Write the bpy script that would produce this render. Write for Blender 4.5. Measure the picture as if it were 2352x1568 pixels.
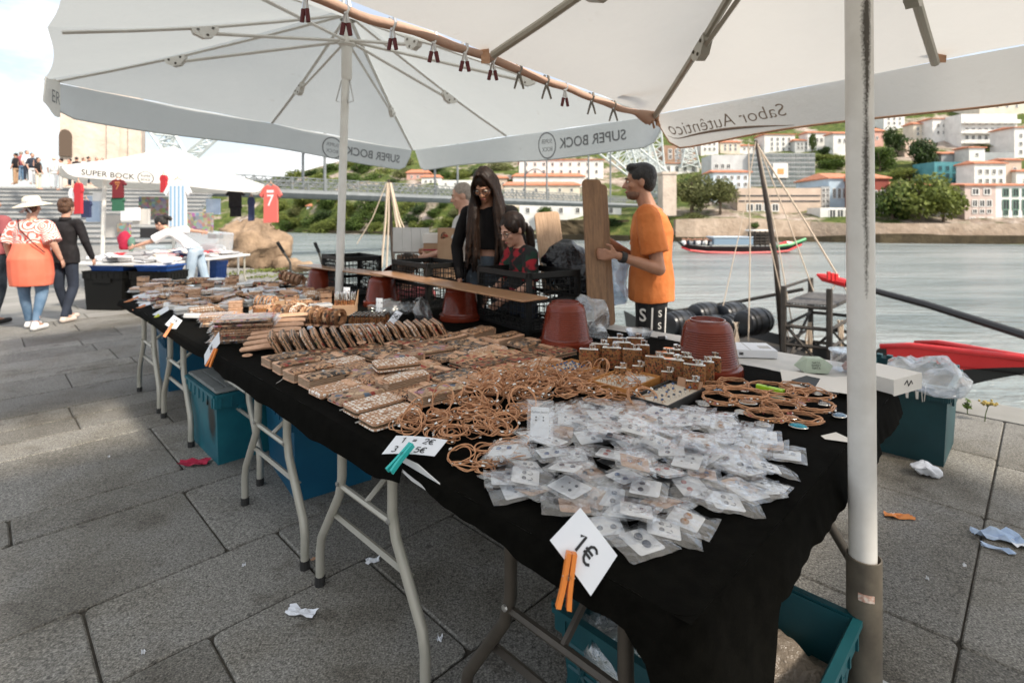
import bpy, bmesh, math, random
from mathutils import Vector as V, Matrix, noise as NZ
for o in list(bpy.data.objects): bpy.data.objects.remove(o)
SC = bpy.context.scene
C = SC.collection
PI = math.pi
# ------------------------------------------------------------------ camera, sky, sun, exposure
# x, y below are measured on a 2352 x 1568 copy of the photograph; the camera is level, 1.40 m up, with its lens shifted down
F, HY, CX, CH, TT = 1225., 503., 1176., 1.40, .71
cam = bpy.data.cameras.new('camera'); camo = bpy.data.objects.new('camera', cam); C.objects.link(camo)
camo.location = (0, 0, CH); camo.rotation_euler = (PI/2, 0, 0)
cam.sensor_width = 36; cam.lens = 36*F/2352; cam.shift_y = -(784-HY)/2352
cam.clip_start = .05; cam.clip_end = 3000
cam.dof.use_dof = True; cam.dof.focus_distance = 1.6; cam.dof.aperture_fstop = 3.4
SC.camera = camo
W = bpy.data.worlds.new('World'); SC.world = W; W.use_nodes = True
SUN_AZ, SUN_EL = math.radians(128), math.radians(44)
nt = W.node_tree; nt.nodes.clear()
wo = nt.nodes.new('ShaderNodeOutputWorld'); bg = nt.nodes.new('ShaderNodeBackground'); sk = nt.nodes.new('ShaderNodeTexSky')
sk.sky_type = 'NISHITA'; sk.sun_disc = False; sk.sun_elevation = SUN_EL; sk.sun_rotation = SUN_AZ; sk.air_density = 1.0; sk.dust_density = 2.0; sk.ozone_density = 1.0
tc = nt.nodes.new('ShaderNodeTexCoord'); mp = nt.nodes.new('ShaderNodeMapping'); mp.inputs['Scale'].default_value = (1.6, 1.6, 5.0)
cn = nt.nodes.new('ShaderNodeTexNoise'); cn.inputs['Scale'].default_value = 1.7; cn.inputs['Detail'].default_value = 7; cn.inputs['Roughness'].default_value = .6
cr = nt.nodes.new('ShaderNodeValToRGB'); cr.color_ramp.elements[0].position = .44; cr.color_ramp.elements[1].position = .62
cr.color_ramp.elements[0].color = (.35, .35, .35, 1); cr.color_ramp.elements[1].color = (1, 1, 1, 1)
mx = nt.nodes.new('ShaderNodeMix'); mx.data_type = 'RGBA'; mx.inputs[7].default_value = (8.2, 8.35, 8.4, 1)
L = nt.links.new
L(tc.outputs['Generated'], mp.inputs['Vector']); L(mp.outputs[0], cn.inputs['Vector']); L(cn.outputs[0], cr.inputs[0]); L(cr.outputs[0], mx.inputs[0])
L(sk.outputs[0], mx.inputs[6]); L(mx.outputs[2], bg.inputs['Color']); bg.inputs['Strength'].default_value = .105; L(bg.outputs[0], wo.inputs[0])
sun = bpy.data.lights.new('sun', 'SUN'); suno = bpy.data.objects.new('sun', sun); C.objects.link(suno)
sun.energy = 3.4; sun.angle = math.radians(7); sun.color = (1, .90, .77)
sd = V((math.sin(SUN_AZ)*math.cos(SUN_EL), math.cos(SUN_AZ)*math.cos(SUN_EL), math.sin(SUN_EL)))
suno.rotation_euler = sd.to_track_quat('Z', 'Y').to_euler(); suno.location = (20, -20, 30)
SC.view_settings.view_transform = 'Standard'; SC.view_settings.look = 'None'; SC.view_settings.exposure = .80; SC.view_settings.gamma = 1
SC.view_settings.use_curve_mapping = False
SC.render.engine = 'CYCLES'
cy = SC.cycles; cy.use_denoising = True; cy.max_bounces = 7; cy.transparent_max_bounces = 40; cy.caustics_reflective = False; cy.caustics_refractive = False
cy.sample_clamp_indirect = 6; cy.use_adaptive_sampling = True; cy.adaptive_threshold = .02
# ------------------------------------------------------------------ helpers
rnd = random.Random(11)
S2 = math.sqrt(.5)
def g(x, y, z=0.):
    Z = F*(CH-z)/(y-HY); return V(((x-CX)/F*Z, Z, z))
def dd(x, y, D): return V(((x-CX)/F*D, D, CH-(y-HY)/F*D))
def ab(a, b, z=0.): return V(((a-b)*S2, (a+b)*S2, z))       # a: away from the customers, b: along the row of tables
RZA = PI/4                                                    # local x along a, local y along b
def U(a, b): return rnd.uniform(a, b)
def lerp(a, b, t): return a+(b-a)*t
def interp(xs, ys, x):
    if x <= xs[0]: return ys[0]
    for i in range(1, len(xs)):
        if x <= xs[i]: return lerp(ys[i-1], ys[i], (x-xs[i-1])/(xs[i]-xs[i-1]))
    return ys[-1]
def rot(rx=0, ry=0, rz=0): return Matrix.Rotation(rz, 4, 'Z') @ Matrix.Rotation(ry, 4, 'Y') @ Matrix.Rotation(rx, 4, 'X')
def TR(x, y, z): return Matrix.Translation((x, y, z))

class M:
    def __init__(s): s.v = []; s.f = []; s.m = []
    def add(s, vs, fs, mi=0, mx=None):
        o = len(s.v)
        s.v += [tuple(mx @ V(p)) for p in vs] if mx is not None else [tuple(p) for p in vs]
        s.f += [tuple(i+o for i in q) for q in fs]; s.m += [mi]*len(fs); return s
    def box(s, c, sz, mi=0, mx=None, top=1.0):
        x, y, z = (q/2 for q in sz); cx, cy_, cz = c
        vs = [(cx+i*x*(top if k > 0 else 1), cy_+j*y*(top if k > 0 else 1), cz+k*z) for k in (-1, 1) for i, j in ((-1, -1), (1, -1), (1, 1), (-1, 1))]
        return s.add(vs, [(3, 2, 1, 0), (4, 5, 6, 7), (0, 1, 5, 4), (1, 2, 6, 5), (2, 3, 7, 6), (3, 0, 4, 7)], mi, mx)
    def rbox(s, c, sz, r=.01, bev=.003, mi=0, mx=None, seg=3):
        hx, hy, hz = (q/2 for q in sz); r = min(r, hx*.98, hy*.98); bev = min(bev, hz*.9, r*.9)
        def ring(ins, z):
            out = []
            for qx, qy, a0 in ((1, 1, 0), (-1, 1, 1), (-1, -1, 2), (1, -1, 3)):
                for k in range(seg+1):
                    a = (a0+k/seg)*PI/2
                    out.append((c[0]+qx*(hx-r)+math.cos(a)*(r-ins), c[1]+qy*(hy-r)+math.sin(a)*(r-ins), c[2]+z))
            return out
        R4 = [ring(bev, -hz), ring(0, -hz+bev), ring(0, hz-bev), ring(bev, hz)]
        n = len(R4[0]); vs = sum(R4, []); fs = [tuple(range(n))[::-1], tuple(range(3*n, 4*n))]
        for k in range(3): fs += [(k*n+i, k*n+(i+1) % n, (k+1)*n+(i+1) % n, (k+1)*n+i) for i in range(n)]
        return s.add(vs, fs, mi, mx)
    def tube(s, pts, r, n=8, mi=0, closed=False, caps=True, mx=None, flat=1.0):
        pts = [V(p) for p in pts]; k = len(pts); vs = []; fs = []
        rs = r if isinstance(r, (list, tuple)) else [r]*k
        nrm = None
        for i in range(k):
            if closed: t = pts[(i+1) % k]-pts[i-1]
            else: t = pts[min(i+1, k-1)]-pts[max(i-1, 0)]
            if t.length < 1e-9: t = V((0, 0, 1))
            t.normalize()
            if nrm is None:
                nrm = t.cross(V((0, 0, 1)))
                if nrm.length < .05: nrm = t.cross(V((1, 0, 0)))
            nrm = nrm-t*nrm.dot(t)
            if nrm.length < 1e-6: nrm = t.orthogonal()
            nrm.normalize(); bn = t.cross(nrm)
            for j in range(n):
                a = 2*PI*j/n
                vs.append(pts[i]+(nrm*math.cos(a)+bn*math.sin(a)*flat)*rs[i])
        for i in range(k if closed else k-1):
            i2 = (i+1) % k
            fs += [(i*n+j, i*n+(j+1) % n, i2*n+(j+1) % n, i2*n+j) for j in range(n)]
        if caps and not closed: fs += [tuple(range(n))[::-1], tuple(range((k-1)*n, k*n))]
        return s.add(vs, fs, mi, mx)
    def lathe(s, prof, n=20, mi=0, mx=None, cap0=False, cap1=False):
        vs = [(r*math.cos(2*PI*j/n), r*math.sin(2*PI*j/n), z) for r, z in prof for j in range(n)]
        fs = [(i*n+j, i*n+(j+1) % n, (i+1)*n+(j+1) % n, (i+1)*n+j) for i in range(len(prof)-1) for j in range(n)]
        if cap0: fs.append(tuple(range(n))[::-1])
        if cap1: fs.append(tuple(range((len(prof)-1)*n, len(prof)*n)))
        return s.add(vs, fs, mi, mx)
    def ell(s, c, r, n=12, k=8, mi=0, mx=None):
        if not isinstance(r, (tuple, list)): r = (r, r, r)
        vs = [(c[0], c[1], c[2]-r[2])]; fs = []
        for i in range(1, k):
            p = -PI/2+PI*i/k
            vs += [(c[0]+r[0]*math.cos(p)*math.cos(2*PI*j/n), c[1]+r[1]*math.cos(p)*math.sin(2*PI*j/n), c[2]+r[2]*math.sin(p)) for j in range(n)]
        vs.append((c[0], c[1], c[2]+r[2])); e = len(vs)-1
        fs += [(0, 1+(j+1) % n, 1+j) for j in range(n)]
        for i in range(k-2): fs += [(1+i*n+j, 1+i*n+(j+1) % n, 1+(i+1)*n+(j+1) % n, 1+(i+1)*n+j) for j in range(n)]
        fs += [(e, 1+(k-2)*n+j, 1+(k-2)*n+(j+1) % n) for j in range(n)]
        return s.add(vs, fs, mi, mx)
    def prism(s, poly, h, mi=0, mx=None):
        n = len(poly); vs = [(x, y, 0) for x, y in poly]+[(x, y, h) for x, y in poly]
        return s.add(vs, [tuple(range(n))[::-1], tuple(range(n, 2*n))]+[(i, (i+1) % n, n+(i+1) % n, n+i) for i in range(n)], mi, mx)
    def sheet(s, nu, nv, fn, mi=0, mx=None, thick=0):
        vs = [fn(i/nu, j/nv) for j in range(nv+1) for i in range(nu+1)]
        fs = [(j*(nu+1)+i, j*(nu+1)+i+1, (j+1)*(nu+1)+i+1, (j+1)*(nu+1)+i) for j in range(nv) for i in range(nu)]
        s.add(vs, fs, mi, mx)
        if thick:
            n0 = len(vs); vs2 = [(V(p)-V((0, 0, thick))) for p in vs]
            rim = [i for i in range(nu)]+[(j+1)*(nu+1)-1 for j in range(nv)]+[nv*(nu+1)+i for i in range(nu, 0, -1)]+[j*(nu+1) for j in range(nv, 0, -1)]
            f2 = [tuple(i+n0 for i in q[::-1]) for q in fs]+[(rim[k], n0+rim[k], n0+rim[(k+1) % len(rim)], rim[(k+1) % len(rim)]) for k in range(len(rim))]
            o = len(s.v); s.add(list(vs)+list(vs2), f2, mi, mx)
        return s
    def build(s, name, mats, parent=None, smooth=0, off=None, data=False):
        me = bpy.data.meshes.new(name)
        vs = s.v
        if off is not None: vs = [(p[0]-off[0], p[1]-off[1], p[2]-off[2]) for p in vs]
        me.from_pydata(vs, [], s.f)
        if not isinstance(mats, (list, tuple)): mats = [mats]
        for q in mats: me.materials.append(q)
        if len(mats) > 1: me.polygons.foreach_set('material_index', s.m)
        if smooth:
            me.polygons.foreach_set('use_smooth', [True]*len(me.polygons))
            if smooth is not True and smooth != 1: me.set_sharp_from_angle(angle=math.radians(smooth))
        me.update()
        if data: return me
        return link(name, me, parent)
def link(name, me, parent=None):
    o = bpy.data.objects.new(name, me); C.objects.link(o)
    if parent is not None: o.parent = parent
    return o
def tag(o, label=None, cat=None, group=None, kind=None):
    if label: o['label'] = label
    if cat: o['category'] = cat
    if group: o['group'] = group
    if kind: o['kind'] = kind
    return o
def thing(name, label, cat, loc=(0, 0, 0), rz=0, group=None):
    o = bpy.data.objects.new(name, None); C.objects.link(o); o.empty_display_size = .1
    o.location = loc; o.rotation_euler = (0, 0, rz)
    return tag(o, label, cat, group)
KIDS = {}
def kids(o): return [c for c in o.children]
def dup(root, loc=None, rz=None, label=None, group=None, mx=None, scale=None):
    r = root.copy(); C.objects.link(r)
    if loc is not None: r.location = loc
    if rz is not None: r.rotation_euler = rz if isinstance(rz, (tuple, list)) else (0, 0, rz)
    if mx is not None: r.matrix_world = mx
    if scale is not None: r.scale = scale if isinstance(scale, (tuple, list)) else (scale,)*3
    if label: r['label'] = label
    if group: r['group'] = group
    for c in kids(root):
        k = c.copy(); C.objects.link(k); k.parent = r
        for e in kids(c):
            q = e.copy(); C.objects.link(q); q.parent = k
    return r
def setmat(o, m, slot=0):
    o.material_slots[slot].link = 'OBJECT'; o.material_slots[slot].material = m
def struct(o): o['kind'] = 'structure'; return o
_tx = {}
def text2d(body, size=1., bold=.0, shear=0.):
    key = (body, bold, shear)
    if key not in _tx:
        cu = bpy.data.curves.new('t', 'FONT'); cu.body = body; cu.size = 1; cu.align_x = 'CENTER'; cu.align_y = 'CENTER'; cu.offset = bold; cu.shear = shear; cu.resolution_u = 3
        cu.fill_mode = 'FRONT'
        o = bpy.data.objects.new('t', cu); C.objects.link(o)
        dg = bpy.context.evaluated_depsgraph_get(); dg.update()
        ev = o.evaluated_get(dg); me = ev.to_mesh()
        _tx[key] = ([(p.co.x, p.co.y) for p in me.vertices], [tuple(q.vertices) for q in me.polygons])
        ev.to_mesh_clear(); bpy.data.objects.remove(o); bpy.data.curves.remove(cu)
    vs, fs = _tx[key]
    return [(x*size, y*size) for x, y in vs], fs
STROKES = {'1': [[(-.20, .22), (.04, .42), (.04, -.42)]], '2': [[(-.22, .22), (-.14, .38), (.02, .43), (.18, .36), (.22, .20), (.12, .0), (-.24, -.40), (.25, -.40)]], '3': [[(-.21, .33), (-.06, .43), (.12, .40), (.20, .26), (.14, .09), (-.03, .03), (.16, -.05), (.23, -.21), (.15, -.37), (-.03, -.43), (-.22, -.34)]],
  '5': [[(.20, .41), (-.15, .41), (-.19, .04), (-.02, .12), (.15, .06), (.23, -.12), (.18, -.32), (.02, -.43), (-.21, -.36)]], '=': [[(-.22, .11), (.22, .11)], [(-.22, -.11), (.22, -.11)]],
  '€': [[(.26, .30), (.12, .41), (-.03, .41), (-.16, .30), (-.22, .10), (-.22, -.10), (-.16, -.30), (-.03, -.41), (.12, -.41), (.26, -.30)], [(-.34, .09), (.14, .09)], [(-.34, -.09), (.12, -.09)]], ' ': []}
def stroke_text(body, size, wid=.13):
    vs, fs = [], []; adv = .66; x0 = -(len(body)-1)*adv/2
    for i, ch in enumerate(body):
        for st in STROKES[ch]:
            n = len(st); o = len(vs)
            for k, p in enumerate(st):
                a, b = st[max(k-1, 0)], st[min(k+1, n-1)]; dx, dy = b[0]-a[0], b[1]-a[1]; l = math.hypot(dx, dy) or 1; nx, ny = -dy/l*wid/2, dx/l*wid/2
                vs += [((x0+i*adv+p[0]+nx)*size, (p[1]+ny)*size), ((x0+i*adv+p[0]-nx)*size, (p[1]-ny)*size)]
            fs += [(o+2*k+1, o+2*k+3, o+2*k+2, o+2*k) for k in range(n-1)]
    return vs, fs
def put_text(mb, body, size, mx, mi=0, bold=.0, shear=0., mirror=False):
    vs, fs = text2d(body, size, bold, shear)
    mb.add([((-x if mirror else x), y, 0) for x, y in vs], fs, mi, mx)
def frame_mx(o, ex, ey):
    ex = V(ex).normalized(); ey = V(ey); ey = (ey-ex*ey.dot(ex)).normalized(); ez = ex.cross(ey)
    m = Matrix.Identity(4)
    for i in range(3): m[i][0] = ex[i]; m[i][1] = ey[i]; m[i][2] = ez[i]; m[i][3] = o[i]
    return m
# ------------------------------------------------------------------ materials
def srgb(r, g_, b): return tuple(((c/255)/12.92 if c/255 <= .04045 else ((c/255+.055)/1.055)**2.4) for c in (r, g_, b))
class NT:
    def __init__(s, name):
        s.mat = bpy.data.materials.new(name); s.mat.use_nodes = True; s.t = s.mat.node_tree
        s.b = s.t.nodes['Principled BSDF']; s.out = s.t.nodes['Material Output']
    def n(s, ty, **k):
        q = s.t.nodes.new('ShaderNode'+ty)
        for a, v in k.items():
            if hasattr(q, a) and not a[0].isupper(): setattr(q, a, v)
            else: s.set(q, a.replace('_', ' '), v)
        return q
    def set(s, q, i, v):
        if isinstance(v, bpy.types.NodeSocket): s.t.links.new(v, q.inputs[i])
        else: q.inputs[i].default_value = (*v, 1) if isinstance(v, (tuple, list)) and len(v) == 3 and q.inputs[i].type == 'RGBA' else v
    def mix(s, f, a, b, mode='MIX'):
        q = s.n('Mix', data_type='RGBA', blend_type=mode); s.set(q, 0, f); s.set(q, 6, a); s.set(q, 7, b); return q.outputs[2]
    def math(s, op, a, b=0., c=0.):
        q = s.n('Math', operation=op); s.set(q, 0, a); s.set(q, 1, b); s.set(q, 2, c); return q.outputs[0]
    def ramp(s, f, stops):
        q = s.n('ValToRGB'); s.set(q, 0, f); e = q.color_ramp.elements; e[0].position = stops[0][0]; e[1].position = stops[-1][0]
        for (p, c) in stops[1:-1]: e.new(p)
        for el, (p, c) in zip(list(e), stops): el.color = (*c, 1) if len(c) == 3 else c
        return q.outputs[0]
    def coord(s, world=False, rand=False):
        if world: return s.n('NewGeometry').outputs['Position']
        co = s.n('TexCoord').outputs['Object']
        if rand:
            oi = s.n('ObjectInfo').outputs['Random']; q = s.n('VectorMath', operation='ADD'); s.set(q, 0, co)
            cb = s.n('CombineXYZ'); s.set(cb, 0, s.math('MULTIPLY', oi, 3.7)); s.set(cb, 1, s.math('MULTIPLY', oi, 9.1)); s.t.links.new(cb.outputs[0], q.inputs[1]); return q.outputs[0]
        return co
    def noise(s, co, scale, detail=4, rough=.55, out=0):
        q = s.n('TexNoise'); s.set(q, 'Vector', co); s.set(q, 'Scale', scale); s.set(q, 'Detail', detail); s.set(q, 'Roughness', rough); return q.outputs[out]
    def bump(s, h, strength=.3, dist=.01):
        q = s.n('Bump'); s.set(q, 'Height', h); s.set(q, 'Strength', strength); s.set(q, 'Distance', dist); s.t.links.new(q.outputs[0], s.b.inputs['Normal']); return q
    def col(s, c): s.set(s.b, 'Base Color', c)
    def p(s, **k):
        for a, v in k.items(): s.set(s.b, a.replace('_', ' '), v)
        return s
def mat(name, c, rough=.6, c2=None, scale=8, detail=5, lo=.35, hi=.65, metal=0, bump=0, bscale=None, bdist=.003, world=False, rv=0., spec=.5, **k):
    q = NT(name); co = q.coord(world, rand=not world); base = c
    if c2 is not None:
        f = q.noise(co, scale, detail); base = q.ramp(f, [(lo, c), (hi, c2)])
    if rv:
        oi = q.n('ObjectInfo').outputs['Random']; hs = q.n('HueSaturation'); q.set(hs, 'Color', base if c2 is not None else (*c, 1))
        q.set(hs, 'Value', q.math('MULTIPLY_ADD', oi, rv*2, 1-rv)); base = hs.outputs[0]
    q.col(base); q.p(Roughness=rough, Metallic=metal, Specular_IOR_Level=spec, **k)
    if bump: q.bump(q.noise(co, bscale or scale*3, 4), bump, bdist)
    return q.mat
def MT(n): return MATS[n]
# ------------------------------------------------------------------ the materials
def m_granite(name, tint=0.):
    q = NT(name); co = q.coord(world=True)
    sp = q.noise(co, 150, 2, .7); sp2 = q.noise(co, 62, 3, .7); st = q.noise(co, 1.1, 6, .62); st2 = q.noise(co, 5.0, 5, .6)
    c = q.ramp(sp, [(.32, (.016, .015, .013)), (.44, (.095, .093, .086)), (.55, (.215, .21, .20)), (.68, (.44, .43, .405))])
    c2 = q.ramp(sp2, [(.36, (.065, .064, .060)), (.60, (.26, .256, .245))])
    vs_ = q.n('TexVoronoi'); q.set(vs_, 'Vector', co); q.set(vs_, 'Scale', 5.5); sv = q.n('SeparateColor'); q.set(sv, 0, vs_.outputs['Color'])
    spot = q.math('MULTIPLY', q.math('LESS_THAN', q.math('ADD', vs_.outputs['Distance'], q.math('MULTIPLY', sp2, .10)), .135), q.math('LESS_THAN', sv.outputs[0], .34))
    c = q.mix(.45, c, c2); c = q.mix(q.math('MULTIPLY', spot, .55), c, (.035, .032, .028)); c = q.mix(1., c, (.99, .97, .925), 'MULTIPLY')
    d = q.ramp(st, [(.34, (.50, .46, .39)), (.46, (.86, .83, .77)), (.54, (1, .99, .97)), (.68, (1.18, 1.17, 1.14))]); c = q.mix(1., c, d, 'MULTIPLY')
    d2 = q.ramp(st2, [(.30, (.36, .31, .25)), (.42, (1, 1, 1))]); c = q.mix(.6, c, d2, 'MULTIPLY')
    oi = q.n('ObjectInfo').outputs['Random']; hs = q.n('HueSaturation'); q.set(hs, 'Color', c); q.set(hs, 'Value', q.math('MULTIPLY_ADD', oi, .42, .86)); q.set(hs, 'Saturation', .9)
    q.col(hs.outputs[0]); q.p(Roughness=.72, Specular_IOR_Level=.35); q.bump(q.math('ADD', sp, q.math('MULTIPLY', sp2, 1.0)), .35, .004)
    return q.mat
def m_fabric(name, c1, c2, trans=.5, tc_=None, scale=1.3, bump=.12):
    q = NT(name); co = q.coord(world=True); f = q.noise(co, scale, 6, .6); f2 = q.noise(co, 9, 4)
    c = q.ramp(f, [(.35, c1), (.68, c2)])
    sp = q.ramp(q.noise(co, 5.5, 3, .5), [(.22, (.62, .55, .47)), (.30, (1, 1, 1))]); c = q.mix(.55, c, sp, 'MULTIPLY')
    q.col(c); q.p(Roughness=.9, Specular_IOR_Level=.1)
    tr = q.n('BsdfTranslucent'); q.set(tr, 'Color', tc_ if tc_ else c); ms = q.n('MixShader'); q.set(ms, 0, trans)
    q.t.links.new(q.b.outputs[0], ms.inputs[1]); q.t.links.new(tr.outputs[0], ms.inputs[2]); q.t.links.new(ms.outputs[0], q.out.inputs[0])
    q.bump(q.math('ADD', f, q.math('MULTIPLY', f2, .35)), bump*2.2, .10)
    return q.mat
def m_film(name, tint=(.95, .97, 1), white=.10, gloss=.28, rough=.12, bump=.5, bs=45):
    q = NT(name); co = q.coord(rand=True); t = q.t
    tr = q.n('BsdfTransparent'); q.set(tr, 'Color', tint); gl = q.n('BsdfGlossy'); q.set(gl, 'Roughness', rough); q.set(gl, 'Color', (1, 1, 1)); di = q.n('BsdfDiffuse'); q.set(di, 'Color', (.85, .88, .9))
    bp = q.n('Bump'); q.set(bp, 'Height', q.noise(co, bs, 3, .6)); q.set(bp, 'Strength', bump); q.set(bp, 'Distance', .01); t.links.new(bp.outputs[0], gl.inputs['Normal'])
    lw = q.n('LayerWeight'); q.set(lw, 'Blend', .35); t.links.new(bp.outputs[0], lw.inputs['Normal'])
    fac = q.math('MULTIPLY_ADD', lw.outputs['Facing'], .38, gloss*.5)
    a = q.n('MixShader'); q.set(a, 0, white); t.links.new(tr.outputs[0], a.inputs[1]); t.links.new(di.outputs[0], a.inputs[2])
    b = q.n('MixShader'); q.set(b, 0, fac); t.links.new(a.outputs[0], b.inputs[1]); t.links.new(gl.outputs[0], b.inputs[2]); t.links.new(b.outputs[0], q.out.inputs[0])
    return q.mat
def m_pattern(name, base, cols, scale=60, metric='EUCLIDEAN', thr=.36, edge=None, cork=True, rough=.62, petals=0, dens=0.):
    """printed cork: cells of a Voronoi net, coloured at random out of cols"""
    q = NT(name); co = q.coord(rand=True)
    vo = q.n('TexVoronoi', distance=metric); q.set(vo, 'Vector', co); q.set(vo, 'Scale', scale); q.set(vo, 'Randomness', .35 if petals else .9)
    b = q.ramp(q.noise(co, 130, 3, .7), [(.30, tuple(x*.45 for x in base)), (.42, base), (.7, tuple(min(1, x*1.25) for x in base))])
    sx = q.n('SeparateColor'); q.set(sx, 0, vo.outputs['Color'])
    n = len(cols); cc = q.ramp(sx.outputs[0], [(i/max(1, n), c) for i, c in enumerate(cols)])
    q.t.nodes[-1]
    for nd in q.t.nodes:
        if nd.type == 'VALTORGB' and nd.outputs[0] == cc.node.outputs[0]: nd.color_ramp.interpolation = 'CONSTANT'
    f = q.ramp(vo.outputs['Distance'], [(thr*.9, (1, 1, 1)), (thr, (0, 0, 0))])
    c = q.mix(f, b, cc)
    if petals: c = q.mix(q.ramp(vo.outputs['Distance'], [(.09, (1, 1, 1)), (.12, (0, 0, 0))]), c, (.35, .20, .05))
    if dens:
        v2 = q.n('TexVoronoi'); q.set(v2, 'Vector', co); q.set(v2, 'Scale', scale*2.6); s2 = q.n('SeparateColor'); q.set(s2, 0, v2.outputs['Color'])
        c2 = q.ramp(s2.outputs[1], [(0, (.02, .015, .012)), (.35, (.10, .045, .025)), (.6, base), (.85, (.45, .30, .17))]); c = q.mix(q.ramp(v2.outputs['Distance'], [(.25, (dens,)*3), (.55, (0, 0, 0))]), c, c2)
    q.col(c); q.p(Roughness=rough, Specular_IOR_Level=.35); q.bump(q.noise(co, 220, 2), .2, .002)
    return q.mat
def m_wood(name, c1, c2, scale=6, ax=(1, 12, 12), rough=.4):
    q = NT(name); co = q.coord(rand=True); mpn = q.n('Mapping'); q.set(mpn, 'Vector', co); q.set(mpn, 'Scale', ax)
    f = q.noise(mpn.outputs[0], scale, 6, .65); f2 = q.noise(mpn.outputs[0], scale*6, 3)
    c = q.ramp(q.math('MULTIPLY_ADD', f2, .35, q.math('MULTIPLY', f, .7)), [(.36, c1), (.62, c2)])
    q.col(c); q.p(Roughness=rough); q.bump(f2, .08, .002); return q.mat
def m_water():
    q = NT('river water'); co = q.coord(world=True)
    def nz(sc, scale, det):
        mpn = q.n('Mapping'); q.set(mpn, 'Vector', co); q.set(mpn, 'Scale', sc); q.set(mpn, 'Rotation', (0, 0, .25)); return q.noise(mpn.outputs[0], scale, det, .6)
    a, b, c = nz((.4, 1.3, 1), .7, 6), nz((.35, 1, 1), 3.2, 4), nz((.16, .9, 1), .22, 5)
    h = q.math('ADD', q.math('MULTIPLY', a, .55), q.math('ADD', q.math('MULTIPLY', b, .16), q.math('MULTIPLY', c, 1.0)))
    q.col(q.ramp(c, [(.38, (.15, .185, .19)), (.50, (.23, .265, .265)), (.64, (.31, .335, .33))])); q.p(Roughness=.18, IOR=1.333, Specular_IOR_Level=.6); q.bump(h, 1.0, .9); return q.mat
def m_smudge():
    q = NT('teal plastic with a black smudge'); co = q.coord(); d = q.n('VectorMath', operation='DISTANCE'); mpn = q.n('Mapping'); q.set(mpn, 'Vector', co); q.set(mpn, 'Scale', (.35, 1.5, .8)); q.set(d, 0, mpn.outputs[0]); d.inputs[1].default_value = (-.06, -.27, .20)
    f = q.math('ADD', d.outputs['Value'], q.math('MULTIPLY', q.noise(co, 30, 5, .7), .10)); c = q.ramp(q.noise(co, 6, 5), [(.35, (.003, .092, .128)), (.65, (.008, .130, .165))])
    q.col(q.mix(q.ramp(f, [(.115, (1, 1, 1)), (.175, (0, 0, 0))]), c, (.006, .010, .011))); q.p(Roughness=.5); return q.mat
def m_stone(name, c1, c2, scale=1.2, brick=None, rough=.85):
    q = NT(name); co = q.coord(world=True); c = q.ramp(q.noise(co, scale, 8, .68), [(.3, c1), (.7, c2)])
    q.col(c); q.p(Roughness=rough, Specular_IOR_Level=.2); q.bump(q.noise(co, scale*4, 5), .4, .15/scale); return q.mat
def m_leaf(name, c1, c2):
    q = NT(name); oi = q.n('NewGeometry').outputs['Random Per Island']; c = q.ramp(oi, [(0, c1), (.6, c2), (1, tuple(min(1, x*1.5) for x in c2))])
    q.col(c); q.p(Roughness=.6, Specular_IOR_Level=.25)
    tr = q.n('BsdfTranslucent'); q.set(tr, 'Color', c); ms = q.n('MixShader'); q.set(ms, 0, .35)
    q.t.links.new(q.b.outputs[0], ms.inputs[1]); q.t.links.new(tr.outputs[0], ms.inputs[2]); q.t.links.new(ms.outputs[0], q.out.inputs[0]); return q.mat
def m_hill():
    q = NT('hillside'); co = q.coord(world=True); f = q.noise(co, .055, 7, .66); f2 = q.noise(co, .45, 6, .65)
    rock = q.ramp(f2, [(.3, (.16, .115, .085)), (.5, (.38, .31, .26)), (.7, (.55, .48, .42))]); grass = q.ramp(f2, [(.3, (.035, .055, .018)), (.55, (.10, .13, .035)), (.7, (.20, .19, .07))])
    q.col(q.mix(q.ramp(f, [(.50, (0, 0, 0)), (.58, (1, 1, 1))]), grass, rock)); q.p(Roughness=.95, Specular_IOR_Level=.1); q.bump(f2, .9, 1.2); return q.mat
def m_paper_print(name, c, stains=None): return mat(name, c, .7, bump=.05, scale=20)
MATS = {}
def A(k, m): MATS[k] = m
A('granite', m_granite('granite slab'))  # slabs darker than the far paving: parasol shade put into their colour
A('joint', mat('dark joint dirt', (.030, .026, .020), .95, (.07, .06, .045), 12))
q = NT('far paving'); co = q.coord(world=True); mpn = q.n('Mapping'); q.set(mpn, 'Vector', co); q.set(mpn, 'Rotation', (0, 0, -PI/4))
br = q.n('TexBrick'); q.set(br, 'Vector', mpn.outputs[0]); q.set(br, 'Color1', (.24, .235, .225)); q.set(br, 'Color2', (.30, .29, .28)); q.set(br, 'Mortar', (.13, .125, .11)); q.set(br, 'Scale', 1.0); q.set(br, 'Mortar Size', .012); q.set(br, 'Brick Width', 1.1); q.set(br, 'Row Height', .56)
q.col(q.mix(1., br.outputs[0], q.ramp(q.noise(co, .8, 6, .65), [(.3, (.7, .7, .66)), (.65, (1.1, 1.1, 1.08))]), 'MULTIPLY')); q.p(Roughness=.8, Specular_IOR_Level=.3); A('paving', q.mat)
A('black_cloth', mat('black felt cloth', (.0020, .0019, .0013), .97, (.0040, .0038, .0028), 30, bump=.3, bscale=260, bdist=.002, spec=.06))
A('cloth_under', mat('white plastic table edge', (.62, .62, .61), .55))
A('canopy_grey', m_fabric('grey white canopy cloth', (.57, .60, .60), (.66, .685, .68), .43, (.56, .59, .59)))
A('canopy_cream', m_fabric('cream canopy cloth', (.63, .62, .59), (.71, .705, .685), .47, (.66, .645, .61)))
A('canopy_white', m_fabric('white canopy cloth', (.78, .77, .74), (.84, .83, .80), .35, (.7, .68, .62)))
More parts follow.
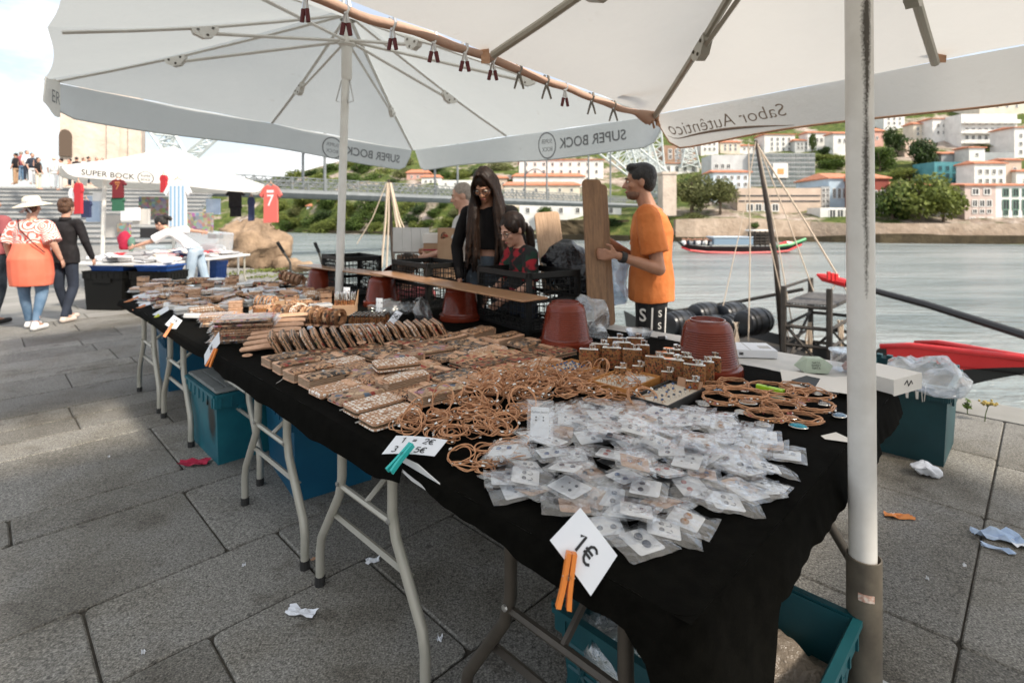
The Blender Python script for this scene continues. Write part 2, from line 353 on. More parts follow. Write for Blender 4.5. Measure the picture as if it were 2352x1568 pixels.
A('roll_pink', m_fabric('rolled cloth', (.50, .33, .25), (.66, .47, .37), .25, (.5, .3, .2)))
A('strap_tan', mat('tan strap', (.50, .30, .19), .8, (.38, .21, .12), 20))
A('print_grey', mat('grey print', (.20, .21, .22), .9))
A('print_brown', mat('brown print', (.24, .19, .15), .9))
A('ink', mat('black print', (.018, .018, .019), .7))
A('white_metal', mat('white painted metal', (.66, .64, .60), .38, (.74, .73, .69), 6))
def m_pole():
    q = NT('scuffed white pole'); co = q.coord(); sx = q.n('SeparateXYZ'); q.set(sx, 0, co)
    z = sx.outputs[2]; a = q.math('ARCTAN2', sx.outputs[0], q.math('MULTIPLY', sx.outputs[1], -1))
    w = q.noise(co, 4.5, 3, .6); cen = q.math('MULTIPLY_ADD', w, .5, -.68); dist = q.math('ABSOLUTE', q.math('SUBTRACT', a, cen))
    wid = q.ramp(z, [(.0, (0,)*3), (.905, (0,)*3), (.96, (.13,)*3), (1., (.2,)*3)])
    zz = q.n('MapRange'); q.set(zz, 0, z); q.set(zz, 1, 1.0); q.set(zz, 2, 2.05); 
    wid = q.ramp(zz.outputs[0], [(.13, (0,)*3), (.20, (.30,)*3), (.36, (.38,)*3), (.55, (.46,)*3), (.64, (.36,)*3), (.85, (.56,)*3), (.93, (.52,)*3), (.955, (0,)*3)])
    gr = q.noise(co, 160, 2, .7)
    f = q.math('MULTIPLY', q.math('SUBTRACT', wid, q.math('ADD', q.math('MULTIPLY_ADD', q.math('SUBTRACT', gr, .5), .38, dist), .15)), 4.0); f.node.use_clamp = True
    ch = q.ramp(q.noise(co, 38, 3, .6), [(.245, (1,)*3), (.26, (0,)*3)])
    base = q.ramp(q.noise(co, 7, 5, .6), [(.3, (.60, .575, .53)), (.6, (.72, .70, .66))])
    q.col(q.mix(ch, q.mix(f, base, (.045, .036, .025)), (.12, .10, .08))); q.p(Roughness=.34); return q.mat
A('pole', m_pole())
A('brown_tube', mat('worn brown grey tube', (.085, .072, .055), .55, (.14, .12, .09), 14, bump=.15, bscale=40))
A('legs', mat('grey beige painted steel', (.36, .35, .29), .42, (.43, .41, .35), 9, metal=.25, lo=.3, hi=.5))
A('legs_shaded', mat('shade darkened leg steel', (.050, .042, .033), .5, (.075, .063, .05), 9, metal=.3))  # same legs as the other tables, with their shade put into the colour
A('rubber', mat('black rubber', (.02, .019, .018), .7))
A('galv', mat('metal', (.55, .55, .54), .32, metal=.9))
A('chrome', mat('polished steel', (.78, .77, .74), .14, metal=1))
A('dark_steel', mat('dark worn steel', (.13, .12, .10), .45, (.22, .2, .17), 60, metal=.7))
A('red_rubber', mat('dark red rubber', (.105, .008, .010), .5))
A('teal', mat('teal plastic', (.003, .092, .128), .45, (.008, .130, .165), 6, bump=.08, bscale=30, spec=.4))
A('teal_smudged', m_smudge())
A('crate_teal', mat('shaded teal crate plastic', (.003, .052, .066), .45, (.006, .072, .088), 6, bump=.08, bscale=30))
A('blue_bin', mat('blue plastic', (.003, .070, .140), .45, (.005, .092, .170), 4, bump=.06, bscale=30, spec=.4))
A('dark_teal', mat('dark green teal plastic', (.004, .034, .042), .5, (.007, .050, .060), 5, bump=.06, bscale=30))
A('royal', mat('royal blue plastic', (.015, .075, .30), .45))
A('lid_grey', mat('dusty grey lid', (.16, .175, .17), .8, (.24, .25, .24), 7))
A('black_plastic', mat('black plastic', (.006, .006, .0055), .5, spec=.25))
A('terracotta', mat('glossy terracotta plastic', (.145, .022, .010), .24, (.195, .032, .014), 5, spec=.4, Coat_Weight=.15, Coat_Roughness=.06))
A('plank', m_wood('oak laminate', (.23, .115, .055), (.40, .22, .115), 5, (1.2, 16, 16), .30))
A('plank_pale', m_wood('light pine board', (.36, .22, .125), (.58, .39, .25), 5, (16, 1.2, 16), .5))  # pale pine, the board's own colour
A('plank_man', m_wood('oak board', (.125, .06, .026), (.27, .145, .068), 5, (16, 1.2, 16), .45))
A('paper', mat('white paper', (.74, .76, .80), .65, (.80, .82, .85), 5))
A('paper_cream', mat('off white card', (.74, .71, .66), .75))
A('card_white', mat('white jewellery card', (.80, .79, .77), .6, rv=.05))
A('card_kraft', mat('kraft card', (.42, .235, .135), .8, (.48, .28, .17), 40))
A('orange_pin', mat('orange plastic', (.80, .235, .035), .4))
A('orange_pale', mat('pale orange plastic', (.78, .30, .13), .45))
A('turq_pin', mat('turquoise plastic', (.03, .46, .43), .38))
A('lime_pin', mat('lime plastic', (.42, .70, .03), .4))
A('yellow_pin', mat('yellow green plastic', (.62, .66, .10), .45))
CORK = (.58, .335, .195)
A('cork', mat('plain cork', (.66, .41, .265), .62, (.53, .30, .175), 60, lo=.42, hi=.60, rv=.10, bump=.15, bscale=150, bdist=.002))
A('cork_edge', mat('cork edging', (.66, .40, .26), .6, (.56, .32, .19), 50, rv=.08))
A('cork_dark', mat('brown cork', (.24, .115, .055), .6, (.36, .18, .09), 60, rv=.15))
A('pages', mat('beige lining', (.60, .42, .29), .8, (.5, .33, .21), 40))
A('zip', mat('brass zip', (.075, .05, .028), .4, (.42, .30, .14), 420, lo=.45, hi=.55, metal=.5))
A('zip_dark', mat('dark zip', (.035, .022, .016), .45, (.25, .17, .09), 420, lo=.45, hi=.55, metal=.4))
PATS = []
def P_(k, *a, **kw): A(k, m_pattern(k, *a, **kw)); PATS.append(k)
WH, BK, RD, CR = (.82, .78, .70), (.022, .016, .013), (.30, .040, .028), (.66, .41, .24)
P_('daisy print cork', (.44, .25, .145), [WH, (.86, .82, .76), (.80, .72, .60)], 64, thr=.47, petals=1)
P_('dark floral print cork', (.30, .15, .075), [BK, (.09, .04, .02), BK, RD, CR, (.05, .05, .035), (.12, .055, .03)], 44, thr=.62, dens=.55)
P_('grey paisley print cork', (.38, .23, .135), [BK, (.05, .05, .055), (.13, .10, .075), CR, BK, (.10, .13, .15)], 52, thr=.60, dens=.55)
P_('red floral print cork', (.50, .28, .155), [RD, (.42, .05, .035), BK, (.72, .55, .38), (.10, .11, .04)], 40, thr=.46, dens=.35)
P_('patchwork print cork', (.38, .24, .15), [RD, (.10, .14, .20), (.42, .22, .28), BK, (.60, .44, .28), (.20, .12, .07)], 34, 'MANHATTAN', .74, dens=.35)
P_('speckled print cork', (.44, .24, .13), [BK, (.20, .065, .03), (.24, .16, .10), CR, BK], 95, thr=.52)
P_('flask print cork', (.27, .11, .035), [BK, (.05, .022, .01), (.34, .15, .045), (.30, .05, .02)], 120, thr=.52, dens=.7)
PATW = PATS[:6]
A('cord', mat('tan cork cord', (.52, .245, .115), .55, (.62, .33, .175), 30, rv=.12))
A('silver', mat('silver beads', (.72, .70, .66), .22, metal=1))
A('gold', mat('rose gold', (.62, .33, .16), .25, metal=1))
A('stud_dark', mat('dark glittering stone', (.025, .03, .04), .18, (.22, .24, .28), 500, metal=.3))
A('stud_blue', mat('blue stone', (.02, .05, .14), .2, (.12, .2, .36), 400))
A('stud_red', mat('red stone', (.30, .03, .03), .2, (.6, .25, .2), 400))
A('stud_cork', mat('printed cork disc', (.22, .10, .05), .5, (.5, .28, .14), 300))
A('film', m_film('clear bag film', white=.035, gloss=.22, rough=.05, bump=.5, bs=38))
A('film_big', m_film('crumpled clear plastic', white=.16, gloss=.26, bs=22, bump=.9))
A('film_dark', m_film('thin clear plastic', white=.05, gloss=.18, bs=25, bump=.9, tint=(.9, .92, .92)))
A('glassy', m_film('clear tub plastic', white=.06, gloss=.2, rough=.08, bump=.05))
A('tray_white', mat('cream tray lining', (.66, .58, .48), .8))
A('tray_wood', m_wood('orange wood tray', (.42, .17, .045), (.56, .26, .08), 8, (2, 10, 10), .4))
A('tray_black', mat('black tray', (.012, .011, .010), .6))
A('green_box', mat('pale sage card', (.42, .50, .40), .6, (.48, .55, .45), 10))
A('boxboard', mat('cardboard', (.36, .22, .13), .85, (.43, .28, .17), 8))
A('boxgrey', mat('pale grey cardboard', (.46, .45, .43), .8, (.52, .50, .48), 5))
A('binbag', mat('black bin bag', (.005, .0055, .008), .2, bump=1., bscale=14, bdist=.04))
A('bluebag', m_film('blue tinted bag', tint=(.72, .8, .92), white=.22, gloss=.3, bs=16, bump=1.))
A('red_cloth', mat('crimson rag', (.36, .012, .045), .85))
A('tissue', mat('crumpled tissue', (.72, .74, .78), .8, bump=.6, bscale=30, bdist=.01))
A('tissue_blue', mat('pale blue tissue', (.40, .52, .70), .8, (.5, .60, .76), 8))
A('wrap_orange', mat('orange wrapper', (.62, .21, .04), .5))
# people
A('skin', mat('light skin', (.50, .27, .185), .5, (.56, .32, .23), 14, Subsurface_Weight=0.0))
A('skin_tan', mat('tanned skin', (.34, .165, .095), .5, (.40, .20, .125), 14))
A('hair_dark', mat('dark brown hair', (.0075, .0038, .0024), .5, (.020, .0095, .0052), 60, spec=.22))
A('hair_black', mat('black hair', (.005, .0045, .004), .5, (.014, .011, .009), 90, bump=.9, bscale=120, bdist=.01))
A('hair_brown', mat('curly brown hair', (.06, .026, .014), .6, (.13, .062, .03), 50, bump=.8, bscale=70, bdist=.02))
A('hair_grey', mat('cropped grey hair', (.24, .20, .17), .7, (.34, .29, .25), 60))
A('black_knit', mat('black knit', (.010, .009, .009), .9, spec=.15, bump=.2, bscale=120))
A('black_coat', mat('black jacket', (.014, .013, .014), .8, (.022, .02, .022), 20, spec=.2))
A('denim_dark', mat('washed dark jeans', (.018, .025, .034), .85, (.065, .085, .105), 7, lo=.42, hi=.68, bump=.2, bscale=160))
A('denim', mat('blue jeans', (.07, .135, .22), .85, (.15, .23, .33), 6, bump=.2, bscale=150))
A('denim_light', mat('light jeans', (.30, .39, .48), .85, (.42, .50, .58), 6))
A('navy', mat('navy trousers', (.014, .020, .034), .85, (.022, .03, .05), 6))
A('orange_tee', mat('orange cotton', (.52, .135, .026), .88, (.66, .215, .060), 5, bump=.6, bscale=9, bdist=.03))
A('coral', mat('coral cloth', (.78, .155, .085), .85, (.84, .20, .12), 4))
A('maroon', mat('dusty maroon cotton', (.28, .075, .08), .9))
A('white_tee', mat('white cotton', (.76, .76, .76), .85, (.82, .82, .82), 4))
A('jogger', mat('black joggers', (.009, .009, .010), .8))
A('straw', mat('straw hat', (.72, .63, .47), .85, (.80, .72, .57), 80))
A('white_shoe', mat('white canvas shoe', (.74, .72, .70), .7))
A('beige_shoe', mat('beige shoe', (.62, .52, .45), .7))
q = NT('coral swirl blouse'); co = q.coord(); wv = q.n('TexVoronoi', feature='F1'); q.set(wv, 'Vector', co); q.set(wv, 'Scale', 7.5)
f = q.math('FRACT', q.math('MULTIPLY', wv.outputs['Distance'], 5.2)); q.col(q.mix(q.ramp(f, [(.40, (0, 0, 0)), (.47, (1, 1, 1))]), (.80, .12, .09), (.80, .68, .62))); q.p(Roughness=.85); A('swirl', q.mat)
q = NT('tartan top'); co = q.coord(); ck = q.n('TexChecker'); mpn = q.n('Mapping'); q.set(mpn, 'Vector', co); q.set(mpn, 'Rotation', (.3, .7, .4)); q.set(ck, 'Vector', mpn.outputs[0]); q.set(ck, 'Scale', 11); q.set(ck, 'Color1', (.30, .012, .02)); q.set(ck, 'Color2', (.008, .03, .018)); q.col(q.mix(q.ramp(q.noise(co, 6, 3), [(.47, (0, 0, 0)), (.52, (1, 1, 1))]), ck.outputs[0], (.010, .010, .010))); q.p(Roughness=.9); A('tartan', q.mat)
# far bank and boats
A('water', m_water())
A('hill', m_hill())
A('quay_stone', m_stone('quay wall stone', (.34, .25, .18), (.58, .46, .36), .35))
A('foreshore', m_stone('dark wet foreshore', (.045, .035, .022), (.11, .085, .05), .5))
A('pier_stone', m_stone('granite pier stone', (.50, .41, .34), (.68, .58, .49), .5))
A('step_stone', m_stone('grey step stone', (.26, .26, .26), (.40, .40, .39), .8))
A('rock', m_stone('lichen rock', (.13, .09, .06), (.42, .30, .20), 2.2))
A('bridge_steel', mat('grey blue steel', (.15, .165, .17), .55, (.20, .215, .22), 1))
A('pale_steel', mat('pale painted steel', (.56, .60, .59), .55))
for k, c in dict(w_white=(.80, .79, .76), w_cream=(.72, .65, .54), w_beige=(.58, .46, .37), w_blue=(.50, .62, .72), w_pink=(.62, .36, .30), w_red=(.30, .07, .05), w_grey=(.36, .38, .39), w_lgrey=(.58, .59, .59), w_pale=(.64, .74, .80), w_brown=(.34, .22, .15), w_rose=(.60, .48, .43)).items():
    A(k, mat('render '+k[2:], c, .85, tuple(x*.82 for x in c), .5, world=True))
A('net', mat('teal scaffold net', (.05, .20, .23), .8, (.08, .27, .30), .6, world=True))
A('roof', mat('terracotta tiles', (.42, .15, .08), .85, (.56, .24, .14), 1.2, world=True))
A('win', mat('dark window glass', (.045, .05, .055), .2))
A('frame_w', mat('white window frame', (.74, .73, .70), .6))
A('frame_g', mat('green window frame', (.12, .22, .17), .6))
A('leaf_dark', m_leaf('dark leaves', (.016, .030, .010), (.045, .075, .022)))
A('leaf_mid', m_leaf('green leaves', (.035, .060, .014), (.085, .13, .030)))
A('leaf_lime', m_leaf('yellow green leaves', (.075, .10, .022), (.17, .20, .05)))
A('leaf_olive', m_leaf('olive leaves', (.075, .085, .03), (.17, .18, .075)))
A('bark', mat('bark', (.10, .075, .05), .9, (.16, .12, .09), 4))
A('red_paint', mat('red boat paint', (.58, .018, .022), .35, (.64, .028, .03), 2))
A('black_paint', mat('black boat paint', (.014, .013, .013), .5))
A('boat_wood', mat('dark boat timber', (.022, .018, .014), .7, (.045, .036, .028), 6))
A('deck_wood', mat('grey deck timber', (.045, .042, .040), .6, (.09, .085, .08), 5))
A('green_paint', mat('green boat paint', (.06, .32, .12), .5))
A('rope', mat('pale rope', (.58, .47, .36), .9))
A('mast', mat('mast timber', (.026, .018, .013), .6, (.055, .038, .027), 4))
A('awning_blue', mat('pale blue awning', (.52, .62, .72), .6))
# ------------------------------------------------------------------ the quay
ZW = -3.0                                                      # river level
def flat(name, pts, z, m): 
    mb = M(); mb.add([(p[0], p[1], z) for p in pts], [tuple(range(len(pts)))]); return struct(mb.build(name, m))
A0, A1, B0, B1 = -4.2, 5.02, -2.6, 9.6
pav = flat('pavement', [ab(A0, B0), ab(A1, B0), ab(A1, B1), ab(A0, B1)], -.012, MATS['joint'])
mb = M()
for (a0, b0, a1, b1) in ((-60, B1, A1, 60), (-60, -40, A0, B1), (A0, -40, A1, B0)):
    mb.add([ab(a0, b0, -.003), ab(a1, b0, -.003), ab(a1, b1, -.003), ab(a0, b1, -.003)], [(0, 1, 2, 3)])
struct(mb.build('quay_ground', MATS['paving']))
rows = [-2.6, -2.05, -1.5, -.95, -.4, .2, .76, 1.32, 1.99, 2.445, 3.14, 3.415, 4.257]
while rows[-1] < B1-.4: rows.append(rows[-1]+rnd.choice((.45, .56, .7, .3)))
rows.append(B1)
known = {.2: [2.29, 3.34, 4.2], .76: [.6, 2.27, 3.32], 1.32: [.55, 1.13, 1.58, 2.6], 1.99: [-.6, .264, .945, 2.0], 2.445: [-.4, .745, 1.9], -.4: [1.3, 2.28, 3.34], 3.14: [.1, 1.2], 3.415: [-.5, .815, 1.8]}
for i in range(len(rows)-1):
    b0, b1 = rows[i], rows[i+1]; ks = sorted(known.get(b0, [])); js = [A0]
    while js[-1] < A1-.4:
        nx = js[-1]+U(.75, 1.25); k = [q for q in ks if js[-1]+.2 < q <= nx+.35]
        js.append(k[0] if k else nx)
    js = [q for q in js if q < A1-.3]+[A1]
    for a0, a1 in zip(js, js[1:]):
        c = ab((a0+a1)/2, (b0+b1)/2)
        if c.y < .35 or abs(c.x/c.y) > 1.35+1/c.y: continue
        gp = U(.005, .010); mb = M()
        mb.rbox((0, 0, -.03), (a1-a0-gp, b1-b0-gp, .06), U(.012, .03), .006, seg=2)
        o = mb.build('paving_slab', MATS['granite'], pav); o.location = c+V((0, 0, U(-.0025, .0025))); o.rotation_euler = (U(-.002, .002), U(-.002, .002), RZA)
mb = M(); mb.box((0, 0, 0), (.42, 70, .06)); k = mb.build('quay_kerb', MATS['paving']); struct(k); k.location = ab(5.24, 25, -.028); k.rotation_euler = (0, 0, RZA)
mb = M(); mb.box((0, 0, 0), (.5, 110, 3.6)); k = mb.build('quay_wall', MATS['quay_stone']); struct(k); k.location = ab(5.2, 12, -1.86); k.rotation_euler = (0, 0, RZA)
mb = M()
def wfn(u, v):
    y = 1.5+(v**2.2)*330; return (lerp(-1, 1, u)*(14+y*1.25), y, ZW)
mb.sheet(40, 60, wfn); struct(mb.build('river_water', MATS['water']))
# ------------------------------------------------------------------ the far bank: profiles of (y in the picture, distance)
PX = [380, 500, 640, 800, 1000, 1190, 1430, 1560, 1860, 2010, 2352, 2700]
PR = [[(533, 190), (502, 200), (480, 208), (455, 270), (440, 310)], [(532, 185), (500, 196), (476, 204), (445, 260), (426, 300)], [(532, 178), (495, 188), (463, 196), (432, 235), (409, 270)],
      [(537, 158), (495, 168), (456, 176), (408, 215), (364, 260)], [(542, 138), (500, 147), (460, 155), (398, 200), (338, 250)], [(547, 122), (507, 128), (472, 138), (400, 185), (335, 240)],
      [(551, 112), (522, 116), (500, 121), (402, 175), (312, 240)], [(555, 104), (541, 106), (506, 110), (390, 165), (290, 240)], [(556, 103), (541, 105), (506, 109), (380, 165), (258, 240)],
      [(559, 98), (541, 100), (514, 104), (378, 160), (238, 235)], [(563, 92), (541, 95), (514, 99), (366, 155), (196, 230)], [(567, 86), (541, 89), (514, 93), (350, 150), (160, 225)]]
def prof(x): return [(interp(PX, [p[k][0] for p in PR], x), interp(PX, [p[k][1] for p in PR], x)) for k in range(5)]
def depth_at(x, y):
    p = prof(x)
    if y >= p[0][0]: return p[0][1]
    for (y0, d0), (y1, d1) in zip(p, p[1:]):
        if y <= y0 and y >= y1: return lerp(d0, d1, (y-y0)/(y1-y0))
    return p[-1][1]
def hill_at(x, y): return dd(x, y, depth_at(x, y))
mb = M(); nu, per = 150, 9; cols = []
for i in range(nu+1):
    x = lerp(380, 2700, i/nu); p = prof(x); col = [dd(x, p[0][0]+6, p[0][1]-1)]
    col[0].z = ZW-1
    for k in range(4):
        for j in range(per):
            t = j/per; q = dd(x, lerp(p[k][0], p[k+1][0], t), lerp(p[k][1], p[k+1][1], t))
            amp = (0 if (k == 0 and j == 0) else 1)*(2.2 if x < 1500 else (.25 if k < 2 else 1.6))
            nv = NZ.noise_vector(q*.07)+NZ.noise_vector(q*.22)*.45; q = q+V((nv.x*.4, nv.y, nv.z*.8))*amp; col.append(q)
    e = dd(x, p[4][0], p[4][1]); col.append(e); col.append(e+V((0, 30, -10))); cols.append(col)
nv_ = len(cols[0]); mb.v = [tuple(p) for c in cols for p in c]
mb.f = [(i*nv_+j, (i+1)*nv_+j, (i+1)*nv_+j+1, i*nv_+j+1) for i in range(nu) for j in range(nv_-1)]; mb.m = [0]*len(mb.f)
struct(mb.build('hillside', MATS['hill'], smooth=1))
# quay wall of the far bank and its dark foot
def wallstrip(name, x0, x1, ya, yb, off, m, thick=1.5, n=26):
    mb = M(); pts = []
    for i in range(n+1):
        x = lerp(x0, x1, i/n); pr = prof(x); D = pr[1][1]-off
        t, b = dd(x, ya(x), D), dd(x, yb(x), D); pts += [t, b, b+V((0, thick, 0)), t+V((0, thick, 0))]
    for i in range(n):
        o = i*4; mb_f = [(o, o+4, o+5, o+1), (o+3, o+7, o+4, o), (o+2, o+6, o+7, o+3)]; mb.f += mb_f
    mb.v = [tuple(p) for p in pts]; mb.m = [0]*len(mb.f); return struct(mb.build(name, m))
wallstrip('far_quay_wall', 1552, 2700, lambda x: interp([1552, 1700, 1800, 1950, 2010, 2700], [504, 500, 505, 513, 513, 514], x), lambda x: 545, 1.2, MATS['quay_stone'])
wallstrip('far_foreshore', 1440, 2700, lambda x: interp([1440, 1552, 1860, 2010, 2100, 2200, 2700], [535, 545, 544, 538, 536, 541, 541], x), lambda x: 575, 2.6, MATS['foreshore'], 1.6)
wallstrip('far_rock_foot', 620, 1445, lambda x: interp([620, 900, 1240, 1445], [527, 532, 538, 541], x), lambda x: 575, 9.5, MATS['foreshore'], 1.6)
# ------------------------------------------------------------------ buildings
WINM = {}
def win_mesh(w, h, fm):
    k = (round(w, 2), round(h, 2), fm)
    if k not in WINM:
        mb = M(); t = .14*min(w, h)
        for c, s in (((0, 0, h/2), (w, .16, t)), ((0, 0, -h/2), (w+t, .2, t)), ((-w/2, 0, 0), (t, .16, h)), ((w/2, 0, 0), (t, .16, h)), ((0, 0, 0), (t*.6, .12, h))): mb.box(c, s, 0)
        mb.box((0, .05, 0), (w, .06, h), 1); WINM[k] = mb.build('window', [MATS[fm], MATS['win']], data=True)
    return WINM[k]
def building(label, x0, x1, yt, yb, wall, roof=None, rh=0, wins=(), fm='frame_w', rz=0., dep=None, name='house', D=None, cat='house', over=.4, extra=None):
    xm = (x0+x1)/2; D = D or depth_at(xm, yb)+1.5; k = D/F; w = (x1-x0)*k; h = (yb-yt)*k; dep = dep or max(5, w*.7)
    base = dd(xm, yb, D); t = thing(name, label, cat, base, rz)
    mb = M(); mb.box((0, dep/2, h/2-2.5), (w, dep, h+5)); mb.build('wall', MATS[wall], t)
    if roof:
        mb = M(); r = rh*k; o = over; y0, y1 = -o, dep+o; x2 = w/2+o; ins = min(w*.25, r*1.2)
        mb.add([(-x2, y0, h), (x2, y0, h), (x2, y1, h), (-x2, y1, h), (-x2+ins, dep/2, h+r), (x2-ins, dep/2, h+r), (-x2, y0, h-.25), (x2, y0, h-.25), (x2, y1, h-.25), (-x2, y1, h-.25)],
               [(0, 1, 5, 4), (1, 2, 5), (2, 3, 4, 5), (3, 0, 4), (6, 7, 1, 0), (7, 8, 2, 1), (9, 6, 0, 3), (9, 8, 7, 6)]); mb.build('roof', MATS[roof], t)
    for (wx0, wx1, wy0, wy1, nc, nr, ww, wh) in wins:          # fractions of the front, size in metres
        for i in range(nc):
            for j in range(nr):
                o = link('window', win_mesh(ww, wh, fm), t)
                o.location = (lerp(-w/2, w/2, lerp(wx0, wx1, (i+.5)/nc)), -.03, h*lerp(wy0, wy1, (j+.5)/nr))
    return t
B = building
B('big white convent block with a red eave above rows of small windows', 1193, 1386, 366, 425, 'w_white', 'roof', 5, [(.03, .97, .08, .95, 9, 3, .8, 1.1)], dep=16)
B('long white warehouse with a terracotta roof below the convent block', 1178, 1342, 404, 436, 'w_white', 'roof', 10, [(.03, .97, .2, .6, 7, 1, .7, .9)], dep=12)
B('lower white warehouse with the widest terracotta roof, just above the bridge deck', 1158, 1332, 424, 470, 'w_cream', 'roof', 10, [(.03, .97, .55, .9, 6, 1, .7, .9)], dep=12)
B('small stone warehouse end with a red roof beside the long warehouses', 1137, 1165, 408, 440, 'w_beige', 'roof', 7, [(.2, .8, .3, .8, 2, 1, .6, .8)], dep=10)
B('white riverside storehouse with dark square windows under the bridge', 1193, 1427, 468, 512, 'w_white', None, 0, [(.0, .98, .45, .85, 6, 1, .9, 1.3)], dep=8, cat='storehouse', name='storehouse', D=124)
B('pink house with a red roof on the green hill', 934, 986, 396, 416, 'w_pink', 'roof', 8, [(.1, .9, .2, .8, 3, 1, .8, .9)])
B('white house with a red roof stepping down beside the pink one', 968, 1012, 406, 428, 'w_white', 'roof', 6, [(.1, .9, .2, .8, 3, 1, .8, .9)])
B('long low white wall house behind the bridge railing', 1006, 1150, 414, 434, 'w_white', None, 0, [(.05, .95, .3, .8, 6, 1, .7, .7)])
B('tiny white chapel with a red roof on the cliff under the bridge', 705, 738, 472, 489, 'w_white', 'roof', 5, [(.1, .9, .2, .7, 2, 1, .8, 1.)], name='chapel', cat='chapel')
B('slim white bell tower of the cliff chapel', 731, 744, 461, 487, 'w_cream', 'roof', 5, [(.2, .8, .5, .9, 1, 1, .7, 1.)], name='bell_tower', cat='bell tower')
# the old town on the right
B('long white building behind the bridge pier with dark doorways', 1522, 1606, 374, 402, 'w_white', 'roof', 3, [(.05, .95, .2, .8, 4, 1, 1., 1.8)])
B('brown ruined building with arched openings on the slope', 1524, 1600, 334, 372, 'w_brown', None, 0, [(.1, .9, .15, .8, 4, 2, 1.2, 1.6)], name='ruin', cat='ruin')
B('small white house with a shallow roof above the grey office block', 1700, 1742, 334, 352, 'w_white', 'roof', 4, [(.1, .9, .3, .8, 3, 1, .8, 1.)])
B('tall white house above the grey office block', 1756, 1826, 308, 352, 'w_white', 'roof', 3, [(.15, .9, .1, .85, 4, 3, .8, 1.2)])
B('white house hung with ivy beside the pole', 1855, 1908, 304, 352, 'w_white', 'roof', 5, [(.3, .9, .45, .8, 3, 1, .9, 1.4)])
B('narrow white house with an orange ground floor next to the pole', 1914, 1955, 306, 360, 'w_white', 'roof', 6, [(.2, .8, .5, .85, 2, 1, .9, 1.4)])
B('white block with a blank side wall left of the grey office block', 1634, 1726, 356, 436, 'w_lgrey', None, 0, [(.05, .5, .55, .8, 3, 1, 1., 1.2)])
B('pale blue house with a small cupola in front of the white block', 1638, 1724, 394, 436, 'w_pale', 'roof', 6, [(.05, .95, .1, .85, 5, 2, .8, 1.)], D=128)
office = B('grey glass office block with a white square sign', 1723, 1872, 352, 436, 'w_grey', None, 0, (), name='office_block', cat='office block', dep=22)
k = (depth_at(1797, 436)+1.5)/F; w, h = 149*k, 84*k
me = None
for i in range(13):
    for j in range(8):
        if me is None:
            mb = M(); mb.box((0, 0, 0), (w/13*.84, .12, h/8*.62)); me = mb.build('pane', mat('grey blue glass', (.11, .135, .135), .15, (.19, .21, .205), .3, world=True), data=True)
        if 4 <= i <= 6 and j in (3, 4, 5): continue
        o = link('pane', me, office); o.location = ((i+.5)/13*w-w/2, -.04, (j+.5)/8*h)
mb = M(); mb.box((0, -.35, 0), (34*k, .3, 33*k), 0); mb.box((0, -.53, -.2), (14*k, .1, 12*k), 1); o = mb.build('sign', [MATS['w_white'], mat('orange sign print', (.75, .33, .12), .7)], office); o.location = (-.045*w*1.0-.0, 0, h*.52)
lowb = B('long low beige quay building with dark strip openings', 1694, 1886, 432, 484, 'w_beige', None, 0, [(.1, .5, .02, .26, 4, 1, 1.4, 1.6)], D=118, dep=8, name='quay_building', cat='building')
for f in (.42, .66):
    mb = M(); mb.box((0, -.06, 0), (192*118/F*.97, .1, .28)); o = mb.build('strip_window', MATS['win'], lowb); o.location = (0, 0, 52*118/F*f)
B('dark glass link building next to the beige quay building', 1886, 1906, 428, 484, 'w_grey', None, 0, [(.05, .95, .05, .95, 2, 4, .7, .9)], D=119, dep=6)
B('light blue house front with an arched window half behind the pole', 1904, 1985, 408, 484, 'w_blue', 'roof', 16, [(.08, .5, .3, .75, 3, 1, .7, 2.2), (.55, .95, .2, .8, 1, 1, 1.4, 3.)], D=120, dep=14)
B('white arcade with dark openings at the foot of the blue house', 1884, 1960, 477, 507, 'w_white', None, 0, [(.25, .95, .2, .8, 3, 1, 1.3, 1.9)], D=111, dep=5, name='arcade', cat='arcade')
B('salmon pink gable house high on the right of the pole', 2000, 2029, 300, 338, 'w_pink', 'roof', 8, [(.3, .7, .4, .7, 1, 1, .8, 1.2)])
B('beige house with three windows high on the hill', 2098, 2142, 284, 326, 'w_cream', 'roof', 6, [(.1, .9, .3, .85, 3, 2, .8, 1.2)])
B('old stone house ruin below the beige hill house', 2078, 2142, 322, 360, 'w_beige', None, 0, [(.1, .9, .3, .85, 4, 1, .8, 1.2)])
B('white terrace house stepping up to the balconied block', 2142, 2206, 272, 330, 'w_white', 'roof', 4, [(.1, .9, .3, .85, 4, 2, .8, 1.2)])
bal = B('big white balconied block at the top right of the hill', 2208, 2336, 262, 336, 'w_white', None, 0, [(.04, .96, .15, .85, 8, 3, 1.1, 1.5)], dep=16, cat='apartment block', name='apartment_block')
k = (depth_at(2272, 336)+1.5)/F
for j in range(3):
    mb = M(); mb.box((0, -.7, 0), (128*k, 1.4, .25)); mb.box((0, -1.35, .6), (128*k, .1, 1.)); o = mb.build('balcony', MATS['w_white'], bal); o.location = (0, 0, 74*k*(.08+.31*j))
B('white house top cut by the right frame edge above the balconied block', 2250, 2420, 226, 268, 'w_cream', 'roof', 6, [(.05, .95, .3, .85, 7, 1, .9, 1.3)])
B('white house behind the blue grey shed at the frame edge', 2330, 2420, 292, 366, 'w_white', 'roof', 5, [(.05, .95, .1, .85, 4, 3, .9, 1.3)])
B('long blue grey shed with an orange roof', 2162, 2266, 352, 384, 'w_grey', 'roof', 8, (), dep=10, name='shed', cat='shed')
B('narrow white stair tower in front of the blue grey shed', 2226, 2262, 338, 388, 'w_white', 'roof', 4, [(.2, .8, .5, .8, 1, 1, .8, 1.)], D=148)
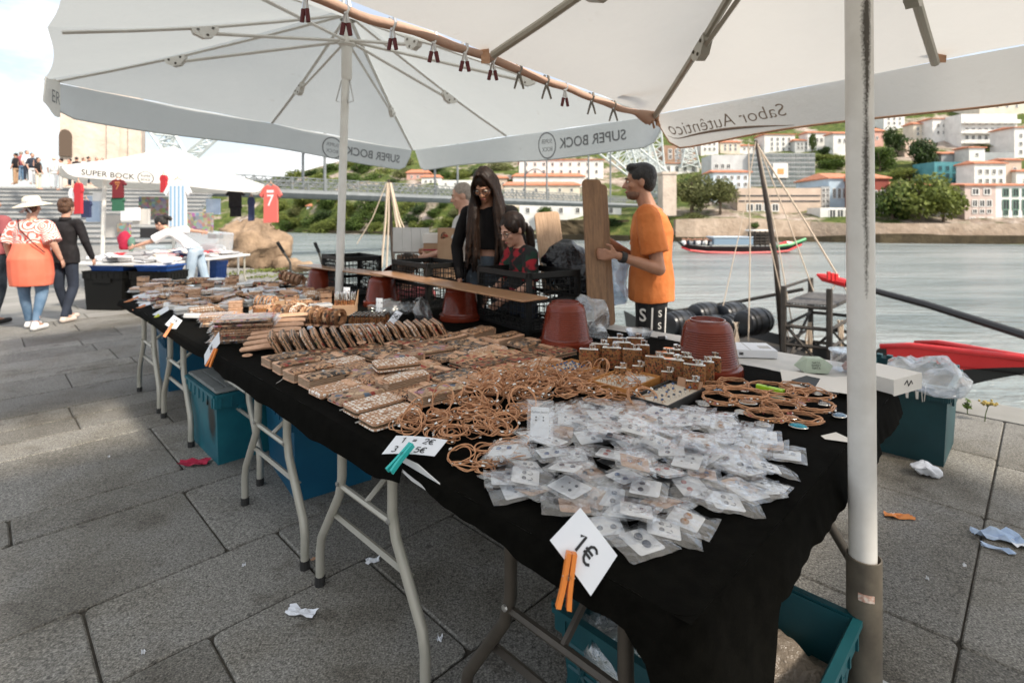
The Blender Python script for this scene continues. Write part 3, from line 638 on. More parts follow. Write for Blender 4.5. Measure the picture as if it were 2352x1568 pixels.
B('grey roofed hall right of the white stair tower', 2258, 2330, 350, 392, 'w_grey', None, 0, ())
B('house wrapped in teal scaffold netting', 2146, 2240, 372, 436, 'net', None, 0, [(.05, .95, .1, .9, 5, 3, .9, 1.2)], fm='net')
B('white house with an orange roof right of the teal netting', 2238, 2310, 374, 440, 'w_white', 'roof', 7, [(.08, .95, .2, .85, 4, 2, .8, 1.2)], D=126)
B('beige house with one window right of the teal netting', 2308, 2346, 366, 440, 'w_beige', 'roof', 5, [(.3, .9, .3, .8, 1, 2, .8, 1.2)])
B('white house cut by the frame edge behind the green shuttered one', 2334, 2420, 392, 440, 'w_white', 'roof', 6, [(.1, .9, .2, .8, 3, 1, .8, 1.2)])
B('rosy beige riverside house of four storeys beside the big plane tree', 2216, 2287, 424, 520, 'w_rose', 'roof', 7, [(.15, .9, .74, .92, 2, 1, 1.3, 1.2), (.2, .9, .48, .62, 3, 1, 1., 1.3), (.2, .9, .30, .42, 3, 1, .9, .8), (.1, .95, .03, .2, 3, 1, 1.1, 1.6)], D=105, dep=11)
B('white riverside house with green window frames at the right edge', 2287, 2400, 424, 520, 'w_white', 'roof', 7, [(.1, .9, .72, .9, 4, 1, 1.1, 1.5), (.1, .9, .42, .62, 4, 1, 1.2, 1.9), (.1, .9, .28, .38, 4, 1, .9, 1.), (.1, .9, .02, .2, 4, 1, 1.2, 1.7)], fm='frame_g', D=105.2, dep=11)
B('dark red house with an orange roof just right of the pole', 1995, 2042, 408, 512, 'w_red', 'roof', 18, [(.1, .9, .1, .75, 2, 3, 1., 1.5)], D=112, dep=12)
B('orange roofed white house behind the big plane tree', 2060, 2160, 424, 505, 'w_white', 'roof', 10, [(.1, .9, .1, .75, 5, 2, 1., 1.5)], D=122, dep=12)
B('low white ground floor shop under the big plane tree', 2150, 2216, 480, 517, 'w_white', None, 0, [(.1, .9, .1, .7, 4, 1, 1.2, 2.)], D=108, dep=6, name='shop', cat='shop')
for i, (x0, x1, yt, yb, wm, lb) in enumerate(((1610, 1650, 318, 362, 'w_white', 'white house partly under the awning edge left of the yard'), (1655, 1700, 326, 356, 'w_cream', 'cream cottage in the gap left of the small white house'),
        (1826, 1858, 322, 354, 'w_lgrey', 'grey narrow house left of the ivy house'), (1560, 1612, 300, 345, 'w_beige', 'beige house above the brown ruin'), (2030, 2078, 262, 300, 'w_white', 'white house over the dark trees'))):
    B(lb, x0, x1, yt, yb, wm, 'roof', 5, [(.1, .9, .3, .85, 3, 2, .8, 1.1)])
# ------------------------------------------------------------------ trees and bushes
def leaves(mb, c, r, n, size, mi=0):
    c = V(c)
    for _ in range(n):
        d = V((rnd.gauss(0, 1), rnd.gauss(0, 1), rnd.gauss(0, 1))).normalized(); rr = U(.55, 1.0)**.6
        p = c+V((d.x*r[0], d.y*r[1], d.z*r[2]))*rr; s = size*U(.6, 1.3)
        a = V((U(-1, 1), U(-1, 1), U(-.6, 1))).normalized().orthogonal().normalized(); b = a.cross(d+V((U(-.6, .6), U(-.6, .6), U(-.6, .6)))); b = b.normalized() if b.length > .01 else d.orthogonal().normalized()
        mb.add([p-a*s-b*s*.5, p+a*s*.2-b*s*.7, p+a*s, p+b*s*.6], [(0, 1, 2, 3)], mi)
def crown_mesh(n, clumps, size, key, sq=.8):
    mb = M()
    for _ in range(clumps):
        d = V((rnd.gauss(0, 1), rnd.gauss(0, 1), rnd.gauss(0, 1))).normalized()*U(.25, .74); s = U(.26, .46)
        leaves(mb, (d.x, d.y, d.z*sq), (s, s, s*.8), n//clumps, size)
    return mb.build('crown', MATS[key], data=True)
CROWN = {(k, i): crown_mesh(2600, 22, .062, k) for k in ('leaf_dark', 'leaf_mid', 'leaf_lime', 'leaf_olive') for i in range(2)}
trunk = M(); trunk.tube([(0, 0, -1.6), (.02, .01, -.8), (-.02, .02, -.2), (.05, 0, .4)], [.09, .065, .05, .02], 7)
for a in (0, 2, 4): trunk.tube([(0, 0, -.5), (.3*math.cos(a), .3*math.sin(a), 0), (.55*math.cos(a), .55*math.sin(a), .35)], [.04, .025, .01], 5)
trunk_me = trunk.build('trunk', MATS['bark'], data=True)
def tree(label, x, y, rx, ry, key, D=None, name='tree', cat='tree', group=None, rz=None):
    """crown centre x, y and half extents rx, ry in picture units"""
    D = D or depth_at(x, min(y+ry, 505)); k = D/F; c = dd(x, y, D)
    t = thing(name, label, cat, c, U(0, 6) if rz is None else rz, group); t.scale = (rx*k*1.12, rx*k, ry*k*1.3)
    link('crown', CROWN[(key, rnd.randrange(2))], t); link('trunk', trunk_me, t); return t
tree('big yellow green plane tree by the riverside houses, right of the pole', 2112, 444, 78, 60, 'leaf_lime', 106)
tree('smaller plane tree crown filling the left side of the big plane tree', 2050, 458, 48, 52, 'leaf_mid', 107.5)
tree('right hand bough crown of the big plane tree over the shop', 2168, 460, 46, 44, 'leaf_lime', 104.5)
tree('large dark evergreen tree on the hill right of the pole', 2118, 348, 44, 42, 'leaf_dark')
tree('dark tree above the ivy bank, close right of the pole', 2052, 322, 26, 36, 'leaf_dark')
tree('bright green ivy mound touching the pole on its right', 2022, 366, 34, 30, 'leaf_mid')
tree('yellow green bush below the dark evergreen', 2088, 398, 46, 18, 'leaf_lime')
tree('olive tree on the promenade behind the orange shirted man', 1590, 440, 56, 42, 'leaf_olive', 118)
tree('thin olive tree right of the denser promenade tree', 1654, 446, 48, 36, 'leaf_olive', 116)
tree('green hedge bank left of the pole, upper one', 1900, 362, 34, 12, 'leaf_lime', 168)
tree('green hedge bank left of the pole, larger lower one', 1915, 382, 44, 20, 'leaf_mid', 160)
tree('ivy sheet on the white house left of the pole', 1866, 328, 9, 24, 'leaf_mid', 168)
tree('small bush by the ivy house', 1894, 346, 16, 12, 'leaf_dark', 168)
tree('red brown creeper on the far quay wall left part', 1592, 504, 30, 16, 'leaf_olive', 108)
tree('bush growing out of the far quay wall above the cruise boat', 1733, 516, 13, 9, 'leaf_mid', 104)
tree('ivy on the white storehouse under the bridge', 1254, 490, 22, 17, 'leaf_mid', 122)
tree('dark ivy patch low on the storehouse wall', 1400, 515, 34, 20, 'leaf_dark', 117)
tree('bush on the right hand hill edge by the balconied block', 2262, 338, 22, 8, 'leaf_olive', 165)
n = 0
HB = [(655, 425), (690, 410), (720, 402), (760, 392), (800, 378), (830, 392), (812, 408), (868, 372), (896, 362), (925, 378), (880, 400), (850, 415), (925, 402), (905, 420), (1000, 392), (1020, 400), (1060, 404), (1100, 398), (1140, 392), (1165, 385), (1110, 420), (745, 415),
      (640, 470), (655, 500), (680, 486), (690, 512), (665, 518), (720, 505), (745, 496), (760, 470), (790, 500), (800, 478), (815, 512), (755, 520), (835, 490), (850, 468), (870, 505), (885, 478), (905, 520), (920, 490), (940, 470), (952, 505), (965, 482), (985, 515), (1000, 492), (1020, 472), (1030, 510), (1052, 488), (1075, 505), (1090, 475), (1120, 495), (1140, 512), (1160, 480), (1175, 500), (700, 462), (735, 525), (860, 522), (1080, 520), (960, 522)]
for x, y in HB:
    kx = rnd.choice(('leaf_mid', 'leaf_lime', 'leaf_dark', 'leaf_olive', 'leaf_mid', 'leaf_lime')); s = U(1.0, 2.1)
    tree({'leaf_mid': 'green bush on the cliff beyond the bridge', 'leaf_lime': 'yellow green bush on the cliff beyond the bridge', 'leaf_dark': 'dark bush on the cliff beyond the bridge', 'leaf_olive': 'dry olive bush on the cliff beyond the bridge'}[kx],
         x, y, 17*s, 11*s, kx, depth_at(x, y)-1.5, 'bush', 'bush', {'leaf_mid': 'green bushes on the far cliff', 'leaf_lime': 'yellow green bushes on the far cliff', 'leaf_dark': 'dark bushes on the far cliff', 'leaf_olive': 'olive bushes on the far cliff'}[kx])
# brown creeper wall below the storehouse
mb = M(); mb.sheet(16, 5, lambda u, v: dd(lerp(1236, 1445, u), lerp(505, 552, v), 116.5+NZ.noise(V((u*9, v*5, 1)))*1.0), thick=0); struct(mb.build('far_terrace_wall', MATS['foreshore']))
# ------------------------------------------------------------------ the iron bridge: lower deck with lattice railing, hangers, one springing of the arch, its pier
P0, P1 = V((-36.5, 47.9, 0)), V((26.5, 115, 0))
bd = (P1-P0).normalized(); bn = V((bd.y, -bd.x, 0)); blen = (P1-P0).length; ZD0, ZD1, ZR = 3.95, 4.95, 5.9
br = thing('iron_bridge', 'grey iron bridge deck with lattice railing crossing the river', 'bridge', P0)
def bp(t, s, z): return bd*t+bn*s+V((0, 0, z))
for s in (-2.2, 2.2):
    mb = M(); mb.tube([bp(0, s, ZD0+.25), bp(blen, s, ZD0+.25)], .42, 4, flat=1); mb.build('girder', MATS['bridge_steel'], br)
    mb = M(); n = 92
    for i in range(n):
        a, b = i*blen/n, (i+1)*blen/n; mb.tube([bp(a, s, ZD1), bp(b, s, ZR)], .055, 4); mb.tube([bp(a, s, ZR), bp(b, s, ZD1)], .055, 4)
        if i % 4 == 0: mb.tube([bp(a, s, ZD0), bp(a, s, ZR+.1)], .08, 4)
    for z in (ZR, ZD1, (ZR+ZD1)/2): mb.tube([bp(0, s, z), bp(blen, s, z)], .06, 4)
    o = mb.build('railing_lattice', MATS['bridge_steel'], br); o['kind'] = 'stuff'
mb = M(); mb.add([bp(0, -2.3, ZD0+.6), bp(blen, -2.3, ZD0+.6), bp(blen, 2.3, ZD0+.6), bp(0, 2.3, ZD0+.6), bp(0, -2.3, ZD0+.3), bp(blen, -2.3, ZD0+.3), bp(blen, 2.3, ZD0+.3), bp(0, 2.3, ZD0+.3)], [(0, 1, 2, 3), (7, 6, 5, 4), (0, 4, 5, 1), (2, 6, 7, 3)]); mb.build('deck', MATS['bridge_steel'], br)
def t_of(x, s):
    r = (x-CX)/F; a = P0+bn*s; return (r*a.y-a.x)/(bd.x-r*bd.y)
for x, s in ((696, -2.2), (746, 2.2), (999, -2.2), (1051, 2.2), (1206, -2.2), (1256, 2.2), (1352, -2.2), (1402, 2.2)):
    t = t_of(x, s); mb = M(); mb.tube([bp(t, s, ZD0), bp(t, s, 17)], .17, 6); mb.build('hanger', MATS['bridge_steel'], br)
for t in (t_of(696, -2.2), t_of(999, -2.2), t_of(1206, -2.2)):
    mb = M(); mb.tube([bp(t, -2.2+4.4*k/8, 9.0+math.sin(PI*k/8)*.9) for k in range(9)], .1, 5); mb.build('cross_brace', MATS['bridge_steel'], br)
ar = thing('bridge_arch', 'pale lattice foot of the iron arch rising beyond the bridge deck', 'bridge arch', dd(1545, 405, 119))
o0 = V(ar.location)
def lat(pts_a, pts_b, n, r, name='lattice_leg'):
    mb = M(); A_ = [lerp(V(pts_a[0]), V(pts_a[1]), i/n) for i in range(n+1)]; B_ = [lerp(V(pts_b[0]), V(pts_b[1]), i/n) for i in range(n+1)]
    mb.tube([A_[0], A_[-1]], r*1.8, 4); mb.tube([B_[0], B_[-1]], r*1.8, 4)
    for i in range(n): mb.tube([A_[i], B_[i+1]], r, 4); mb.tube([B_[i], A_[i+1]], r, 4); mb.tube([A_[i], B_[i]], r, 4)
    o = mb.build(name, MATS['pale_steel'], ar, off=o0); return o
for dz, xo in ((0, 0), (7, -26)):
    D = 119+dz
    lat((dd(1372+xo, 330, D), dd(1530, 470, D)), (dd(1420+xo, 300, D), dd(1545, 405, D)), 8, .14)
    lat((dd(1425+xo, 250, D), dd(1490, 480, D)), (dd(1470+xo, 240, D), dd(1540, 470, D)), 9, .14)
    lat((dd(1488, 270, D), dd(1494, 480, D)), (dd(1516, 270, D), dd(1534, 480, D)), 10, .12)
pr_ = thing('bridge_pier', 'pink grey stone pier at the foot of the iron arch', 'bridge pier', dd(1532, 484, 116)); mb = M(); mb.box((0, 0, 3.4), (2.9, 4, 9.0)); mb.box((0, 0, 8.05), (3.3, 4.4, .5)); mb.build('pier_shaft', MATS['pier_stone'], pr_)
py = thing('steel_viaduct_tower', 'small pale lattice tower standing on the slope of the old town', 'lattice tower', dd(1586, 386, 160)); o0 = V(py.location); ar = py
lat((dd(1578, 320, 160), dd(1564, 386, 160)), (dd(1592, 320, 160), dd(1608, 386, 160)), 5, .18)
lat((dd(1560, 330, 162), dd(1550, 386, 162)), (dd(1575, 330, 162), dd(1585, 386, 162)), 5, .14)
# stone tower at the near end of the bridge with its steps and crowd
tw = thing('stone_tower', 'tall pale stone bridge tower with a narrow arched niche', 'tower', (-36.8, 48, 0), .55)
mb = M(); mb.box((.2, 0, 5), (5.6, 5.5, 15)); mb.build('shaft', MATS['pier_stone'], tw)
mb = M()
for xx in (1.0, 2.5): mb.box((xx, -2.83, 5), (.9, .24, 14.6))
mb.build('pilaster', MATS['pier_stone'], tw)
mb = M(); pl = [(-.42, 0), (.42, 0), (.42, 1.7)]+[(.42*math.cos(a), 1.7+.55*math.sin(a)) for a in (.5, 1.0, 1.57, 2.1, 2.6)]+[(-.42, 1.7)]
mb.prism(pl, .3, 0, frame_mx(V((-2.2, -2.72, 6.6)), (1, 0, 0), (0, 0, 1))); mb.build('niche', mat('shadowed niche', (.10, .07, .05), .9), tw)
st = thing('stone_steps', 'broad grey stone steps climbing to the bridge tower', 'steps', (-24.5, 27.5, 0), .3)
for i in range(13):
    mb = M(); mb.box((0, 0, .08), (13, 1., .10)); o = mb.build('step', MATS['step_stone'], st); o.location = (0, i*.62, .13+i*.26)
    mb = M(); mb.box((0, .08, -.05), (12.9, .96, .158)); mb.build('riser', MATS['w_grey'], o)  # darker than the tread: the shade on each riser is in its colour
mb = M(); mb.box((-3, 12.4, 1.7), (13, 9, 3.4)); mb.build('landing', MATS['step_stone'], st)
lat_o = thing('upper_arch_legs', 'crossing pale steel legs of the bridge seen above the white stall umbrella', 'bridge legs', dd(410, 380, 70)); o0 = V(lat_o.location); ar = lat_o
lat((dd(336, 290, 70), dd(410, 400, 70)), (dd(380, 270, 70), dd(452, 400, 70)), 6, .13); lat((dd(490, 300, 72), dd(370, 400, 72)), (dd(520, 300, 72), dd(412, 400, 72)), 6, .13); lat((dd(395, 280, 71), dd(350, 400, 71)), (dd(420, 280, 71), dd(366, 400, 71)), 6, .08)
# ------------------------------------------------------------------ umbrellas
def umbrella(name, label, base, apex, cor, drop, mats, pole_r, mesh_sag=.05, round_tube=False, hub_z=None, skip_val=(), texts=(), ribs=True, seg=10, bulge=.03, group=None, pole_mat='white_metal', crank=False, gap=.10):
    t = thing(name, label, 'parasol', base, 0, group); o0 = V(base); fab, steel = mats[:2]; apex = V(apex); cor = [V(c) for c in cor]
    rim = []
    for i in range(4): rim += [cor[i], (cor[i]+cor[(i+1) % 4])/2]
    mb = M()
    for i in range(8):
        p, q = rim[i], rim[(i+1) % 8]
        def fn(u, v):
            e = p.lerp(q, u); w = apex.lerp(e, v); s = mesh_sag*math.sin(PI*u)*v*(1.6-1.4*v)*(1.0+.25*NZ.noise(V((i*3.1+u*2, v*2, 5))))
            w = w-V((0, 0, s)); inward = (apex-e); inward.z = 0
            return w+inward.normalized()*(.05*math.sin(PI*u)*v*v)-V((0, 0, .05*math.sin(PI*v)))+V((0, 0, .012))*NZ.noise(w*2.3)
        mb.sheet(seg, seg, fn)
    bm = bmesh.new(); mb.build('canopy', fab, data=True); me = bpy.data.meshes[-1]
    c = mb.build('canopy', fab, t, smooth=1, off=o0)
    bm.free()
    for i in range(4):
        if i in skip_val: continue
        p, q = cor[i], cor[(i+1) % 4]; L_ = (q-p).length; ed = (q-p)/L_; out = ed.cross(V((0, 0, 1))); out.normalize()
        if out.dot(apex-p) > 0: out = -out
        def vfn(u, v, p=p, q=q, out=out, L_=L_, i=i):
            uu = lerp(gap*.25/L_, 1-gap*.25/L_, u); e = p.lerp(q, uu); inw = .03*math.sin(PI*((uu*2) % 1))
            s = min(uu, 1-uu)*L_; k = 1 if s > gap*2.2 else max(.05, 1-(1-s/(gap*2.2))**2.6)
            d = drop*k*(1+.06*math.sin(uu*9+i*2))*v
            return e-out*inw+out*(bulge*v*math.sin(uu*13+i)+.03*v)-V((0, 0, d+mesh_sag*.2*math.sin(PI*((uu*2) % 1))))
        mb = M(); mb.sheet(40, 5, vfn); vo = mb.build('valance', fab, t, smooth=1, off=o0)
        m2 = M(); m2.tube([vfn(k/40, 1.0) for k in range(41)], .006, 4); m2.build('hem', mats[2] if len(mats) > 2 else fab, vo, off=o0)
        for (ti, body, uc, vc, size, mm, mirror, bold, shear, inside) in texts:
            if ti != i: continue
            vs, fs = text2d(body, size, bold, shear); k = M()
            def mapv(x, y):
                u = uc+(-x if mirror else x)/L_; v = vc-y/drop; return V(vfn(min(.999, max(0, u)), min(1.15, v)))+out*(-.004 if inside else .004)
            k.add([mapv(x, y) for x, y in vs], fs)
            if body == 'SUPER BOCK':
                # the round badge beside the words: a ring with the two words small inside
                r = size*.95; n = 28; uo = max(x for x, y in vs)+r*1.35
                cx_ = uo
                for rr0, rr1 in ((r, r*.90),):
                    k.add([mapv(cx_+rr*math.cos(2*PI*j/n), rr*math.sin(2*PI*j/n)) for rr in (rr0, rr1) for j in range(n)], [(j, (j+1) % n, n+(j+1) % n, n+j) for j in range(n)])
                for w_, yo in (('SUPER', .28), ('BOCK', -.28)):
                    v2, f2 = text2d(w_, size*.42, 0, 0); k.add([mapv(cx_+x, y+yo*size) for x, y in v2], f2)
            if body.startswith('Sabor'):
                pts = [mapv(lerp(-.52, .50, j/20)*size*6.9, -size*.62+size*.34*math.sin(lerp(-.4, 2.6, j/20))-.12*size) for j in range(21)]
                k.tube(pts, [.001+.007*math.sin(PI*j/20) for j in range(21)], 4)
            k.build('print', mm, vo, off=o0)
    if ribs:
        hz = hub_z; hub = V(base)+(apex-V(base))*((hz-base[2])/(apex.z-base[2]))
        mb = M(); mb.lathe([(pole_r*1.05, -.30), (pole_r*1.35, -.28), (pole_r*1.35, -.02), (pole_r*2.2, 0), (pole_r*2.2, .05), (pole_r*1.1, .06)], 16, 0, TR(*(hub-o0))); mb.build('runner', steel, t, smooth=40)
        mb = M(); mb.lathe([(pole_r*2, -.08), (pole_r*2, 0), (.01, .01)], 14, 0, TR(*(apex-o0-V((0, 0, .03))))); mb.build('hub', steel, t, smooth=40)
        for i in range(8):
            e = apex.lerp(rim[i], .97 if i % 2 == 0 else .965)-V((0, 0, .035)); a = apex-V((0, 0, .06)); sg = -V((0, 0, .03))
            mid = a.lerp(e, .58)+sg
            mb = M(); mb.tube([a, a.lerp(e, .3)+sg*.7, mid, a.lerp(e, .8)+sg*.6, e], .016 if not round_tube else .019, 8 if round_tube else 4, flat=1 if round_tube else .75); r_ = mb.build('rib', steel, t, off=o0)
            mb = M(); hh = hub+V((0, 0, .025)); d0 = (mid-hh); d0.z = 0; d0.normalize(); mb.tube([hh+d0*pole_r*2, mid-V((0, 0, .04))], .0135, 4); mb.build('strut', steel, t, off=o0)
            side = d0.cross(V((0, 0, 1))); m3 = frame_mx(mid-V((0, 0, .025))-side*.022, e-a, V((0, 0, 1)))
            mb = M(); mb.prism([(-.09, .03), (.09, .03), (.085, -.01), (.03, -.05), (-.03, -.05), (-.085, -.01)], .044, 0, m3)
            for bx, by in ((-.05, .012), (.05, .012), (0, -.03)):
                for zz in (-.004, .044): mb.lathe([(.009, 0), (.009, .004), (.0, .004)], 8, 1, m3 @ TR(bx, by, zz))
            mb.build('bracket', [steel, MATS['dark_steel']], t, off=o0)
    ax = (apex-V(base))
    mb = M(); mb.tube([(0, 0, 0), ax*.5, ax], pole_r, 20); mb.build('pole', MATS[pole_mat], t, smooth=40)
    if crank:
        kk = ax*((hub_z-.32)/apex.z)
        for s in (-1, 1):
            mb = M(); mb.tube([kk+V((s*.035, 0, .02)), kk+V((s*.075, -.02, -.16)), kk+V((s*.03, -.02, -.175)), kk+V((s*.03, -.01, -.08))], .006, 6); mb.build('handle', MATS['galv'], t)
    return t
u1 = umbrella('stall_umbrella', 'grey white square parasol with mirrored words on its edge, over the stall', (-1.49, 4.52, 0), (-1.40, 4.55, 3.2),
    [(-4.0, 4.55, 2.58), (-1.33, 7.2, 2.33), (1.30, 4.55, 2.29), (-1.62, 1.9, 2.53)], .27, (MATS['canopy_grey'], MATS['white_metal']), .033, .05, hub_z=2.88, crank=True, skip_val=(2, 3), bulge=.012,
    texts=((0, 'SUPER BOCK', .845, .56, .135, MATS['print_grey'], True, .014, 0, True), (1, 'SUPER BOCK', .80, .50, .135, MATS['print_grey'], True, .014, 0, True)))
o0 = V(u1.location); C1_ = V((-4.0, 4.55, 2.58)); mb = M(); mb.sheet(6, 6, lambda u, v: C1_+V((lerp(.13, .235, u)-.02*v*u, lerp(.02, -.25, u), -.02-.29*v*(1-.25*u*u)+.015*math.sin(u*6+v*3)))); vf = mb.build('valance_flap', MATS['canopy_white'], u1, smooth=1, off=o0)  # flap in whiter cloth than the canopy: its sunlit look is in the colour
mb = M(); put_text(mb, 'ER', .15, frame_mx(C1_+V((.195, -.10, -.17)), V((.36, -.93, 0)), V((0, 0, 1))), 0, .0, 0, True); mb.build('print', MATS['print_grey'], vf, off=o0)
c2 = V((.957, 1.45, 0))
CO2 = [c2+V((-2.13, -.06, 2.24)), c2+V((-.03, 2.08, 2.085)), c2+V((2.13, .06, 2.20)), c2+V((.03, -2.08, 2.34))]
u2 = umbrella('stall_umbrella', 'cream square parasol nearest the camera, script lettering on its edge, on the scuffed white pole', tuple(c2), (.938, 1.45, 2.66), CO2, .225,
    (MATS['canopy_cream'], MATS['legs'], MATS['strap_tan']), .0335, .05, round_tube=True, hub_z=2.42, skip_val=(0,), pole_mat='pole', texts=((1, 'Sabor Autêntico', .155, .50, .112, MATS['print_brown'], True, -.008, .35, True),))
# sleeve and foot of the near pole
mb = M(); mb.tube([(0, 0, .02), (0, 0, .485)], .042, 24, caps=False); mb.tube([(0, 0, .02), (0, 0, .486)], .0385, 24, caps=False); mb.lathe([(.0385, .486), (.042, .485)], 24); mb.build('pole_sleeve', MATS['brown_tube'], u2, smooth=40)
mb = M(); mb.rbox((0, 0, .02), (.34, .34, .04), .02, .006); o = mb.build('foot_plate', MATS['w_lgrey'], u2); o.location = (.06, -.03, 0); o.rotation_euler = (0, 0, .75)
mb = M(); mb.lathe([(.0426, 0), (.0428, .016)], 24); o = mb.build('torn_sticker', mat('torn orange sticker', (.45, .16, .09), .6, (.62, .55, .48), 90), u2); o.location = (0, 0, .395); o.rotation_euler = (.0, .05, 0); 
b0 = M(); pl = [(.0430*math.sin(a), -.0430*math.cos(a), z) for z in (.385, .405) for a in (-.9, -.6, -.3, 0)]
bpy.data.objects.remove(o); b0.add(pl, [(0, 1, 5, 4), (1, 2, 6, 5), (2, 3, 7, 6)]); b0.build('torn_sticker', mat('torn orange sticker', (.45, .16, .09), .6, (.62, .55, .48), 90), u2)
# rolled up left edge of the near parasol
D4, D1 = CO2[0]-V((0, 0, .008)), CO2[1]-V((0, 0, .015)); o0 = c2
mb = M(); pts = []; rr = []
for i in range(61):
    t = i/60; p = D4.lerp(D1, t); p.z -= .015*math.sin(PI*((t*2) % 1)); p += V((NZ.noise(V((t*9, 0, 0))), NZ.noise(V((t*9, 4, 0))), NZ.noise(V((t*12, 8, 0)))))*.012
    pts.append(p); rr.append((.0195+.005*NZ.noise(V((t*16, 2, 3))))*(1+2.2*max(0, (t-.93)/.07)**1.0*(1-max(0, (t-.985)/.015)*.7)))
mb.tube(pts, rr, 10); mb.build('rolled_valance', MATS['roll_pink'], u2, smooth=1, off=o0)
def on_roll(x):
    r = (x-CX)/F; d = D1-D4; t = (r*D4.y-D4.x)/(d.x-r*d.y); return pts[0] if t < 0 else D4.lerp(D1, t)+V((0, 0, -.015*math.sin(PI*((t*2) % 1))))
for (x, y, dx, dy) in ((1108, 150, .0, 0),):
    p = on_roll(1112); mb = M(); mb.sheet(2, 6, lambda u, v: p+V((lerp(-.02, .02, u)+.01*v, -.035+.01*math.sin(v*5), lerp(.06, -.05, v)))); mb.build('strap_end', MATS['strap_tan'], u2, off=o0)
p = dd(2158, 122, 2.47); mb = M(); mb.sheet(2, 5, lambda u, v: p+V((lerp(-.022, .03, u), -.01+.01*v, lerp(.06, -.045, v)))); mb.build('strap_end', MATS['strap_tan'], u2, off=o0)
mb = M(); mb.tube([dd(1425, 217, 3.1), dd(1470, 196, 3.12), dd(1520, 168, 3.15), dd(1575, 132, 3.2)], .012, 4, flat=.3); mb.tube([dd(1430, 219, 3.1), dd(1490, 190, 3.12), dd(1560, 150, 3.18)], .008, 4, flat=.3); mb.build('loose_strap', MATS['strap_tan'], u2, off=o0)
mb = M(); [mb.tube([CO2[1]+V((U(-.04, .04), U(-.06, .02), U(-.10, .02))), CO2[1]+V((U(-.03, .03), U(-.05, 0), U(-.02, .02))), CO2[1]+V((U(-.04, .04), U(-.06, .02), U(-.09, .0)))], .008, 5) for _ in range(9)]; mb.build('corner_knot', MATS['strap_tan'], u2, off=o0)
# spring clamps hanging on the roll
def clamp(label, x, red, spread, grp):
    p = on_roll(x); t = thing('spring_clamp', label, 'clamp', p+V((0, -.012, -.012)), U(-.3, .5), grp); t.scale = (.86,)*3
    for s in (-1, 1):
        mb = M(); mb.tube([(s*.010, 0, .045), (s*.014, 0, .02), (-s*.002, 0, -.018), (-s*(spread*.5), 0, -.05), (-s*spread, 0, -.098)], [.007, .0075, .007, .006, .005], 6, flat=1.3); a = mb.build('jaw', MATS['dark_steel' if not red else 'galv'], t)
        if red: mb = M(); mb.tube([(-s*(spread*.5), 0, -.052), (-s*spread*1.02, 0, -.104)], [.0078, .0072], 8, flat=1.35); mb.build('grip', MATS['red_rubber'], t)
    mb = M(); mb.tube([(0, -.014, -.012), (0, .014, -.012)], .006, 8); mb.build('spring_pin', MATS['galv'], t)
for x, red, sp, grp in ((704, 1, .014, 1), (797, 1, .018, 1), (903, 1, .018, 1), (997, 1, .021, 1), (1068, 1, .022, 1), (1132, 1, .022, 1), (1192, 0, .026, 0), (1255, 0, .028, 0), (1297, 1, .020, 1), (1358, 0, .026, 0), (1408, 0, .028, 0)):
    clamp('steel spring clamp with dark red grips on the rolled parasol edge' if red else 'bare dark steel spring clamp on the rolled parasol edge', x, red, sp, 'red gripped clamps' if red else 'bare clamps')
# the stall across the path: a white tilted parasol
umbrella('market_umbrella', 'white parasol of the neighbouring clothes stall, black lettering on its edge', (-7.3, 11.5, 0), (-7.3, 11.5, 2.97), [(-7.87, 9.3, 2.34), (-9.57, 12.05, 2.3), (-6.8, 13.8, 2.2), (-5.1, 11.0, 2.10)], .17,
    (MATS['canopy_white'], MATS['white_metal'], MATS['canopy_white']), .03, .03, hub_z=2.6, bulge=.02,
    texts=((3, 'SUPER BOCK', .80, .50, .135, MATS['ink'], True, .01, 0, False), (2, 'SUPER BOCK', .45, .5, .17, MATS['print_grey'], True, .01, 0, True)))
umbrella('market_umbrella', 'cream parasol added out of view on the right to shade the slabs', (4.1, -.55, 0), (4.1, -.55, 2.75), [(1.75, -.6, 2.3), (4.05, 1.75, 2.3), (6.4, -.5, 2.3), (4.15, -2.9, 2.3)], .2,
    (MATS['canopy_cream'], MATS['legs'], MATS['strap_tan']), .0335, .05, round_tube=True, hub_z=2.45)  # unseen parasol, added to cast shade on the right-hand slabs
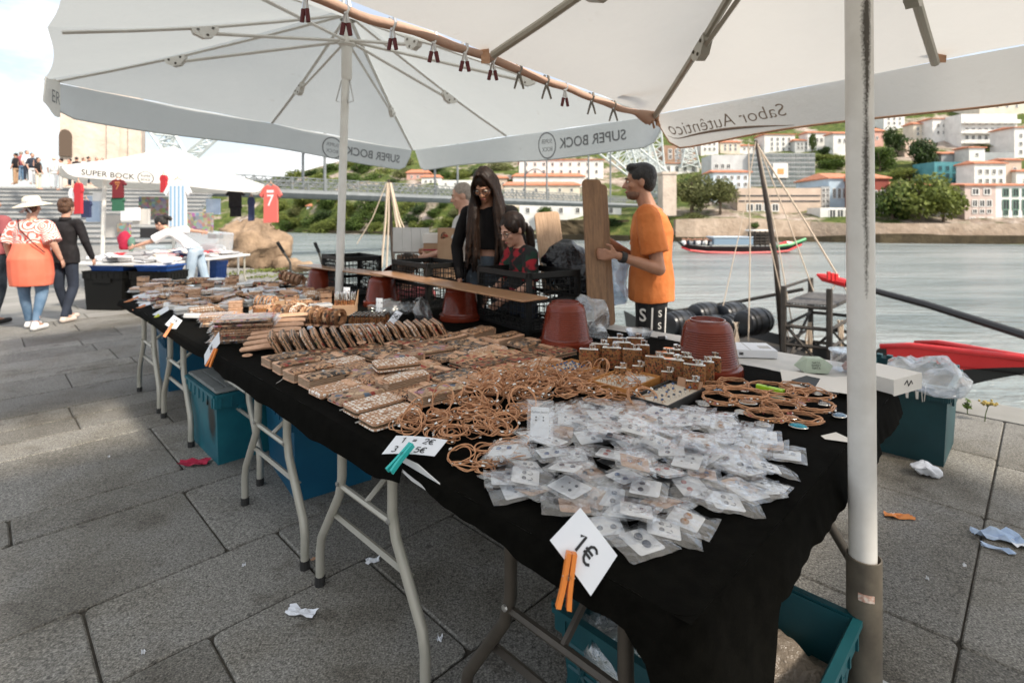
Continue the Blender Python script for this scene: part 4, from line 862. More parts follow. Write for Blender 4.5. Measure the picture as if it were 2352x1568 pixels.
# ------------------------------------------------------------------ tables and cloths
def folding_table(label, b0, b1, a1, dark=False, a0=.875, legs=True, z=.70):
    bc = (b0+b1)/2; t = thing('folding_table', label, 'table', ab((a0+a1)/2, bc, 0), RZA, 'tables in the row'); hl = (a1-a0)/2; lm = MATS['legs_shaded' if dark else 'legs']
    mb = M(); mb.rbox((0, 0, z-.024), (a1-a0, b1-b0, .046), .03, .008); mb.build('tabletop', MATS['cloth_under'], t, smooth=40)
    for e in ((-1, 1) if legs else ()):
        xa = e*(hl-.05)
        for s in (-1, 1):
            mb = M(); mb.tube([(xa, s*.165, z-.04), (xa, s*.165, .475), (xa+e*.0, s*.185, .40), (xa, s*.325, .19), (xa, s*.34, .13), (xa, s*.34, .0)], .0165, 10); l = mb.build('leg', lm, t, smooth=50)
            if e < 0 and not dark: mb = M(); mb.tube([(xa, s*.34, 0.0), (xa, s*.34, .035)], .0195, 10); mb.build('foot_cap', MATS['rubber'], l)
        mb = M(); mb.tube([(xa, -.175, .44), (xa, .175, .44)], .011, 6); mb.build('crossbar', lm, t)
        mb = M(); mb.tube([(xa+.012, -.25, .305), (xa+.012, .25, .305)], .014, 4, flat=.5); mb.build('brace', lm, t)
        mb = M(); mb.tube([(xa, 0, .44), (xa-e*.28, 0, z-.05)], .010, 6); mb.build('stay', lm, t)
        for s in (-1, 1):
            mb = M(); mb.lathe([(.008, 0), (.008, .005), (0, .006)], 8, 0, TR(xa-.016, s*.168, .452) @ rot(0, -PI/2, 0)); mb.build('rivet', MATS['galv'], t)
    return t
folding_table('nearest folding table with shade-darkened legs above the open teal crate', .43, 1.10, 2.16, True)
folding_table('second folding table, bare grey tube feet, just left of the white card clipped 1 = 2€', 1.26, 1.99, 2.16)
folding_table('third folding table, black rubber feet, beside the big blue bin', 2.06, 2.82, 2.70)
folding_table('folding table set back behind the blue and teal bins', 2.9, 3.64, 2.75, a0=1.0, legs=True).location
folding_table('fifth folding table, black rubber feet, left of the teal lidded bin', 3.70, 4.42, 2.75)
folding_table('farthest folding table of the row, in front of the far blue bin', 4.5, 5.24, 2.75)
wt = thing('white_table', 'long white table behind the near stall, with boxes and food tubs on it', 'table', ab(2.60, 1.33, 0), RZA); mb = M(); mb.rbox((0, 0, .682), (.78, 1.78, .036), .02, .006); mb.build('tabletop', mat('scratched white table', (.52, .51, .48), .6, (.60, .585, .55), 18), wt)
for sx in (-1, 1):
    for sy in (-1, 1): mb = M(); mb.tube([(sx*.30, sy*.55, .66), (sx*.30, sy*.55, 0)], .016, 8); mb.build('leg', MATS['legs'], wt)
def wv(u, s=0.): return NZ.noise(V((u*3.1, s, 0)))*.65+NZ.noise(V((u*8.3, s, 4)))*.35
def cloth(name, label, edge, hem, flare, top, thick=.004):
    """edge(s) -> (point, outward) along the hanging sides, hem(s) hanging length; top: a polygon grid function"""
    mb = M(); n = 260
    def sk(u, v):
        p, nr = edge(u); h = hem(u); w = flare*(.5+.7*wv(u*5, 2))*v
        rr = min(v*5, 1)
        return p+nr*(.012*math.sin(min(v*4, 1)*PI/2)+w*(.35+h*1.6))-V((0, 0, h*v*(1 if v > .0 else 0)))
    mb.sheet(n, 8, sk); mb.sheet(60, 40, top)
    o = mb.build(name, MATS['black_cloth'], smooth=1); return tag(o, label, 'tablecloth')
bF0, bF1, aF = 1.285, 5.62, .862
def edge_far(u):
    s = u*(bF1-bF0+1.0)
    if s < bF1-bF0: return ab(aF, bF0+s, TT-.002), ab(-1, 0)
    return ab(aF+(s-(bF1-bF0)), bF1, TT-.002), ab(0, 1)
def hem_far(u):
    s = bF0+u*(bF1-bF0+1.0); return interp([1.28, 1.4, 2.0, 2.6, 3.0, 3.6, 4.2, 4.8, 5.6, 6.6], [.05, .078, .085, .075, .055, .05, .035, .03, .05, .04], s)*(1+.22*wv(u*5, 7))
cloth('tablecloth', 'long black felt cloth over the far tables, sagging along its front edge', edge_far, hem_far, .06, lambda u, v: ab(lerp(aF, 2.80, v), lerp(bF0, bF1, u), TT-.002+.002*NZ.noise(V((u*20, v*9, 1)))))
bN0, bN1, aN = .425, 1.335, .855
def edge_near(u):
    s = u*(bN1-bN0+1.72); rad = .05
    if s < bN1-bN0-rad: return ab(aN, bN1-s, TT+.002), ab(-1, 0)
    s2 = s-(bN1-bN0)
    if s2 > rad: return ab(aN+s2, bN0, TT+.002), ab(0, -1)
    t = (s2+rad)/(2*rad); a = t*PI/2; return ab(aN+rad-rad*math.cos(a), bN0+rad-rad*math.sin(a), TT+.002), ab(-math.cos(a), -math.sin(a))
def hem_near(u):
    s = u*(bN1-bN0+1.72); return interp([0, .08, .27, .58, .68, .75, .80, .84, .875, .91, 1.0, 1.10, 1.17, 1.24, 1.5, 2.0, 2.6], [.0, .004, .032, .052, .058, .045, .05, .09, .19, .36, .47, .42, .24, .115, .11, .10, .08], s)*(1+.09*wv(u*5, 3))
def top_near(u, v):
    b = lerp(bN0, bN1, v); a = lerp(aN, 2.56+.025*NZ.noise(V((b*9, 1, 1)))+.012*NZ.noise(V((b*60, 1, 1))), u)
    if u < .12 and v < .12:
        pass
    return ab(a, b, TT+.002+.0025*NZ.noise(V((u*19, v*10, 6))))
cloth('tablecloth', 'nearer black felt cloth hanging in a long tail at the corner beside the pole', edge_near, hem_near, .08, top_near)
mb = M(); mb.sheet(8, 3, lambda u, v: ab(lerp(.90, 2.52, u), lerp(1.32, 2.15, v), TT-.0005+.001*NZ.noise(V((u*9, v*9, 2))))); tag(mb.build('tablecloth', MATS['black_cloth'], smooth=1), 'middle strip of black felt under the terracotta pots and flasks', 'tablecloth')
def onpl(x, y, a):
    r = (x-CX)/F; b = a*(1-r)/(1+r); return dd(x, y, (a+b)*S2)
mb = M(); q8 = [onpl(x, y, .848) for x, y in ((916, 1046), (958, 1066), (1062, 1158), (1030, 1152), (985, 1130), (945, 1104), (922, 1082))]; q9 = [p+ab(.004, 0) for p in q8]
mb.add(q8+q9, [tuple(range(7))[::-1], tuple(range(7, 14))]+[(i, (i+1) % 7, 7+(i+1) % 7, 7+i) for i in range(7)]); tag(mb.build('plastic_sheet', MATS['cloth_under']), 'white plastic edge showing below the black cloth at the turquoise peg', 'plastic sheet')
mb = M(); mb.add([g(1885, 1000, TT+.006), g(1920, 992, TT+.006), g(1946, 1004, TT+.006), g(1952, 1016, TT+.006), g(1925, 1012, TT+.006), g(1895, 1008, TT+.006)], [(5, 4, 3, 2, 1, 0)]); mb.add([g(1885, 1000, TT+.003), g(1920, 992, TT+.003), g(1946, 1004, TT+.003), g(1952, 1016, TT+.003), g(1925, 1012, TT+.003), g(1895, 1008, TT+.003)], [(5, 4, 3, 2, 1, 0)])
tag(mb.build('white_piece', MATS['paper_cream']), 'white patch for the table showing through the torn cloth beside the pole', 'paper')  # thin patch added for the white table seen through a tear
# ------------------------------------------------------------------ people: every body one continuous skin, clothes and hair as children
def cap_(mb, p, q, r1, r2, n=10, mx=None):
    p, q = V(p), V(q); d = q-p; L_ = d.length; d = d/L_ if L_ > 1e-6 else V((0, 0, 1)); pts = []; rs = []
    for k in range(4): a = PI/2*(1-k/3.5); pts.append(p-d*r1*math.sin(a)); rs.append(max(r1*math.cos(a), r1*.06))
    for k in range(1, 4): pts.append(p.lerp(q, k/4)); rs.append(lerp(r1, r2, k/4))
    for k in range(4): a = PI/2*(.5+k)/3.5; pts.append(q+d*r2*math.sin(min(a, 1.55))); rs.append(max(r2*math.cos(min(a, 1.52)), r2*.06))
    mb.tube(pts, rs, n, mx=mx)
def loft(mb, rings, n=16):
    """rings: (centre, half width, half depth[, facing angle])"""
    vs = []; k = len(rings)
    for rg in rings:
        c, w, d_ = rg[0], rg[1], rg[2]; a0 = rg[3] if len(rg) > 3 else 0
        for j in range(n):
            a = 2*PI*j/n; x, y = w*math.cos(a), d_*math.sin(a); vs.append((c[0]+x*math.cos(a0)-y*math.sin(a0), c[1]+x*math.sin(a0)+y*math.cos(a0), c[2]))
    fs = [(i*n+j, i*n+(j+1) % n, (i+1)*n+(j+1) % n, (i+1)*n+j) for i in range(k-1) for j in range(n)]+[tuple(range(n))[::-1], tuple(range((k-1)*n, k*n))]
    mb.add(vs, fs)
def blob(name, mb, m, parent, voxel=.009, sm=3, off=None, fold=0, ff=9):
    me = mb.build('tmp', m, data=True); o = bpy.data.objects.new('tmp', me); C.objects.link(o)
    r = o.modifiers.new('r', 'REMESH'); r.mode = 'VOXEL'; r.voxel_size = voxel; r.use_smooth_shade = True
    s = o.modifiers.new('s', 'SMOOTH'); s.iterations = sm; s.factor = .5
    dg = bpy.context.evaluated_depsgraph_get(); dg.update(); me2 = bpy.data.meshes.new_from_object(o.evaluated_get(dg)); me2.name = name
    me2.materials.clear(); me2.materials.append(m); bpy.data.objects.remove(o); bpy.data.meshes.remove(me)
    if fold:
        nn_ = [v.normal.copy() for v in me2.vertices]; co_ = []
        for v, vn in zip(me2.vertices, nn_):
            c = v.co; n1 = NZ.noise(V((c.x*ff, c.y*ff, c.z*ff*.55)))+.5*NZ.noise(V((c.x*ff*2.1+7, c.y*ff*2.1, c.z*ff*1.0))); co_ += list(c+vn*(n1*fold))
        me2.vertices.foreach_set('co', co_); me2.update()
    me2.polygons.foreach_set('use_smooth', [True]*len(me2.polygons)); return link(name, me2, parent)
def hand(mb, w, dirn, palm, s=1., curl=.5, thumb=None, spread=.0):
    """w wrist, dirn towards the fingers, palm: the way the palm faces, thumb: the side of the thumb"""
    d = V(dirn).normalized(); p = V(palm); p = (p-d*p.dot(d)).normalized(); sd = d.cross(p)
    if thumb is not None and sd.dot(V(thumb)) < 0: sd = -sd
    w = V(w)
    for t in (-1.5, -.5, .5, 1.5): cap_(mb, w+d*.012*s, w+d*.082*s+sd*t*.018*s, .015*s, .0125*s, 8)
    for i, (t, L_) in enumerate(((1.5, .068), (.5, .076), (-.5, .071), (-1.5, .056))):
        q = w+d*.088*s+sd*t*.0195*s; dirc = d+sd*t*spread; dirc.normalize(); r = .0092*s; c = 0
        for k, f in enumerate((.42, .32, .26)):
            c += curl*(.7 if k == 0 else 1.0); dv = dirc*math.cos(c)+p*math.sin(c); q2 = q+dv*L_*f*s; cap_(mb, q, q2, r, r*.9, 7); q = q2; r *= .92
    q = w+d*.025*s+sd*.02*s; q2 = q+(sd*.8+d*.55+p*.35).normalized()*.045*s; cap_(mb, q, q2, .013*s, .0105*s, 8); cap_(mb, q2, q2+(d*.8+sd*.2+p*.5).normalized()*.034*s, .0105*s, .009*s, 8)
def head_shapes(mb, hm, s=1., fem=False):
    mb.ell((0, 0, 0), 1, 14, 10, 0, hm @ TR(0, -.012*s, .032*s) @ Matrix.Diagonal((.073*s, .093*s, .088*s, 1)))
    mb.ell((0, 0, 0), 1, 12, 8, 0, hm @ TR(0, .030*s, -.030*s) @ Matrix.Diagonal((.056*s, .060*s, .075*s, 1)))
    mb.ell((0, 0, 0), 1, 10, 8, 0, hm @ TR(0, .030*s, -.072*s) @ Matrix.Diagonal((.045*s, .052*s, .040*s, 1)))
    mb.ell((0, 0, 0), 1, 10, 6, 0, hm @ TR(0, .068*s, -.094*s) @ Matrix.Diagonal((.022*s, .020*s, .018*s, 1)))
    cap_(mb, (0, .083*s, .012*s), (0, .106*s, -.028*s), .0085*s, .0125*s, 8, hm)
    for q in (-1, 1): mb.ell((0, 0, 0), 1, 8, 6, 0, hm @ TR(q*.012*s, .094*s, -.032*s) @ Matrix.Diagonal((.009*s, .011*s, .008*s, 1)))
    mb.ell((0, 0, 0), 1, 10, 6, 0, hm @ TR(0, .080*s, .020*s) @ Matrix.Diagonal((.046*s, .012*s, .010*s, 1)))
    mb.ell((0, 0, 0), 1, 10, 6, 0, hm @ TR(0, .085*s, -.062*s) @ Matrix.Diagonal((.022*s, .009*s, .0075*s, 1)))
    for q in (-1, 1):
        mb.ell((0, 0, 0), 1, 8, 6, 0, hm @ TR(q*.074*s, -.006*s, -.008*s) @ rot(0, 0, q*.3) @ Matrix.Diagonal((.009*s, .020*s, .031*s, 1)))
        mb.ell((0, 0, 0), 1, 8, 6, 0, hm @ TR(q*.040*s, .062*s, -.022*s) @ Matrix.Diagonal((.022*s, .022*s, .020*s, 1)))
def face_bits(t, hm, s, brow, lip):
    mb = M()
    for q in (-1, 1):
        mb.ell((0, 0, 0), 1, 10, 6, 0, hm @ TR(q*.031*s, .0795*s, .003*s) @ Matrix.Diagonal((.0135*s, .008*s, .0075*s, 1)))
        mb.ell((0, 0, 0), 1, 8, 5, 1, hm @ TR(q*.031*s, .0855*s, .002*s) @ Matrix.Diagonal((.006*s, .0035*s, .0062*s, 1)))
    mb.build('eyes', [MATS['tray_white'], MATS['ink']], t, smooth=1)
    mb = M()
    for q in (-1, 1): mb.tube([hm @ V((q*.014*s, .0905*s, .0225*s)), hm @ V((q*.032*s, .0900*s, .028*s)), hm @ V((q*.050*s, .078*s, .021*s))], [.0032*s, .0042*s, .002*s], 6)
    mb.build('eyebrows', brow, t)
    mb = M(); mb.ell((0, 0, 0), 1, 10, 6, 0, hm @ TR(0, .0905*s, -.062*s) @ Matrix.Diagonal((.020*s, .006*s, .0065*s, 1))); mb.build('lips', lip, t, smooth=1)
LIP = mat('lip', (.36, .12, .10), .5)
DEFJ = dict(pel=(0, 0, .95), wai=(0, 0, 1.10), che=(0, 0, 1.30), nek=(0, 0, 1.46), hed=(0, .025, 1.635), shl=(-.18, 0, 1.41), shr=(.18, 0, 1.41), ell=(-.235, -.03, 1.13), elr=(.235, -.03, 1.13), wrl=(-.25, .04, .89), wrr=(.25, .04, .89),
            hil=(-.09, 0, .91), hir=(.09, 0, .91), knl=(-.10, .015, .50), knr=(.10, .015, .50), anl=(-.10, -.03, .085), anr=(.10, -.03, .085), tol=(-.115, .13, .03), tor=(.115, .13, .03))
def person(label, loc, rz, J=None, H=1.75, skin='skin', top=None, bot=None, shoe='white_shoe', girth=1., hyaw=0., hpitch=0., hroll=0., fem=False, hands=None, face=True, vox=.009, group=None, hs=1., brow='hair_dark', nohands=False):
    """top: (material, sleeve 0..2, hem z, ease); sleeve 1 = elbow, 2 = wrist. bot: (material, length 0..1, waist z, ease)"""
    t = thing('person', label, 'person', loc, rz, group); f = H/1.75
    P = {k: V(v)*f for k, v in {**DEFJ, **(J or {})}.items()}; G = girth*f; g_ = G*(.92 if fem else 1)
    hm = Matrix.Translation(P['hed']) @ rot(hpitch, hroll, hyaw); s = f*1.02*hs
    mb = M(); head_shapes(mb, hm, s, fem)
    cap_(mb, P['nek']-V((0, 0, .03)), hm @ V((0, -.01, -.06*s)), .056*g_, .050*f, 12)
    loft(mb, [(P['pel']-V((0, 0, .07*f)), .13*g_, .09*g_), (P['pel'], .155*g_, .105*g_), (P['wai'], .13*g_, .092*g_), (P['che'], .155*g_, .105*g_), (P['che'].lerp(P['nek'], .65), .13*g_, .085*g_), (P['nek'], .06*g_, .055*g_)])
    for e in 'lr':
        cap_(mb, P['sh'+e], P['el'+e], .049*g_, .039*g_); cap_(mb, P['el'+e], P['wr'+e], .040*g_, .026*f); cap_(mb, P['che'].lerp(P['nek'], .6), P['sh'+e], .06*g_, .052*g_)
        cap_(mb, P['hi'+e], P['kn'+e], .083*g_, .055*g_); cap_(mb, P['kn'+e], P['an'+e], .055*g_, .036*f); cap_(mb, P['an'+e], P['to'+e], .036*f, .028*f)
        hd = (hands or {}).get(e)
        if not nohands:
            if hd: hand(mb, P['wr'+e], hd[0], hd[1], f*(.9 if fem else 1), hd[2], hd[3] if len(hd) > 3 else None)
            else: hand(mb, P['wr'+e], P['wr'+e]-P['el'+e], V((1 if e == 'l' else -1, 0, 0)), f*(.9 if fem else 1), .35, V((0, 1, 0)))
    blob('body', mb, MATS[skin], t, vox, 2)
    if face: face_bits(t, hm, s, MATS[brow], LIP)
    if top:
        m, sl, hem, ez = top[:4]; mb = M(); hz = hem*f
        lo = P['pel'].lerp(P['wai'], max(0, (hz-P['pel'].z)/max(.01, P['wai'].z-P['pel'].z))) if hz > P['pel'].z else P['pel']+V((0, 0, hz-P['pel'].z))
        rg = [(lo, (.176 if hz < P['wai'].z else .135)*g_+ez, (.122 if hz < P['wai'].z else .108)*g_+ez)]
        if hz < P['pel'].z+.08: rg += [(P['pel'].lerp(P['wai'], .15), .170*g_+ez, .118*g_+ez), (P['pel'].lerp(P['wai'], .6), .158*g_+ez, .110*g_+ez)]
        if hz < P['wai'].z-.02: rg.append((P['wai'], .136*g_+ez, .100*g_+ez))
        rg += [(P['che'], .160*g_+ez*.8, .112*g_+ez*.8), (P['che'].lerp(P['nek'], .62), .140*g_+ez*.5, .092*g_+ez*.6), (P['nek']+V((0, 0, -.012)), .072*g_, .066*g_)]
        loft(mb, rg)
        for e in 'lr':
            cap_(mb, P['che'].lerp(P['nek'], .6), P['sh'+e], .062*g_+ez*.5, .056*g_+ez*.5); a, b, w = P['sh'+e], P['el'+e], P['wr'+e]
            if sl >= 2: cap_(mb, a, b, .053*g_+ez*.6, .044*g_+ez*.5); cap_(mb, b, b.lerp(w, .95), .044*g_+ez*.5, .031*f+ez*.4)
            else:
                q = a.lerp(b, min(1, sl)*.92); d = (q-a).normalized(); mb.tube([a-d*.02, a, a.lerp(q, .5), q], [.045*g_+ez*.6, .056*g_+ez*.8, .058*g_+ez*1.0, .060*g_+ez*1.2], 12)
        blob('top', mb, MATS[m], t, vox, 3, fold=.007)
    if bot:
        m, ln, wz, ez = bot[:4]; mb = M(); tuck = .012 if top and top[2]*f < P['pel'].z+.05 else 0
        loft(mb, [(P['pel']-V((0, 0, .09*f)), .150*g_+ez, .102*g_+ez), (P['pel'], .163*g_+ez-tuck, .112*g_+ez-tuck), (P['pel'].lerp(P['wai'], max(.05, (wz*f-P['pel'].z)/(P['wai'].z-P['pel'].z))), .140*g_+ez*.7, .100*g_+ez*.7)])
        for e in 'lr':
            cap_(mb, P['hi'+e], P['kn'+e], .089*g_+ez*.7, .060*g_+ez)
            if ln > .5: cap_(mb, P['kn'+e], P['kn'+e].lerp(P['an'+e], min(1, ln)*.97), .060*g_+ez, .043*f+ez*1.1)
        blob('trousers', mb, MATS[m], t, vox, 3, fold=.006, ff=7)
    if shoe:
        for e in 'lr':
            mb = M(); a, q = P['an'+e], P['to'+e]; cap_(mb, V((a.x, a.y-.02, .045*f)), V((q.x, q.y+.02, .038*f)), .043*f, .036*f); cap_(mb, a, V((a.x, a.y, .05)), .042*f, .044*f); blob('shoe', mb, MATS[shoe], t, max(vox, .01), 2)
    t['_'] = 0; del t['_']
    return t, P, hm, s
def hair_cap(t, hm, s, m, back=1., low=-.02, ease=1.07, vox=.009, extra=()):
    """hair over the crown and the back of the head, down to low behind the ears"""
    mb = M(); mb.ell((0, 0, 0), 1, 16, 12, 0, hm @ TR(0, -.020*s, .043*s) @ Matrix.Diagonal((.0775*s*ease, .090*s*ease, .086*s*ease, 1)))
    mb.ell((0, 0, 0), 1, 14, 10, 0, hm @ TR(0, -.046*s, low*s) @ Matrix.Diagonal((.066*s*ease, .058*s*ease, .070*s, 1)))
    for (c, r) in extra: mb.ell((0, 0, 0), 1, 12, 8, 0, hm @ TR(*(V(c)*s)) @ Matrix.Diagonal((r[0]*s, r[1]*s, r[2]*s, 1)))
    return blob('hair', mb, m, t, vox, 2, fold=.004, ff=38)
def px(x, y0, D): q = dd(x, 500, D); return V((q.x, q.y, y0))
# the seller in orange, facing left along the table with a board in both hands
LM, RM, FM = px(1496, 0, 3.6), PI/2-.22, 1.775/1.75
def wl(x, y, D): q = (Matrix.Rotation(-RM, 3, 'Z') @ (dd(x, y, D)-LM))/FM; return tuple(q)
def wd(x, y, z): return tuple(Matrix.Rotation(-RM, 3, 'Z') @ V((x, y, z)))
ml, P, hm, hs_ = person('man in an orange shirt and black trousers turning two long boards in his hands', LM, RM,
    dict(hed=(0, .075, 1.625), nek=(0, .015, 1.465), shl=(-.185, .03, 1.405), shr=(.185, -.02, 1.405), ell=wl(1513, 618, 3.36), elr=wl(1462, 600, 3.80), wrl=wl(1421, 588, 3.29), wrr=wl(1384, 545, 3.52), anl=(-.11, -.03, .085), anr=(.12, .02, .085)), H=1.775, skin='skin_tan', girth=1.10,
    top=('orange_tee', .78, .845, .020), bot=('jogger', 1, 1.0, .018), shoe='rubber', hyaw=.10, hpitch=-.03, hands={'r': (wd(-1, -.1, .1), wd(0, -1, 0), .75, (0, 0, 1)), 'l': (wd(-1, .2, .08), wd(.1, 1, 0), .55, (0, 0, 1))}, vox=.0075)
hair_cap(ml, hm, hs_, MATS['hair_black'], low=.0, ease=1.05, vox=.008, extra=(((0, .045, .098), (.060, .042, .030)),))
mb = M(); mb.ell((0, 0, 0), 1, 12, 8, 0, hm @ TR(0, .038*hs_, -.078*hs_) @ Matrix.Diagonal((.0545*hs_, .0535*hs_, .038*hs_, 1))); mb.build('beard_stubble', mat('stubble', (.13, .07, .045), .8, (.2, .11, .075), 90), ml, smooth=1)
mb = M(); w = P['wrl']; d = (P['ell']-w).normalized(); mb.tube([w+d*.012, w+d*.045], .036, 14); mb.build('watch_strap', MATS['rubber'], ml); 
# white side stripe of the trousers with small emblems
mb = M(); mbk = M()

def legpt(u, v):
    z = lerp(.835, .45, v); a = lerp(1.55, 2.35, u); r = .118; c = P['hil'].lerp(P['knl'], max(0, (P['hil'].z-z)/(P['hil'].z-P['knl'].z))); return V((c.x-r*math.sin(a), c.y+r*.98*math.cos(a), z))
mb.sheet(5, 10, lambda u, v: legpt(lerp(.0, .12, u), v)); mb.sheet(5, 10, lambda u, v: legpt(lerp(1.05, 1.18, u), v))
for k in range(4):
    fm = frame_mx(legpt(.58, .10+k*.2)+V((-.003, -.002, 0)), legpt(.8, .12)-legpt(.4, .12), V((0, 0, 1)))
    put_text(mb, 'S', .06, fm, 0, .01)
put_text(mb, 'S', .115, frame_mx(legpt(-.6, .14)+V((-.004, 0, 0)), legpt(-.4, .3)-legpt(-.8, .3), V((0, 0, 1))), 0, .015)
mb.build('side_stripe', MATS['paper_cream'], ml)
# boards in his hands
def board(label, c, ex, up, L_, w, th, m, round_=.04):
    mb = M(); mb.rbox((0, 0, 0), (w, L_, th), round_, .003, seg=4); o = mb.build('wooden_board', MATS[m], smooth=30); o.matrix_world = frame_mx(c, ex, up); return tag(o, label, 'board')
board('long oak board held upright by the man in orange, its rounded top highest', dd(1365, 552, 3.36), V((.97, .22, .02)), (dd(1345, 409, 3.38)-dd(1384, 690, 3.34)), .775, .130, .012, 'plank_man', .03)
board('second oak board behind the first, reaching down to the table edge', dd(1380, 584, 3.43), V((.95, .30, .02)), (dd(1336, 428, 3.43)-dd(1424, 740, 3.42)), .91, .145, .012, 'plank_man', .03)
mb = M(); put_text(mb, 'P', .03, frame_mx(dd(1366, 432, 3.205), V((.95, .32, 0)), V((-.2, 0, 1)))); put_text(mb, 'R', .03, frame_mx(dd(1372, 445, 3.205), V((.95, .32, 0)), V((-.2, 0, 1)))); 
# woman in black with long hair
wm, P, hm, hs_ = person('woman in a black cropped top and dark jeans, very long straight brown hair, glasses', px(1124, 0, 4.15), PI-.10,
    dict(pel=(0, 0, .96), wai=(0, .0, 1.12), che=(0, .02, 1.31), nek=(0, .04, 1.465), hed=(.015, .135, 1.61), shl=(-.165, .02, 1.41), shr=(.165, .02, 1.41), ell=(-.25, .03, 1.15), elr=(.25, -.0, 1.15), wrl=(-.20, .20, .95), wrr=(.20, .13, .92)), H=1.80, fem=True, skin='skin_tan',
    top=('black_knit', 2, 1.135, .012), bot=('denim_dark', 1, 1.085, .012), hpitch=-.68, hyaw=-.22, vox=.009, hs=.98, hands={'r': ((0, .25, -.95), (-1, 0, 0), .35, (0, 1, 0)), 'l': ((.1, .6, -.7), (1, 0, 0), .5, (0, 1, 0))})
mb = M(); mb.ell((0, 0, 0), 1, 16, 12, 0, hm @ TR(0, -.018*hs_, .040*hs_) @ Matrix.Diagonal((.083*hs_, .098*hs_, .092*hs_, 1)))
R_ = random.Random(4)
for i in range(260):
    e = -1 if i % 2 else 1; a = R_.uniform(.0, 1.0); p0 = hm @ V((e*R_.uniform(.004, .02), lerp(.045, -.06, a)*hs_, .122*hs_)); p1 = hm @ V((e*.074*hs_, lerp(.052, -.07, a)*hs_, .045*hs_)); p2 = hm @ V((e*(.086+R_.uniform(-.004, .004))*hs_, lerp(.062, -.06, a)*hs_, -.05*hs_))
    yy = lerp(.135, -.09, a)*1.0; p3 = V((e*R_.uniform(.050, .150), max(yy, -.02)+.055, 1.42+R_.uniform(-.02, .02))); p4 = V((e*R_.uniform(.050, .175), max(yy, 0)*.9+.065, R_.uniform(.99, 1.12)))
    pts = []
    for k in range(13):
        t_ = k/12*4; seg = min(3, int(t_)); u = t_-seg; q = [p0, p1, p2, p3, p4]; pts.append(q[seg].lerp(q[seg+1], u))
    for _ in range(2): pts = [pts[0]]+[(pts[k-1]+pts[k]*2+pts[k+1])/4 for k in range(1, 12)]+[pts[-1]]
    mb.tube(pts, [.013]*4+[.0135]*5+[.011, .009, .006, .003], 6)
loft(mb, [((0, -.13, .98), .12, .02), ((0, -.135, 1.2), .15, .03), ((0, -.12, 1.42), .15, .045), ((0, -.03, 1.56), .095, .05), ((0, .02, 1.66), .085, .06)])
blob('hair', mb, MATS['hair_dark'], wm, .0065, 1, fold=.003, ff=30)
def glasses(t, hm, s, m):
    mb = M()
    for e in (-1, 1):
        mb.tube([hm @ V((e*.033*s+.025*s*math.cos(a), (.105-.012*abs(math.cos(a)))*s, -.001*s+.0185*s*math.sin(a))) for a in [2*PI*k/16 for k in range(16)]], .0022*s, 5, closed=True)
        mb.tube([hm @ V((e*.058*s, .095*s, .004*s)), hm @ V((e*.078*s, 0, .004*s))], .002*s, 5)
    mb.tube([hm @ V((-.009*s, .107*s, .002*s)), hm @ V((.009*s, .107*s, .002*s))], .002*s, 5); mb.build('glasses', m, t)
glasses(wm, hm, hs_, MATS['ink'])
# girl in tartan
gl, P, hm, hs_ = person('girl with a dark ponytail and glasses bending over the black crate', px(1200, 0, 3.78), PI-.95,
    dict(hed=(0, .10, 1.545), nek=(0, .015, 1.42), shl=(-.14, .02, 1.36), shr=(.14, .02, 1.36), ell=(-.19, .06, 1.12), elr=(.19, .06, 1.12), wrl=(-.12, .26, 1.0), wrr=(.12, .26, 1.0)), H=1.50, fem=True, skin='skin', girth=.86, top=('tartan', 1.0, .98, .018), bot=('navy', 1, 1.05, .012), hpitch=-.42, hs=1.10, vox=.009)
hair_cap(gl, hm, hs_, MATS['hair_dark'], low=.0, ease=1.08, extra=(((0, -.105, -.005), (.026, .026, .026)), ((-.066, .02, .03), (.02, .045, .05)), ((.066, .02, .03), (.02, .045, .05))))
mb = M(); q = hm @ V((0, -.125*hs_, -.01)); mb.tube([q, q+V((0, -.035, -.05)), q+V((0, -.05, -.15)), q+V((0, -.04, -.27)), q+V((.005, -.02, -.36))], [.020, .032, .032, .024, .006], 10); mb.build('ponytail', MATS['hair_dark'], gl, smooth=1)
mb = M(); mb.tube([q+V((.02*math.cos(a), -.012, .02*math.sin(a)-.01)) for a in [2*PI*k/10 for k in range(10)]], .007, 6, closed=True); mb.build('hair_tie', MATS['white_tee'], gl)
glasses(gl, hm, hs_, MATS['ink'])
# older man behind, in profile to the left
om, P, hm, hs_ = person('older man with cropped grey hair in profile behind the woman in black', px(1066, 0, 5.15), PI/2+.12, dict(ell=(-.2, .12, 1.14), wrl=(-.08, .34, 1.06), elr=(.24, .06, 1.12), wrr=(.12, .32, 1.10)), H=1.735, skin='skin', top=('boxgrey', .8, .9, .02), bot=('denim', 1, 1.0, .012), hpitch=-.22, vox=.010)
hair_cap(om, hm, hs_, MATS['hair_grey'], low=.012, ease=1.015)
mb = M(); mb.rbox((0, 0, 0), (.16, .13, .11), .03, .02); o = mb.build('cork_bag', MATS['dark floral print cork'], smooth=40); o.location = dd(1028, 546, 4.95); o.rotation_euler = (.4, .5, .3); tag(o, 'small printed cork bag in the hands of the older man', 'bag')
